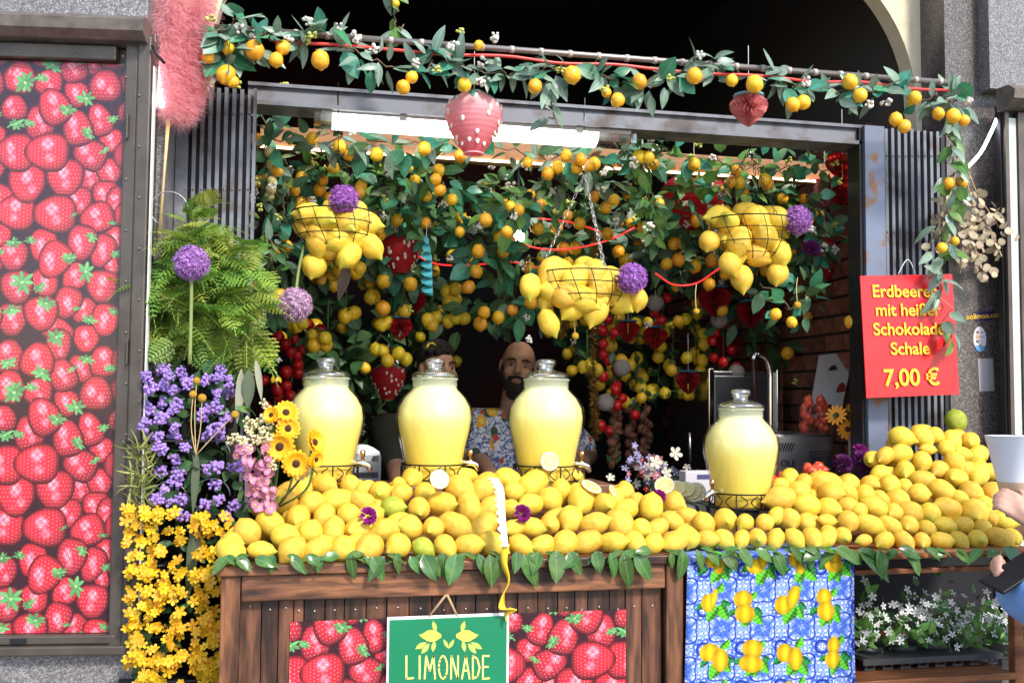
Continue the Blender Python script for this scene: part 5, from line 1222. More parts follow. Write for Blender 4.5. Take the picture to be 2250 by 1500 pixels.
yl = [(335,1160,'uppermost yellow flowering plant beside the strawberry case'),(340,1255,'second yellow flowering plant down beside the strawberry case'),(335,1335,'yellow flowering plant halfway down beside the strawberry case'),(340,1410,'yellow flowering plant next to the case corner'),(335,1485,'lowest yellow flowering plant beside the granite plinth'),
      (450,1175,'uppermost yellow flowering plant beside the wooden counter'),(455,1260,'second yellow flowering plant down beside the wooden counter'),(450,1345,'yellow flowering plant halfway down the wooden counter edge'),(460,1420,'yellow flowering plant low beside the wooden counter'),(450,1490,'lowest yellow flowering plant beside the wooden counter')]
for u, v, lab in yl:
    t, p = plant('yellow_flower_plant', lab, 'flowering plant', u, v, .26, 'yellow flowering plants in the rack')
    hw = 62 if u < 400 else 56
    for k in range(40):
        uu, vv = u+random.uniform(-hw,hw), v+random.uniform(-48,48)
        if abs(uu-412) < 9: continue
        q = W(uu, vv, random.uniform(.15,.21)); face(q, random.uniform(9.5,15)*mpp(q), YF, t)
    for k in range(20): put_leaf(t, DK, W(u+random.uniform(-hw,hw), v+random.uniform(-45,45), .225), (rdir()+Vector((0,-.5,0))).normalized(), .035)
# purple ageratum
AG = [(a/3, 450+b/3) for a, b in ((965,1130),(1075,1080),(1115,1130),(1190,1100),(1235,1145),(990,1205),(1080,1195),(1140,1220),(1235,1180),(1355,1155),(1440,1135),(1500,1165),(1455,1080),(1430,1245),(1510,1235),(1075,1300),(1170,1310),(1150,1340),(980,1350),(1060,1405),(1105,1400),(1340,1385),(1420,1335),(1490,1405),(955,1450),(1150,1465),(1375,1350),(1400,1480),(1450,1470))]
AG += [(a/2.727, 950+b/2.727) for a, b in ((900,30),(950,20),(960,95),(1110,90),(1050,20),(960,235),(1070,240),(1050,160),(1240,220),(1300,200),(1390,210),(1050,295),(980,350),(1010,400),(940,400),(1090,400),(1060,390),(1285,315),(1230,430),(1310,400),(1260,480),(1400,440),(1355,510),(1100,500),(1240,20),(1310,20),(1440,200))]
M_ager = mat('lilac_floret', (.50,.34,.78), .8, var=.15, transl=.2, noise=(40,.3,.7), col2=(.36,.20,.64))
AGM = [cluster_mesh('floret_cluster', M_ager, 34, 1.0, .30, 20+i) for i in range(3)]
quads = {}
for q, lab, u, v in ((0,'purple ageratum plant in the upper row beside the case',350,870),(1,'purple ageratum plant in the upper row beside the dried husks',480,880),(2,'purple ageratum plant in the lower row beside the case',360,1030),(3,'purple ageratum plant in the lower row beside the pink flowers',480,1040)):
    quads[q] = plant('ageratum_plant', lab, 'flowering plant', u, v, .30, 'purple ageratum plants in the rack')[0]
for u, v in AG:
    q = (2 if v > 960 else 0)+(1 if u > 425 else 0); p = W(u, v, random.uniform(.17,.24)); r = random.uniform(13,18)*mpp(p)
    obj('floret_cluster', random.choice(AGM), quads[q], T(p) @ Euler((random.random()*6,random.random()*6,0)).to_matrix().to_4x4() @ Matrix.Diagonal((r,r*.9,r*.85,1)))
for q, (u0, v0) in enumerate(((370,880),(470,880),(370,1050),(470,1050))):
    for k in range(46):
        p = W(u0+random.uniform(-58,55), v0+random.uniform(-75,75), random.uniform(.22,.29)); put_leaf(quads[q], DK, p, (rdir()+Vector((0,-.6,0))).normalized(), random.uniform(.03,.05))
# yellow-green grass tuft and long dried leaves
t, p = plant('feathery_tuft', 'yellow green feathery foliage beside the case edge', 'plant', 305, 1060, .24, None, False)
M_tuft = leaf_mat('tuft_leaf', (.28,.30,.07), (.20,.24,.06)); TUM = leaf_mesh('thin_leaf', M_tuft, .12, .4, .1)
for k in range(130):
    put_leaf(t, [TUM], W(308+random.gauss(0,12), 1055+random.uniform(-70,60), random.uniform(.15,.22)), (rdir()+Vector((0,-.4,.15))).normalized(), random.uniform(.03,.055))
M_husk = mat('dried_husk', (.36,.36,.27), .7, noise=(18,.3,.7), col2=(.20,.21,.15), stretch=(8,8,1)); M_husk2 = mat('green_husk', (.10,.13,.07), .6, noise=(18,.3,.7), col2=(.05,.07,.04), stretch=(8,8,1))
for i, (u0, v0, u1, v1, wd, m, lab) in enumerate(((432,990,425,1130,.13,M_husk2,'long dark green dried leaf between the purple plants'),(432,1120,412,1330,.12,M_husk2,'long dark green dried leaf between the yellow plants'),(530,810,522,930,.16,M_husk,'wide grey dried husk above the pink flowers'),(562,790,576,880,.16,M_husk,'pale grey dried husk beside the bouquet'),(546,810,545,900,.3,M_husk2,'dark dried husk behind the bouquet'))):
    a, b_ = W(u0,v0,.2), W(u1,v1,.2); o = obj('dried_leaf', leaf_mesh('dried_leaf', m, wd, .08, .5, 8), None, frame(b_-a, (.2,-1,0), a, (b_-a).length)); tag(o, lab, 'dried leaf')
# craspedia
M_cras = mat('craspedia_yellow', (.80,.46,.03), .8, bump=(200,.8)); CR = MB().sphere((0,0,0), 1, 14, 9).mesh('flower_ball', M_cras, True)
for u, v, r, lab in ((432,836,8,'topmost yellow craspedia ball above the purple flowers'),(424,866,8.5,'yellow craspedia ball left of its twin over the purple flowers'),(444,874,9.5,'largest yellow craspedia ball over the purple flowers'),(516,910,8.5,'pale yellow craspedia ball on a bent stem beside the bouquet'),(1264,738,8,'yellow craspedia ball hanging under the middle basket'),(1530,684,7,'yellow craspedia ball on a thread under the third basket'),(1752,670,8,'yellow craspedia ball below the third basket')):
    Y = .14 if u < 600 else .56; p = W(u,v,Y); t = thing('craspedia', lab, 'craspedia', p, 'yellow craspedia balls')
    obj('flower_ball', CR, t, T(p) @ Matrix.Diagonal((r*mpp(p),)*3+(1,)))
    MB().tube(curve_pts([p, W(u-(4 if u < 500 else 30 if u < 600 else 2), v+(70 if u < 500 else 30 if u < 600 else -35), Y+.01), W(430 if u < 600 else u, 1000 if u < 600 else v-60, Y+.02)], 10), .0012, 5).build('stem', M_cane, t, True)
# bouquet: sunflowers, pink daisies, cream statice
M_sun = mat('sunflower_petal', (.90,.50,.012), .55, var=.08, transl=.25); M_sunc = mat('sunflower_eye', (.045,.018,.008), .9)
SF = [flower_mesh('petals', M_sun, M_sunc, 15, .34, c, .34) for c in (.05,.28)]
for i, (u, v, r, d) in enumerate(((628,908,30,(.1,-1,.6)),(632,942,28,(.2,-1,.2)),(615,980,34,(-.1,-1,-.1)),(688,972,30,(.9,-.7,.3)),(650,1018,32,(.1,-1,.0)),(598,912,20,(-.6,-1,.3)),(692,1008,20,(.8,-.8,-.2)))):
    p = W(u,v,.20-.01*i); t = thing('sunflower', ('topmost sunflower of the bouquet in front of the first dispenser', 'second sunflower down with a dark eye in the bouquet', 'large sunflower with a dark eye at the bouquet centre', 'sunflower seen from the side against the first dispenser', 'lowest sunflower of the bouquet above the lemons', 'small sunflower half hidden at the bouquet top', 'small sunflower turned away below the side one')[i], 'sunflower', p, 'sunflowers in the bouquet')
    q = Vector(d).normalized().to_track_quat('Z','Y').to_matrix().to_4x4(); r *= mpp(p)
    obj('petals', SF[i % 2], t, T(p) @ q @ Matrix.Diagonal((r,r,r,1))); obj('petals', SF[1], t, T(p+Vector(d).normalized()*.003) @ q @ Matrix.Rotation(.2,4,'Z') @ Matrix.Diagonal((r*.85,r*.85,r*1.3,1)))
    MB().tube(curve_pts([p, p+Vector((-.02,.05,-.08)), W(600,1120,.30)], 10), .003, 6).build('stem', M_cord, t, True)
pk = thing('pink_daisy_bunch', 'bunch of small pink daisies spilling left of the lemons', 'daisies', W(560,1130,.24))
M_pink = mat('pink_petal', (.66,.25,.42), .6, var=.2, transl=.25, hue=.02); M_pkc = mat('daisy_eye', (.55,.45,.12), .8)
PF = [flower_mesh('daisy', M_pink, M_pkc, 11, .42, .15, .3)]
for k in range(125):
    f = random.random(); u = 520+f*42+random.uniform(-4,70-25*f); v = 985+f*135+random.gauss(0,8)
    p = W(u, v, random.uniform(.14,.22)); face(p, random.uniform(8,10.5)*mpp(p), PF, pk, name='daisy', spread=.7)
for k in range(40): put_leaf(pk, LT, W(530+random.uniform(0,70), 1000+random.uniform(0,120), .22), (rdir()+Vector((0,-.4,0))).normalized(), .035)
st = thing('statice_bunch', 'bunch of cream statice sprays between the pink daisies and sunflowers', 'statice', W(570,1000,.24))
M_stat = mat('cream_statice', (.66,.58,.34), .8, var=.12); STM = [cluster_mesh('spray', M_stat, 22, 1, .26, 40+i) for i in range(2)]
for u, v in ((580,885),(588,900),(575,920),(560,930),(548,945),(575,945),(590,935),(590,962),(575,968),(520,960),(505,968),(535,968),(550,985),(590,985),(597,1010),(600,1025),(660,1045),(672,1035),(545,925),(565,965)):
    p = W(u,v,random.uniform(.15,.20)); r = random.uniform(10,14)*mpp(p); obj('spray', random.choice(STM), st, T(p) @ Euler((random.random()*6,1,0)).to_matrix().to_4x4() @ Matrix.Diagonal((r,r,r,1)))
for k in range(22): put_leaf(st, LT, W(545+random.uniform(0,60), 895+random.uniform(0,110), .20), (rdir()+Vector((0,-.3,.5))).normalized(), .04)

# ---- things among the lemons
M_carn = mat('carnation', (.30,.012,.22), .7, var=.1, transl=.2); M_carnd = mat('dark_carnation', (.13,.010,.12), .7, var=.2, transl=.2)
def ruffle(name, m, seed):
    rs = random.Random(seed); b = MB()
    for k in range(46):
        d = Vector((rs.gauss(0,1), rs.gauss(0,1), abs(rs.gauss(0,.8)))).normalized(); e = d.orthogonal().normalized(); f = d.cross(e); a = rs.random()*6; x = e*math.cos(a)+f*math.sin(a); y = d.cross(x)
        b.add([d*.15, d*.8+x*.34+y*.08, d*1.0+x*.18-y*.10, d*.9-y*.02+x*.0, d*1.02-x*.18+y*.1, d*.8-x*.34-y*.06], [(0,1,2,3),(0,3,4,5)])
    return b.mesh(name, m)
CA = ruffle('ruffled_petals', M_carn, 1); CD = ruffle('ruffled_petals', M_carnd, 2)
for u, v, r, Y, k, lab in ((808,1133,21,.10,0,'dark pink carnation tucked into the left side of the lemon heap'),(1146,1128,21,.12,0,'magenta carnation beside the hanging lemon peel'),(1447,1091,17,.28,0,'bright magenta carnation near the lemon halves'),(1850,1020,24,.50,1,'dark purple carnation nearest the steel machine'),(1890,1012,24,.50,1,'dark purple carnation in the middle of the purple group'),(1905,1035,24,.47,1,'lowest dark purple carnation of the purple group'),(1948,1022,24,.49,1,'dark purple carnation nearest the lemon heap top'),(1888,992,18,.52,0,'crimson carnation on top of the purple group'),(1780,548,22,.80,1,'dark purple flower below the allium of the third basket')):
    p = W(u,v,Y); t = thing('carnation', lab, 'carnation', p, 'carnations among the lemons'); r *= mpp(p)
    obj('ruffled_petals', (CA, CD)[k], t, T(p) @ Vector((.1,-1,.5)).to_track_quat('Z','Y').to_matrix().to_4x4() @ Matrix.Diagonal((r,r,r,1)))
    MB().tube([p, p+Vector((0,.04,-.03))], .002, 5).build('stem', M_cord, t, True)
M_pith = mat('lemon_pith', (.72,.68,.46), .5); M_flesh = mat('lemon_flesh', (.74,.62,.20), .3, noise=(30,.3,.7), col2=(.68,.50,.10)); M_rind = mat('lemon_rind', (.88,.56,.03), .4)
def half(u, v, r, Y, d, label, deep=.7, pale=False):
    p = W(u,v,Y); r *= mpp(p); t = thing('lemon_half', label, 'lemon half', p, 'cut lemons'); M = T(p) @ Vector(d).normalized().to_track_quat('Z','Y').to_matrix().to_4x4() @ Matrix.Diagonal((r,r,r,1))
    MB().lathe([(.98,0),(1.0,-.03),(.93,-.3*deep),(.65,-.75*deep),(.001,-deep)], 24).build('rind', M_rind, t, True, M)
    MB().lathe([(.985,0),(.95,.012),(.84,.012),(.001,.008)], 24).build('pith', M_pith, t, True, M)
    if True:
        for k in range(9):
            a = k*2*math.pi/9; w_ = .29; MB().add([Vector((.08*math.cos(a),.08*math.sin(a),.02))]+[Vector((q*math.cos(a+s_),q*math.sin(a+s_),.022)) for q, s_ in ((.55,-w_),(.80,-w_*.8),(.84,0),(.80,w_*.8),(.55,w_))], [(0,1,2,3,4,5)]).build('segment', M_flesh, t, M=M)
half(966,1052,22,.26,(.15,-1,.35),'white cut lemon half facing out on the left heap', .5, True)
half(1208,1013,21,.40,(.05,-1,.15),'round lemon slice standing on top of the heap by the third dispenser', .12)
half(1300,1068,24,.30,(.3,-.5,.9),'pale cut lemon wedge lying on the heap right of the third dispenser', .4, True)
half(1347,1077,13,.28,(.6,-.6,.4),'small pale lemon wedge beside the larger one', .5, True)
for u, v, r, d, lab in ((1460,1065,22,(-.5,-1,.8),'cut lemon half farthest left on the striped cloth'),(1487,1070,19,(-.3,-1,.9),'second cut lemon half on the striped cloth'),(1507,1073,19,(-.4,-1,.8),'third cut lemon half on the striped cloth'),(1520,1078,20,(-.5,-1,.7),'fourth cut lemon half on the striped cloth'),(1527,1080,24,(-.6,-1,.7),'large cut lemon half beside the lone dispenser tap')):
    half(u,v,r,.50,d,lab)
# spiral of peel hanging down the counter
pe = thing('lemon_peel', 'long lemon peel curl hanging over the counter edge', 'lemon peel', W(1110,1200,-.04)); b = MB()
pp_ = [(1088,1052,.10),(1100,1075,.04),(1103,1110,.0),(1106,1150,-.035),(1112,1200,-.055)]; c = curve_pts([W(*q) for q in pp_], 40)
for i, p in enumerate(c):
    w_ = .0135*(1-.35*i/40); z = .006 if i % 4 < 2 else -.004
    b.v += [tuple(p+Vector((-w_-(z if i % 4 < 2 else 0), -.002, 0))), tuple(p+Vector((w_*.55,-.004,0)))]
b.f = [(2*i, 2*i+1, 2*i+3, 2*i+2) for i in range(40)]
o = b.build('white_peel', M_pith, pe); sm_ = o.modifiers.new('t', 'SOLIDIFY'); sm_.thickness = .003
b = MB(); c = curve_pts([W(*q) for q in ((1112,1195,-.05),(1108,1235,-.05),(1118,1275,-.045),(1106,1310,-.04),(1104,1335,-.045),(1128,1338,-.055),(1110,1350,-.04),(1112,1366,-.04))], 60)
for i, p in enumerate(c):
    a = i/60*5.2; d = Vector((math.cos(a), -math.sin(a)*.8, .25*math.sin(a*2)))*.0085*(1 if i < 48 else 1-(i-48)/16); b.v += [tuple(p-d), tuple(p+d)]
b.f = [(2*i, 2*i+1, 2*i+3, 2*i+2) for i in range(60)]
o = b.build('yellow_peel', M_rind, pe, True); sm_ = o.modifiers.new('t', 'SOLIDIFY'); sm_.thickness = .0025

# ================================================================== right side
# price sign
tl, tr_, br, bl_ = W(1890,606,.50), W(2092,602,.50), W(2108,866,.48), W(1904,874,.48)
ps = thing('price_sign', 'red price sign with yellow writing hanging on the right gate', 'sign', (tl+tr_)/2)
ex = ((tr_-tl)+(br-bl_)).normalized(); ez = ((tl-bl_)+(tr_-br)).normalized(); en = ex.cross(ez).normalized(); en = en if en.y < 0 else -en
b = MB(); q = [tl,tr_,br,bl_]; b.v = [tuple(p) for p in q]+[tuple(p-en*.004) for p in q]; b.f = [(0,3,2,1),(4,5,6,7),(0,1,5,4),(1,2,6,5),(2,3,7,6),(3,0,4,7)]; b.build('board', M_red, ps)
M_sy = mat('sign_lettering', (.86,.52,.02), .5)
FM = Matrix((ex, ez, en)).transposed().to_4x4()
def text(s_, u, v, h, Y, parent, m, Mrot, off=.0, align='CENTER', pn=None):
    cu = bpy.data.curves.new('txt', 'FONT'); cu.body = s_; cu.size = 1; cu.align_x = align; cu.offset = off; cu.extrude = .0; cu.fill_mode = 'FRONT' if hasattr(cu, 'fill_mode') else 'BOTH'
    o = bpy.data.objects.new('txt', cu); COL.objects.link(o); bpy.context.view_layer.update()
    me = bpy.data.meshes.new_from_object(o.evaluated_get(bpy.context.evaluated_depsgraph_get())); COL.objects.unlink(o); bpy.data.objects.remove(o)
    me.name = 'lettering'; me.materials.clear(); me.materials.append(m)
    d = Fw + Rt*((u-1125)/FPX) + Up*((750-v)/FPX); p0, nn = pn
    p = CAM + d*((Vector(p0)-CAM).dot(nn)/d.dot(nn)); k = h*mpp(p)
    return obj('lettering', me, parent, T(p) @ Mrot @ Matrix.Diagonal((k,k,k,1)))
pn = ((tl+tr_+br+bl_)/4+en*.006, en)
for s_, u, v, h in (('Erdbeeren',1990,652,38),('mit heißer',1996,693,38),('Schokolade',1999,735,38),('Schale',2001,778,38),('7,00 €',2005,846,52)):
    text(s_, u, v, h, .5, ps, M_sy, FM, .018, 'CENTER', pn)
MB().tube(curve_pts([W(1973,603,.498), W(1990,573,.50), W(2000,575,.505), W(2012,603,.498)], 16), .0014, 5).build('wire_hook', M_white, ps, True)
# stickers on the brown pier (front at y = .585)
FR0 = Matrix(((1,0,0,0),(0,0,-1,0),(0,1,0,0),(0,0,0,1)))
def sticker(u, v, hw, hh, rot, m, label, name='sticker', ring=None):
    p = W(u, v, .5835); k = mpp(p); t = thing(name, label, 'sticker', p, 'stickers on the granite pier'); M = T(p) @ FR0 @ Matrix.Rotation(rot, 4, 'Z') @ Matrix.Diagonal((k,k,k,1))
    ring = ring or [(-hw,-hh),(hw,-hh),(hw,hh),(-hw,hh)]
    MB().add([(a, b_, 0) for a, b_ in ring]+[(a, b_, -.5) for a, b_ in ring], [tuple(range(len(ring)))]+[(i, len(ring)+i, len(ring)+(i+1) % len(ring), (i+1) % len(ring)) for i in range(len(ring))]).build('paper', m, t, M=M); return t, M
M_navy = mat('navy_sticker', (.03,.02,.08), .4)
t, M = sticker(2163,694,26,10,R(5),M_navy,'small dark oolimoo.com sticker on the granite pier')
text('oolimoo.com', 2163, 699, 17, 0, t, M_sy, FR0 @ Matrix.Rotation(R(5),4,'Z'), .01, 'CENTER', ((0,.5828,0), Vector((0,-1,0))))
M_oval = mat('white_sticker', (.66,.62,.66), .5)
t, M = sticker(2153,745,16,28,0,M_oval,'white oval sticker with a blue foot on the granite pier', ring=[(16*math.cos(a*math.pi/12), 28*math.sin(a*math.pi/12)) for a in range(24)])
MB().add([(16*math.cos(a*math.pi/12), 28*math.sin(a*math.pi/12), .6) for a in range(14,23)], [tuple(range(9))]).build('blue_foot', mat('sticker_blue', (.12,.32,.62), .5), t, M=M)
for (a, b_, w_, h_, c) in ((-6,15,3,3,(.2,.1,.15)),(5,15,3,2.5,(.35,.35,.5)),(-7,5,3,4,(.7,.3,.08)),(4,5,7,2,(.4,.4,.45)),(-6,-5,4,3,(.15,.15,.2)),(4,-5,3,4,(.55,.5,.52)),(0,-14,2.5,4,(.2,.2,.25))):
    MB().add([(a-w_,b_-h_,.7),(a+w_,b_-h_,.7),(a+w_,b_+h_,.7),(a-w_,b_+h_,.7)], [(0,1,2,3)]).build('printed_mark', mat('mark', c, .6), t, M=M)
sticker(2167,823,19,36,R(2),mat('plain_label', (.42,.38,.40), .5),'plain pale rectangular label low on the granite pier')
# dried lunaria
lu = thing('dried_branch', 'dried branch with papery beige disc leaves beside the price sign', 'dried branch', W(2110,360,.50))
M_lun = mat('papery_disc', (.52,.43,.30), .7, var=.3, transl=.3, hue=.02); LUM = MB().add([(math.cos(a*math.pi/6), math.sin(a*math.pi/6)*.85, .08*math.cos(a*math.pi/3)) for a in range(12)], [tuple(range(12))]).mesh('disc_leaf', M_lun)
br_ = [((2110,330),(2090,420),(2060,500),(2040,540)),((2110,330),(2130,420),(2160,500),(2190,560)),((2110,330),(2120,450),(2140,540),(2170,620)),((2110,330),(2110,430),(2120,520),(2110,600)),((2110,330),(2150,430),(2190,490),(2200,540))]
for pix in br_:
    c = curve_pts([W(u,v,.52) for u,v in pix], 30); MB().tube(c, .0016, 5).build('twig', M_cane, lu, True)
    for k in range(34):
        p = c[min(30, 7+int(abs(random.betavariate(2.2,1.3))*23))]+Vector((random.gauss(0,.018),random.gauss(-.015,.015),random.gauss(0,.016))); r = random.uniform(7,12)*mpp(p)
        obj('disc_leaf', LUM, lu, T(p) @ (Vector((random.gauss(0,.5),-1,random.gauss(0,.5)))).to_track_quat('Z','Y').to_matrix().to_4x4() @ Matrix.Diagonal((r,r,r,1)))
# jasmine pots in the black tray on the shelf
ty = W(2050,1445,.12); trx0, trx1 = W(1895,1445,.10).x, W(2203,1445,.10).x; tz0, tz1 = zs+.002, W(2050,1440,.10).z
trn = thing('plant_tray', 'black plastic plant tray on the shelf', 'tray', ((trx0+trx1)/2,.2,zs)); M_blk = mat('black_plastic', (.06,.062,.068), .4)
MB().box((trx0,.095,tz1-.016), (trx1,.105,tz1)).box((trx0,.105,tz1-.006), (trx1,.33,tz1-.002)).build('rim', M_blk, trn)
n_ = 8
for k in range(n_):
    xk = trx0+(trx1-trx0)*(k+.5)/n_
    MB().add([(xk-.016,.100,tz1-.016),(xk-.010,.100,tz1-.016),(xk-.008,.115,tz0),(xk-.014,.115,tz0)], [(0,1,2,3)]).add([(xk+.010,.100,tz1-.016),(xk+.016,.100,tz1-.016),(xk+.014,.115,tz0),(xk+.008,.115,tz0)], [(0,1,2,3)]).box((xk-.016,.108,tz0), (xk+.016,.114,tz0+.006)).build('cell_rib', M_blk, trn)
M_star = mat('white_petal', (.80,.80,.80), .6, transl=.25); M_starc = mat('star_eye', (.70,.66,.40), .7); STAR = [flower_mesh('star_flower', M_star, M_starc, 5, .50, c, .12) for c in (.1,.25)]
for i, (u, lab) in enumerate(((1905,'white star flower plant beside the blue cloth'),(1980,'white star flower plant second from the blue cloth'),(2050,'white star flower plant in the middle of the tray'),(2120,'white star flower plant second from the passer-by'),(2195,'white star flower plant nearest the passer-by'))):
    p = W(u, 1425, .2); t = thing('jasmine_plant', lab, 'flowering plant', (p.x,p.y,zs+.01), 'white flowering plants on the shelf')
    obj('pot', MB().lathe([(.030,zs+.004),(.042,tz1+.004),(.045,tz1+.006)], 16, T((p.x,.2,0)), True).mesh('pot', M_blk, True), t)
    for k in range(62):
        q = W(u+random.gauss(0,26), 1415-abs(random.gauss(0,48)), random.uniform(.07,.22)); put_leaf(t, [LT,DK][random.random() < .25], q, (rdir()+Vector((0,-.3,.25))).normalized(), random.uniform(.028,.042))
    for k in range(38):
        q = W(u+random.gauss(0,24), 1352+random.gauss(0,34)+(45 if i == 0 and k % 2 else 0), random.uniform(.06,.20)); face(q, random.uniform(8,10.5)*mpp(q), STAR, t, name='star_flower', spread=.6)
    for k in range(7): MB().tube([W(u+random.gauss(0,6),1430,.2), W(u+random.gauss(0,22),1350,.18)], .0013, 4).build('stem', M_cord, t)
# ================================================================== inside the stall
xA, xB = W(560,1100,.9).x, W(1890,1100,.9).x
wt = thing('work_table', 'dark work table behind the jars carrying the machine and crate', 'table', ((xA+xB)/2,.95,0))
ZT = ZC-.005
cbox('top', (xA,.69,ZT-.03), (xB,1.25,ZT), M_dark, wt)
for X in (xA+.02, xB-.06):
    for Y in (.71, 1.19): MB().box((X,Y,.05), (X+.04,Y+.04,ZT-.031)).build('leg', M_dark, wt)
# grey plastic crate with tissue
c0, c1 = W(770,1050,.80), W(835,1050,.80)
cr = thing('plastic_crate', 'grey plastic crate with napkins behind the first dispenser', 'crate', ((c0.x+c1.x)/2,.85,ZT)); M_gp = mat('grey_plastic', (.36,.37,.40), .5)
zt = W(800,1000,.80).z
for k in range(4):
    z0 = ZT+(zt-ZT)*k/4; MB().box((c0.x-.1,.80,z0), (c1.x,.806,z0+(zt-ZT)*.16)).build('slat', M_gp, cr)
for X in (c0.x-.1, (c0.x-.1+c1.x)/2, c1.x-.006): MB().box((X,.796,ZT), (X+.008,.8,zt)).build('rib', M_gp, cr)
MB().box((c0.x-.1,.81,ZT), (c1.x,.95,ZT+.02)).box((c0.x-.1,.95,ZT), (c1.x,.956,zt)).box((c1.x-.006,.807,ZT), (c1.x,.95,zt)).build('tub', M_gp, cr)
b = MB(); rs = random.Random(2)
for i in range(9):
    for j in range(9): b.v.append((c0.x-.05+.018*i, .82+.012*j, zt-.01+.035*math.exp(-((i-5)**2+(j-4)**2)/9)+rs.uniform(0,.012)))
b.f = [(i*9+j, i*9+j+9, i*9+j+10, i*9+j+1) for i in range(8) for j in range(8)]
o = b.build('napkins', mat('white_paper', (.62,.62,.64), .8), None); tag(o, 'crumpled white napkins lying in the grey crate', 'napkins')
# cup under the third tap
p = W(1268,1080,.50); o = MB().lathe([(.018,0),(.024,.055),(.025,.056),(.0235,.055)], 18, T(p)).build('plastic_cup', glass('cup_plastic', (.93,.92,.80), .1, tint=.1), None, True); tag(o, 'small clear cup under the third dispenser tap', 'cup')
# striped cloth with halves
b = MB(); a0, a1 = W(1400,1095,.46), W(1580,1095,.46)
for j, (Y, z) in enumerate(((.62,ZR+.085),(.44,ZR+.082),(.43,ZR+.07),(.425,ZR+.004))):
    for i in range(13): b.v.append((a0.x+(a1.x-a0.x)*i/12, Y-.004*math.sin(i), z))
b.f = [(j*13+i, j*13+i+1, (j+1)*13+i+1, (j+1)*13+i) for j in range(3) for i in range(12)]
def stripes():
    m = bpy.data.materials.new('striped_cloth'); m.use_nodes = True; n = m.node_tree.nodes; L = m.node_tree.links
    tc = n.new('ShaderNodeTexCoord'); wv = n.new('ShaderNodeTexWave'); wv.inputs['Scale'].default_value = 9; L.new(tc.outputs['Object'], wv.inputs['Vector'])
    rp = n.new('ShaderNodeValToRGB'); e = rp.color_ramp.elements; rp.color_ramp.interpolation = 'CONSTANT'; e[0].color = (.03,.035,.04,1); e[1].position = .3; e[1].color = (.34,.35,.36,1)
    for p_, c in ((.55,(.10,.14,.05)),(.7,(.42,.42,.42)),(.9,(.30,.26,.07))): x = e.new(p_); x.color = (*c,1)
    L.new(wv.outputs[0], rp.inputs[0]); L.new(rp.outputs[0], n['Principled BSDF'].inputs[0]); n['Principled BSDF'].inputs['Roughness'].default_value = .9; return m
o = b.build('striped_cloth', stripes(), None, True); tag(o, 'grey and green striped cloth under the cut lemons', 'cloth')
o = cbox('cloth_bench', (a0.x+.004,.45,ZR+.001), (a1.x-.004,.61,ZR+.080), M_crate, None); tag(o, 'wooden bench beneath the striped cloth', 'bench')
# small printed box, flowers in a glass
p = W(1538,1062,.70); bxx = thing('cardboard_box', 'small white printed box behind the cut lemons', 'box', p)
cbox('carton', (p.x-.05,.70,ZT), (p.x+.06,.76,W(1538,1035,.70).z), mat('box_white', (.55,.52,.56), .6), bxx); MB().box((p.x-.01,.6985,W(1538,1052,.70).z), (p.x+.045,.6995,W(1538,1042,.70).z)).build('blue_print', mat('box_blue', (.06,.06,.18), .6), bxx)
fb = thing('mixed_flower_vase', 'vase of small pink, red, blue and white flowers behind the lemons', 'vase', (W(1440,1060,.85).x,.85,ZT))
MB().lathe([(.03,ZT),(.035,ZT+.09),(.045,ZT+.12)], 18, T((W(1440,1060,.85).x,.85,0)), True).build('vase', mat('green_vase', (.10,.14,.10), .4), fb, True)
cols = [(.50,.03,.03),(.56,.20,.26),(.28,.26,.50),(.62,.60,.50),(.62,.60,.50)]; FM_ = [flower_mesh('small_flower', mat('petal_'+str(i), c, .7, transl=.2), M_starc, 5, .62, .2, .2) for i, c in enumerate(cols)]
for k in range(70):
    u, v = 1425+random.gauss(0,32), 1035+random.gauss(0,22); p = W(u, v, random.uniform(.74,.82)); face(p, random.uniform(7,11)*mpp(p), FM_[:4], fb, name='small_flower', spread=.6)
for u, v, r in ((1484,996,16),(1440,1015,16),(1464,1038,13)): p = W(u,v,.72); face(p, r*mpp(p), [FM_[4]], fb, Vector((.1,-1,.3)), 'small_flower')
for k in range(30): put_leaf(fb, DK, W(1425+random.gauss(0,35), 1040+random.gauss(0,20), .83), (rdir()+Vector((0,-.4,.2))).normalized(), .035)
for i, (u, lab) in enumerate(((1535,'pale metal rod hanging in the dark doorway'),)):
    o = MB().tube([W(u-20,950,1.2), W(u-18,1015,1.2)], .006, 8).build('metal_rod', M_inox, None, True); tag(o, lab, 'rod')
# steel cabinet, tap, machine
a, b_ = W(1562,1000,1.55), W(1720,1000,1.55); cz = W(1600,815,1.55).z
sc_ = thing('steel_cabinet', 'tall stainless steel cabinet behind the lone dispenser', 'cabinet', ((a.x+b_.x)/2,1.6,0))
cbox('body', (a.x,1.56,.05), (b_.x,1.98,cz), M_inox, sc_); cbox('door', (a.x+.015,1.545,.1), (b_.x-.05,1.558,cz-.02), mat('dark_inox', (.22,.23,.26), .35, .9), sc_); cbox('edge', (a.x-.012,1.54,.05), (a.x+.012,1.559,cz+.01), M_chrome, sc_); cbox('edge', (b_.x-.03,1.54,.05), (b_.x,1.559,cz+.01), M_chrome, sc_)
ta = thing('steel_tap', 'tall curved steel tap behind the lone dispenser', 'tap', (W(1693,960,1.1).x,1.1,ZT))
MB().tube(curve_pts([W(1693,1060,1.1), W(1693,870,1.1), W(1692,815,1.1), W(1682,788,1.1), W(1662,778,1.1), W(1655,790,1.1)], 30), .0095, 10).build('spout', M_chrome, ta, True)
MB().tube([W(1655,786,1.1), W(1657,840,1.1), W(1660,890,1.1)], .006, 8).build('chocolate_stream', mat('chocolate', (.07,.022,.012), .3), ta, True)
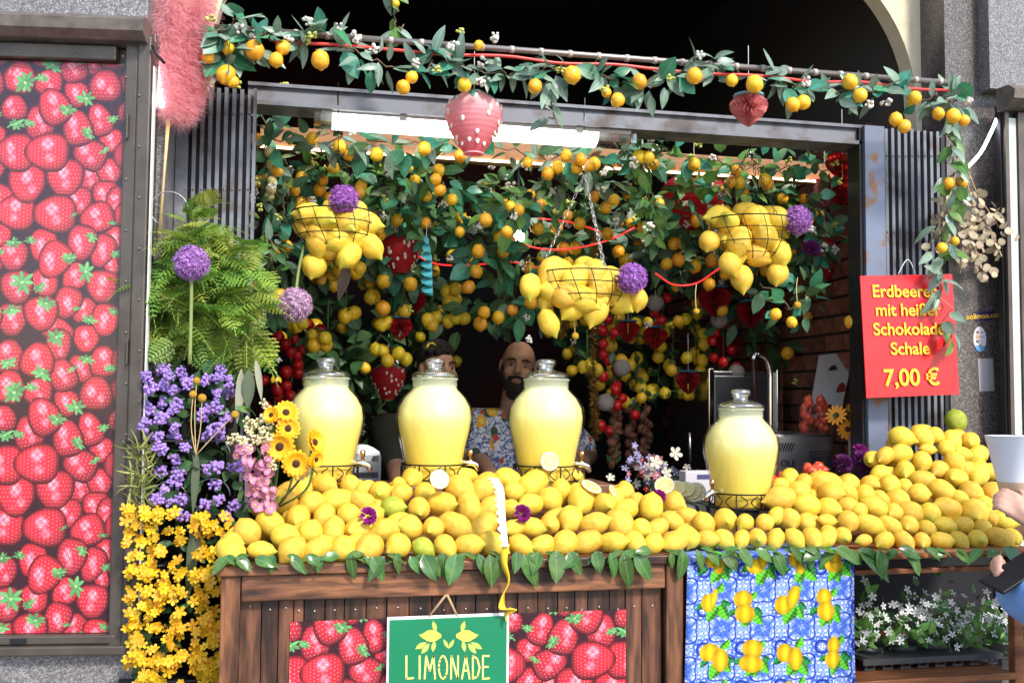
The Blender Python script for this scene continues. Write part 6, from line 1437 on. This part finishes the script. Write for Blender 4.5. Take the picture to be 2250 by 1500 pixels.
a, b_ = W(1690,1060,.82), W(1838,1060,.82); mz = W(1760,952,.82).z
mc = thing('steel_machine', 'stainless steel machine with slots and a fan grille behind the lemons', 'machine', ((a.x+b_.x)/2,.95,ZT))
cbox('housing', (a.x,.83,ZT+.001), (b_.x,1.12,mz), M_inox, mc, .012)
def slot(u, v): 
    p = W(u,v,.828); s_ = mpp(p); MB().add([p+Vector((-5*s_,0,-9*s_)), p+Vector((-2*s_,0,-9*s_)), p+Vector((6*s_,0,9*s_)), p+Vector((3*s_,0,9*s_))], [(0,1,2,3)]).build('slot', M_black, mc)
for i in range(7): slot(1705+i*6, 982); slot(1705+i*6, 1052)
p = W(1805,1018,.826); s_ = mpp(p)
for k, r in enumerate((26,20,14,8)):
    ring = [p+Vector((x*r*s_,-.001*k,z*r*s_)) for x, z in ((-1,-1),(1,-1),(1,1),(-1,1),(-1,-1))]; MB().tube(ring, 1.5*s_, 5).build('grille_ring', M_dark, mc)
MB().lathe([(.001,0),(.012,0)], 16, T(p+Vector((0,-.002,0))) @ FR0).build('fan_hub', M_chrome, mc)
text('OLE', 1732, 1024, 20, 0, mc, M_black, FR0, .01, 'CENTER', ((0,.8275,0), Vector((0,-1,0))))
M_sb2 = mat('strawberry_red', (.66,.035,.02), .3, var=.15, noise=(30,.35,.6), col2=(.74,.16,.06)); SB2 = lemon_mesh('strawberry_fruit', M_sb2, 1.15, .3, 12, 3)
for u, lab in ((1772,'clear cup of strawberries nearer the tap on the machine'),(1806,'clear cup of strawberries nearer the sunflowers on the machine')):
    p = W(u,950,.90); s_ = mpp(p); p.z = mz+.001; t = thing('strawberry_cup', lab, 'cup', p, 'strawberry cups on the machine'); 
    MB().lathe([(.001,0),(13*s_,0),(17*s_,58*s_),(18*s_,59*s_)], 20, T(p)).build('cup', glass('clear_cup', (.95,.95,.95), .04, tint=.05), t, True)
    for k in range(11):
        q = p+Vector((random.uniform(-7,7)*s_, random.uniform(-8,4)*s_, (9+k*6.2)*s_)); obj('strawberry_fruit', SB2, t, T(q) @ Vector((random.gauss(0,.4),-.2,1)).to_track_quat('Z','X').to_matrix().to_4x4() @ Matrix.Diagonal((9.5*s_,)*3+(1,)))
for u, v, n, lab in ((1790,1035,16,'heap of cut strawberries before the fan grille'),(1712,1055,9,'few strawberries beside the lone dispenser')):
    p = W(u,v,.66); s_ = mpp(p); t = thing('strawberry_bowl', lab, 'bowl', p, 'strawberry bowls behind the lemons')
    MB().lathe([(14*s_,-30*s_),(26*s_,-2*s_),(27*s_,-1*s_)], 20, T(p)).build('bowl', glass('bowl_plastic', (.93,.93,.93), .05, tint=.08), t, True)
    for k in range(n): obj('strawberry_fruit', SB2, t, T(p+Vector((random.uniform(-22,22)*s_, random.uniform(-12,12)*s_, random.uniform(-4,12)*s_))) @ rdir().to_track_quat('Z','X').to_matrix().to_4x4() @ Matrix.Diagonal((10*s_,)*3+(1,)))
# leaning printed board with dipped strawberries
q = [W(1800,780,1.25), W(1876,772,1.25), W(1848,905,1.02), W(1775,925,1.02)]; bd = thing('printed_board', 'white board printed with chocolate strawberries leaning at the brick wall', 'board', q[3])
b = MB(); dn = (q[1]-q[0]).cross(q[3]-q[0]).normalized(); dn = dn if dn.y < 0 else -dn; b.v = [tuple(x) for x in q]+[tuple(x-dn*.008) for x in q]; b.f = [(0,3,2,1),(4,5,6,7),(0,1,5,4),(1,2,6,5),(2,3,7,6),(3,0,4,7)]; b.build('panel', mat('board_white', (.50,.47,.45), .5), bd)
def on_board(a, b_): return q[0].lerp(q[1], a).lerp(q[3].lerp(q[2], a), b_)
for a_, b2, r, c in ((.48,.30,.042,(.02,.012,.012)),(.85,.62,.04,(.22,.02,.02)),(.15,.85,.034,(.16,.02,.02)),(.60,.92,.036,(.05,.015,.015)),(.8,.06,.04,(.42,.12,.12))):
    cc = on_board(a_, b2); e1 = (q[1]-q[0]).normalized(); e2 = (q[3]-q[0]).normalized(); r *= .9
    ring = [cc+dn*.002+e1*r*.55*math.cos(k*math.pi/9)*(1+.15*math.sin(k*math.pi/9))+e2*r*math.sin(k*math.pi/9) for k in range(18)]; MB().add(ring, [tuple(range(18))]).build('printed_berry', mat('print_'+str(int(b2*100)), c, .5), bd)
# artificial orange sunflowers in a vase
p = W(1886,1000,.74); vs_ = thing('flower_vase', 'pinkish vase with orange artificial sunflowers at the gate', 'vase', (p.x,.74,ZT))
MB().lathe([(.024,ZT),(.030,ZT+.03),(.034,W(1886,955,.74).z),(.036,W(1886,945,.74).z)], 20, T((p.x,.74,0)), True).build('vase', mat('pink_vase', (.50,.30,.26), .5), vs_, True)
M_or = mat('orange_petal', (.80,.28,.015), .6, var=.1); OF = [flower_mesh('orange_sunflower', M_or, M_sunc, 13, .30, .1, .28)]
for u, v, r, d in ((1838,912,24,(-.8,-.7,.4)),(1886,922,30,(.2,-1,.1)),(1862,942,24,(-.3,-1,-.3)),(1875,900,18,(0,-.8,.8))):
    p2 = W(u,v,.70); face(p2, r*mpp(p2), OF, vs_, Vector(d).normalized(), 'orange_sunflower')
    MB().tube([p2, Vector((p.x,.74,W(1886,950,.74).z))], .003, 5).build('stem', M_cord, vs_, True)
for k in range(7): put_leaf(vs_, DK, W(1850+random.uniform(-10,30), 925+random.uniform(-10,15), .72), (rdir()+Vector((-.4,-.3,0))).normalized(), .06)
# dried fruit strings at the back right
M_dry = mat('dried_fruit', (.16,.06,.03), .6, var=.3); DRM = MB().sphere((0,0,0), (1,.6,.8), 8, 5).mesh('dried_slice', M_dry, True)
for i, u in enumerate((1352,1385,1418)):
    t = thing('dried_fruit_string', ('string of dried orange slices left of the other two', 'middle string of dried orange slices', 'string of dried orange slices nearest the doorway')[i], 'dried fruit', W(u,880,1.75), 'dried fruit strings')
    MB().tube([W(u,880,1.75), W(u+2,1020,1.75)], .002, 5).build('cord', M_twine, t, True)
    for k in range(16): obj('dried_slice', DRM, t, T(W(u+random.uniform(-9,9), 900+k*8, 1.75+random.uniform(-.02,.02))) @ Euler((random.random()*6,random.random()*6,0)).to_matrix().to_4x4() @ Matrix.Diagonal((.026,.026,.026,1)))

# ================================================================== people
def capsule(b, p0, r0, p1, r1, seg=14):
    p0, p1 = Vector(p0), Vector(p1); d = (p1-p0); n = d.normalized(); pts = []; rr = []
    for k in range(5): a = math.pi/2*k/4; pts.append(p0-n*r0*math.cos(a)); rr.append(max(1e-4, r0*math.sin(a)))
    for k in range(1,4): pts.append(p0.lerp(p1, k/4)); rr.append(r0+(r1-r0)*k/4)
    for k in range(5): a = math.pi/2*k/4; pts.append(p1+n*r1*math.sin(a)); rr.append(max(1e-4, r1*math.cos(a)))
    b.tube(pts, rr, seg)
def fuse(name, b, m, parent, vox, M=None, smooth=6):      # merge overlapping pieces into one continuous skin
    o = b.build(name, m, parent, True, M); r = o.modifiers.new('skin', 'REMESH'); r.mode = 'VOXEL'; r.voxel_size = vox; r.use_smooth_shade = True
    s_ = o.modifiers.new('soft', 'SMOOTH'); s_.iterations = smooth; s_.factor = .5; return o
def skin_mat(name, c): return mat(name, c, .5, noise=(14,.3,.7), col2=tuple(x*.82 for x in c), spec=.35)
def head_pieces(b, H, k=1.0):     # H: matrix of the head, face towards -y
    P = lambda x, y, z: H @ Vector((x*k, y*k, z*k))
    Rm = H.to_3x3()
    def S(c, r): b.sphere(P(*c), tuple(x*k for x in r), 18, 12, Rm)
    S((0,.012,.03),(.074,.094,.086)); S((0,-.028,-.028),(.064,.066,.085)); S((0,-.050,-.082),(.036,.036,.030)); S((0,-.078,.028),(.050,.018,.014))
    S((-.036,-.064,-.028),(.026,.024,.024)); S((.036,-.064,-.028),(.026,.024,.024))
    capsule(b, P(0,-.086,.020), .009*k, P(0,-.108,-.022), .013*k); S((-.013,-.094,-.026),(.010,.011,.009)); S((.013,-.094,-.026),(.010,.011,.009))
    S((0,-.086,-.056),(.024,.012,.007)); S((0,-.084,-.066),(.020,.012,.007))
    for s_ in (-1, 1): S((s_*.077,.012,-.004),(.010,.020,.033))
    capsule(b, P(0,.018,-.07), .054*k, P(0,.03,-.17), .058*k)
def face_bits(t, H, k, hair, brow=True):
    P = lambda x, y, z: H @ Vector((x*k, y*k, z*k)); Rm = H.to_3x3(); mw = bpy.data.materials.get('eye_white') or mat('eye_white', (.38,.34,.32), .3); mi = bpy.data.materials.get('iris') or mat('iris', (.03,.018,.012), .2)
    for s_ in (-1, 1):
        e = MB().sphere(P(s_*.030,-.080,.004), tuple(x*k for x in (.012,.008,.0046)), 12, 8, Rm).build('eye', mw, t, True)
        MB().sphere(P(s_*.030,-.0868,.004), tuple(x*k for x in (.0056,.003,.0046)), 10, 6, Rm).build('iris', mi, e, True)
        b = MB(); b.tube([P(s_*.012,-.094,.0255), P(s_*.030,-.094,.031), P(s_*.052,-.080,.024)], [.0035*k,.0050*k,.0025*k], 7); b.build('eyebrow', hair, t, True)
M_hair = mat('black_hair', (.012,.009,.008), .6, bump=(180,.9,.01)); M_beard = mat('dark_beard', (.018,.012,.010), .8, bump=(220,1,.01))
M_skinA = skin_mat('skin_tone_a', (.46,.25,.16)); M_skinB = skin_mat('skin_tone_b', (.50,.27,.175))
# bald bearded man in a printed shirt
YM = 2.0
hp = W(1138,806,YM); H2 = T(hp) @ Matrix.Rotation(R(-12), 4, 'Z') @ Matrix.Rotation(R(7), 4, 'Y')
sh = lambda u, v, Y=YM: W(u, v, Y)
m2 = thing('person', 'bald bearded man in a lemon print shirt behind the third dispenser', 'person', (hp.x, YM+.05, .05))
b = MB(); head_pieces(b, H2, 1.0)
nk = hp+Vector((.01,.06,-.2)); SL, SR = nk+Vector((-.19,.01,-.05)), nk+Vector((.20,.01,-.05)); EL, ER = W(1052,1010,YM-.05), W(1292,1000,YM-.02); HL, HR = W(1085,1052,YM-.32), W(1240,1060,YM-.30)
hip = nk+Vector((0,.03,-.58))
capsule(b, nk, .06, nk+Vector((0,.02,-.12)), .12); b.sphere(nk+Vector((0,.02,-.22)), (.165,.115,.20), 20, 12); b.sphere(nk+Vector((0,.02,-.45)), (.155,.12,.20), 20, 12); b.sphere(hip, (.16,.12,.14), 20, 12)
for S_, E_, Hn in ((SL,EL,HL),(SR,ER,HR)):
    capsule(b, S_, .058, E_, .044); capsule(b, E_, .043, Hn, .030); capsule(b, nk+Vector((0,.01,-.04)), .07, S_, .055)
for s_ in (-1, 1): capsule(b, hip+Vector((s_*.08,0,-.05)), .085, hip+Vector((s_*.09,0,-.45)), .06); capsule(b, hip+Vector((s_*.09,0,-.45)), .06, Vector((hip.x+s_*.09,hip.y,.12)), .042); capsule(b, Vector((hip.x+s_*.09,hip.y,.10)), .045, Vector((hip.x+s_*.09,hip.y-.14,.08)), .035)
def hand(b, wr, d, side=1, curl=.5, nrm=(0,0,1), k=1.0):
    d = Vector(d).normalized(); n = Vector(nrm); n = (n-d*n.dot(d)).normalized(); s_ = d.cross(n)*side
    capsule(b, wr, .026*k, wr+d*.05*k, .028*k); capsule(b, wr+s_*.018*k+d*.02*k, .018*k, wr+s_*.026*k+d*.075*k, .014*k); capsule(b, wr-s_*.018*k+d*.02*k, .018*k, wr-s_*.026*k+d*.07*k, .013*k)
    for i, (o_, L_) in enumerate(((.030,.062),(.010,.072),(-.010,.066),(-.029,.052))):
        p = wr+s_*o_*k+d*.078*k; dd = d
        for j in range(3):
            c = math.cos(curl*(j+.6)); sn = math.sin(curl*(j+.6)); nd = d*c - n*sn; q_ = p+nd*L_*k*(.42,.32,.26)[j]; capsule(b, p, (.0095-.001*j)*k, q_, (.0088-.001*j)*k, 10); p = q_
    p = wr+s_*.024*k+d*.022*k
    for j in range(2): nd = (d*.75+s_*(.7-.3*j)-n*.35*(j+.5)).normalized(); q_ = p+nd*.036*k; capsule(b, p, (.0115-.0015*j)*k, q_, (.010-.0015*j)*k, 10); p = q_
hand(b, HL, (.5,-.7,-.4), 1, .4); hand(b, HR, (-.4,-.8,-.4), -1, .4)
fuse('body', b, M_skinA, m2, .0065)
face_bits(m2, H2, 1.0, M_beard)
b = MB(); P = lambda x, y, z: H2 @ Vector((x,y,z)); Rm = H2.to_3x3()
b.sphere(P(0,-.052,-.090), (.046,.040,.040), 16, 10, Rm); b.sphere(P(0,-.035,-.115), (.040,.036,.035), 16, 10, Rm)
for s_ in (-1,1): capsule(b, P(s_*.066,-.006,.004), .009, P(s_*.062,-.018,-.045), .017); capsule(b, P(s_*.060,-.020,-.045), .018, P(s_*.030,-.060,-.092), .024); capsule(b, P(s_*.028,-.090,-.052), .008, P(0,-.098,-.046), .008); capsule(b, P(s_*.030,-.086,-.052), .009, P(s_*.034,-.074,-.085), .014)
fuse('beard', b, M_beard, m2, .005, smooth=3)
b = MB()
for s_ in (-1,1): b.sphere(P(s_*.052,.040,.020), (.028,.050,.050), 14, 10, Rm)
b.sphere(P(0,.075,.012), (.058,.040,.056), 14, 10, Rm); fuse('cropped_hair', b, M_hair, m2, .006, smooth=3)
MB().sphere(P(0,-.098,-.061), (.017,.004,.004), 10, 6, Rm).build('lips', mat('lips', (.36,.13,.10), .5), m2, True)
def shirt_mat():
    m = bpy.data.materials.new('lemon_print_shirt'); m.use_nodes = True; n = m.node_tree.nodes; L = m.node_tree.links; bs = n['Principled BSDF']
    tc = n.new('ShaderNodeTexCoord'); last = None
    def layer(scale, th0, col, prev, kind='vor', seed=0, dist=0):
        mp = n.new('ShaderNodeMapping'); mp.inputs['Location'].default_value = (seed, seed*.7, seed*.3); mp.inputs['Scale'].default_value = (1,.6,.8) if kind == 'vor' else (1,1,1); L.new(tc.outputs['Object'], mp.inputs[0])
        if kind == 'vor': t = n.new('ShaderNodeTexVoronoi'); t.inputs['Scale'].default_value = scale; o_ = t.outputs['Distance']
        else: t = n.new('ShaderNodeTexNoise'); t.inputs['Scale'].default_value = scale; t.inputs['Detail'].default_value = 2; t.inputs['Distortion'].default_value = dist; o_ = t.outputs['Fac']
        L.new(mp.outputs[0], t.inputs['Vector'])
        if kind == 'vor': q_ = n.new('ShaderNodeMath'); q_.operation = 'LESS_THAN'; q_.inputs[1].default_value = th0; L.new(o_, q_.inputs[0])
        else: q_ = n.new('ShaderNodeMath'); q_.operation = 'COMPARE'; q_.inputs[1].default_value = th0; q_.inputs[2].default_value = .028; L.new(o_, q_.inputs[0])
        mx = n.new('ShaderNodeMix'); mx.data_type = 'RGBA'; L.new(q_.outputs[0], mx.inputs[0]); mx.inputs[7].default_value = (*col,1)
        if prev is None: mx.inputs[6].default_value = (.66,.66,.69,1)
        else: L.new(prev, mx.inputs[6])
        return mx.outputs[2]
    c = layer(16, .5, (.05,.10,.32), None, 'noise', 1, 1.5); c = layer(24, .46, (.10,.16,.30), c, 'noise', 5, 1)
    c = layer(15, .34, (.05,.09,.06), c, 'vor', 2.3); c = layer(13, .36, (.72,.38,.04), c, 'vor', 7.7); c = layer(13, .22, (.80,.56,.10), c, 'vor', 7.7); c = layer(17, .22, (.56,.06,.03), c, 'vor', 4.1)
    L.new(c, bs.inputs['Base Color']); bs.inputs['Roughness'].default_value = .8; return m
b = MB(); b.sphere(nk+Vector((0,.02,-.22)), (.185,.135,.215), 20, 12); b.sphere(nk+Vector((0,.02,-.45)), (.178,.142,.21), 20, 12); b.sphere(hip+Vector((0,0,.0)), (.178,.142,.13), 20, 12)
for S_, E_ in ((SL,EL),(SR,ER)): capsule(b, S_, .070, S_.lerp(E_, .78), .070); capsule(b, nk+Vector((0,.01,-.06)), .08, S_, .068)
fuse('shirt', b, shirt_mat(), m2, .008)
b = MB()
for s_ in (-1,1): b.add([nk+Vector((s_*.03,-.085,-.10)), nk+Vector((s_*.085,-.06,-.02)), nk+Vector((s_*.075,-.02,.02)), nk+Vector((s_*.02,-.075,-.02))], [(0,1,2,3)])
o = b.build('collar', bpy.data.materials['lemon_print_shirt'], m2); so_ = o.modifiers.new('t','SOLIDIFY'); so_.thickness = .006
b = MB(); b.sphere(hip+Vector((0,0,-.1)), (.175,.14,.14), 18, 10)
for s_ in (-1,1): capsule(b, hip+Vector((s_*.08,0,-.08)), .10, Vector((hip.x+s_*.09,hip.y,.16)), .07)
fuse('trousers', b, mat('dark_trousers', (.02,.02,.03), .8), m2, .012)
# dark haired man turned to the side
hp1 = W(962,812,YM); H1 = T(hp1) @ Matrix.Rotation(R(16), 4, 'Z') @ Matrix.Rotation(R(-4), 4, 'Y')
m1 = thing('person', 'dark haired man in an olive shirt half hidden behind the second dispenser', 'person', (hp1.x, YM+.05, .05))
b = MB(); head_pieces(b, H1, 1.0); nk = hp1+Vector((-.03,.06,-.2)); SL, SR = nk+Vector((-.19,.02,-.06)), nk+Vector((.19,.0,-.06)); EL, ER = W(868,1010,YM-.02), nk+Vector((.25,-.02,-.36)); HL, HR = W(880,1095,YM-.22), nk+Vector((.16,-.28,-.42)); hip = nk+Vector((0,.03,-.58))
capsule(b, nk, .06, nk+Vector((0,.02,-.12)), .12); b.sphere(nk+Vector((0,.02,-.22)), (.165,.115,.20), 20, 12); b.sphere(nk+Vector((0,.02,-.45)), (.155,.12,.20), 20, 12); b.sphere(hip, (.16,.12,.14), 20, 12)
for S_, E_, Hn in ((SL,EL,HL),(SR,ER,HR)): capsule(b, S_, .060, E_, .050); capsule(b, E_, .048, Hn, .032); capsule(b, nk+Vector((0,.01,-.04)), .07, S_, .056)
for s_ in (-1, 1): capsule(b, hip+Vector((s_*.08,0,-.05)), .085, hip+Vector((s_*.09,0,-.45)), .06); capsule(b, hip+Vector((s_*.09,0,-.45)), .06, Vector((hip.x+s_*.09,hip.y,.12)), .042); capsule(b, Vector((hip.x+s_*.09,hip.y,.10)), .045, Vector((hip.x+s_*.09,hip.y-.14,.08)), .035)
hand(b, HL, (.2,-.8,-.5), 1, .4); hand(b, HR, (-.3,-.8,-.3), -1, .4)
fuse('body', b, M_skinB, m1, .0065); face_bits(m1, H1, 1.0, M_hair)
b = MB(); P = lambda x, y, z: H1 @ Vector((x,y,z)); Rm = H1.to_3x3(); rs = random.Random(5)
b.sphere(P(0,.022,.058), (.080,.094,.068), 20, 12, Rm); b.sphere(P(0,.065,.02), (.070,.055,.07), 16, 10, Rm)
for k in range(46): a = rs.uniform(0,6.28); q_ = rs.uniform(.1,1); b.sphere(P(.072*q_*math.cos(a), .012+.09*q_*math.sin(a), .062+.06*math.sqrt(max(0,1-q_*q_))), .017, 8, 6)
fuse('hair', b, M_hair, m1, .006, smooth=2)
b = MB()
for s_ in (-1,1): capsule(b, P(s_*.066,-.004,.004), .008, P(s_*.060,-.020,-.045), .013); capsule(b, P(s_*.060,-.020,-.045), .013, P(s_*.026,-.060,-.090), .018); capsule(b, P(s_*.026,-.090,-.050), .006, P(0,-.096,-.045), .006)
b.sphere(P(0,-.056,-.092), (.036,.032,.026), 14, 8, Rm); fuse('beard', b, M_beard, m1, .005, smooth=3)
b = MB(); b.sphere(nk+Vector((0,.02,-.22)), (.185,.135,.215), 20, 12); b.sphere(nk+Vector((0,.02,-.45)), (.178,.142,.21), 20, 12); b.sphere(hip, (.178,.142,.13), 20, 12)
for S_, E_ in ((SL,EL),(SR,ER)): capsule(b, S_, .070, S_.lerp(E_, .92), .072); capsule(b, nk+Vector((0,.01,-.06)), .08, S_, .068)
fuse('t_shirt', b, mat('olive_cotton', (.045,.042,.025), .85), m1, .009)
b = MB(); b.sphere(hip+Vector((0,0,-.1)), (.175,.14,.14), 18, 10)
for s_ in (-1,1): capsule(b, hip+Vector((s_*.08,0,-.08)), .10, Vector((hip.x+s_*.09,hip.y,.16)), .07)
fuse('trousers', b, bpy.data.materials['dark_trousers'], m1, .012)
# passer-by at the picture edge, in a light blue shirt, with phone and paper cup
YP = -.42
ph = W(2200,1285,YP); cupc = W(2236,1010,YP+.05); sh_ = W(2440,1010,YP+.02); base = Vector((sh_.x+.16, YP-.02, 0))
pb2 = thing('person', 'passer-by in a light blue shirt at the picture edge holding phone and cup', 'person', base)
nk = Vector((base.x, YP-.02, 1.42)); hip = Vector((base.x+.02, YP-.02, .92)); HH = T(nk+Vector((0,0,.19))) @ Matrix.Rotation(R(-60), 4, 'Z')
b = MB(); head_pieces(b, HH); capsule(b, nk, .06, nk+Vector((0,0,-.12)), .11); b.sphere(nk+Vector((0,0,-.22)), (.12,.155,.2), 20, 12); b.sphere(nk+Vector((0,0,-.42)), (.12,.145,.18), 20, 12); b.sphere(hip, (.13,.16,.14), 20, 12)
S1, S2 = nk+Vector((-.02,-.17,-.06)), nk+Vector((-.02,.17,-.06)); E1, E2 = W(2330,1345,YP-.14), W(2360,1215,YP+.16); W1, W2 = W(2246,1303,YP-.01), W(2272,1142,YP-.01)
for S_, E_, Hn in ((S1,E1,W1),(S2,E2,W2)): capsule(b, nk+Vector((0,0,-.04)), .07, S_, .055); capsule(b, S_, .052, E_, .040); capsule(b, E_, .038, Hn, .026)
for s_ in (-1, 1): capsule(b, hip+Vector((0,s_*.08,-.05)), .085, hip+Vector((0,s_*.09,-.45)), .06); capsule(b, hip+Vector((0,s_*.09,-.45)), .06, Vector((hip.x,hip.y+s_*.09,.10)), .042); capsule(b, Vector((hip.x,hip.y+s_*.09,.06)), .042, Vector((hip.x-.15,hip.y+s_*.09,.04)), .032)
hand(b, W1, W(2205,1276,YP)-W1, -1, .75, (0,.5,-1), .8); hand(b, W2, W(2226,1108,YP-.0)-W2, 1, .75, (0,-1,.15), .78)
fuse('body', b, skin_mat('skin_tone_c', (.58,.33,.25)), pb2, .005, smooth=4); face_bits(pb2, HH, 1.0, M_hair)
b = MB(); P = lambda x, y, z: HH @ Vector((x,y,z)); b.sphere(P(0,.025,.05), (.082,.092,.075), 18, 12, HH.to_3x3()); b.sphere(P(0,.07,-.03), (.07,.05,.11), 18, 12, HH.to_3x3()); fuse('hair', b, M_hair, pb2, .008, smooth=3)
b = MB(); b.sphere(nk+Vector((0,0,-.22)), (.14,.178,.215), 20, 12); b.sphere(nk+Vector((0,0,-.44)), (.14,.165,.2), 20, 12); b.sphere(hip, (.15,.18,.13), 20, 12)
for S_, E_ in ((S1,E1),(S2,E2)): capsule(b, S_, .068, E_, .062); capsule(b, nk+Vector((0,0,-.06)), .075, S_, .066)
capsule(b, E1, .066, E1.lerp(W1, .97), .058); capsule(b, E2, .056, E2.lerp(W2, .35), .048)
fuse('blue_shirt', b, mat('light_blue_cotton', (.16,.33,.66), .8, bump=(14,.5,.02)), pb2, .008)
b = MB(); b.sphere(hip+Vector((0,0,-.08)), (.15,.18,.14), 18, 10)
for s_ in (-1,1): capsule(b, hip+Vector((0,s_*.08,-.08)), .10, Vector((hip.x,hip.y+s_*.09,.14)), .06)
fuse('trousers', b, mat('grey_trousers', (.10,.10,.11), .8), pb2, .012)
d1 = (W(2300,1205,YP-.02)-W(2168,1290,YP-.02)).normalized(); pc_ = W(2236,1252,YP-.035)
o = MB().box((-.078,-.036,-.0042), (.078,.036,.0042)).build('phone', mat('phone_black', (.010,.010,.012), .5, spec=.2), None, M=frame(d1, (-.45,-.25,.85), pc_)); bevel(o, .006, 3); tag(o, 'black phone held over the flower shelf at the picture edge', 'phone')
k = mpp(cupc); pc = thing('paper_cup', 'large white paper cone with a beige foot held over the lemons', 'paper cone', cupc-Vector((0,0,110*k)))
MB().lathe([(42*k,-50*k),(66*k,52*k),(67*k,53*k),(64*k,50*k),(40*k,-50*k)], 26, T(cupc)).build('white_cone', mat('cup_white', (.74,.76,.84), .7), pc, True)
MB().lathe([(.001,-125*k),(26*k,-125*k),(43*k,-48*k),(43.5*k,-47*k)], 26, T(cupc)).build('beige_foot', mat('cup_beige', (.62,.46,.30), .8), pc, True)
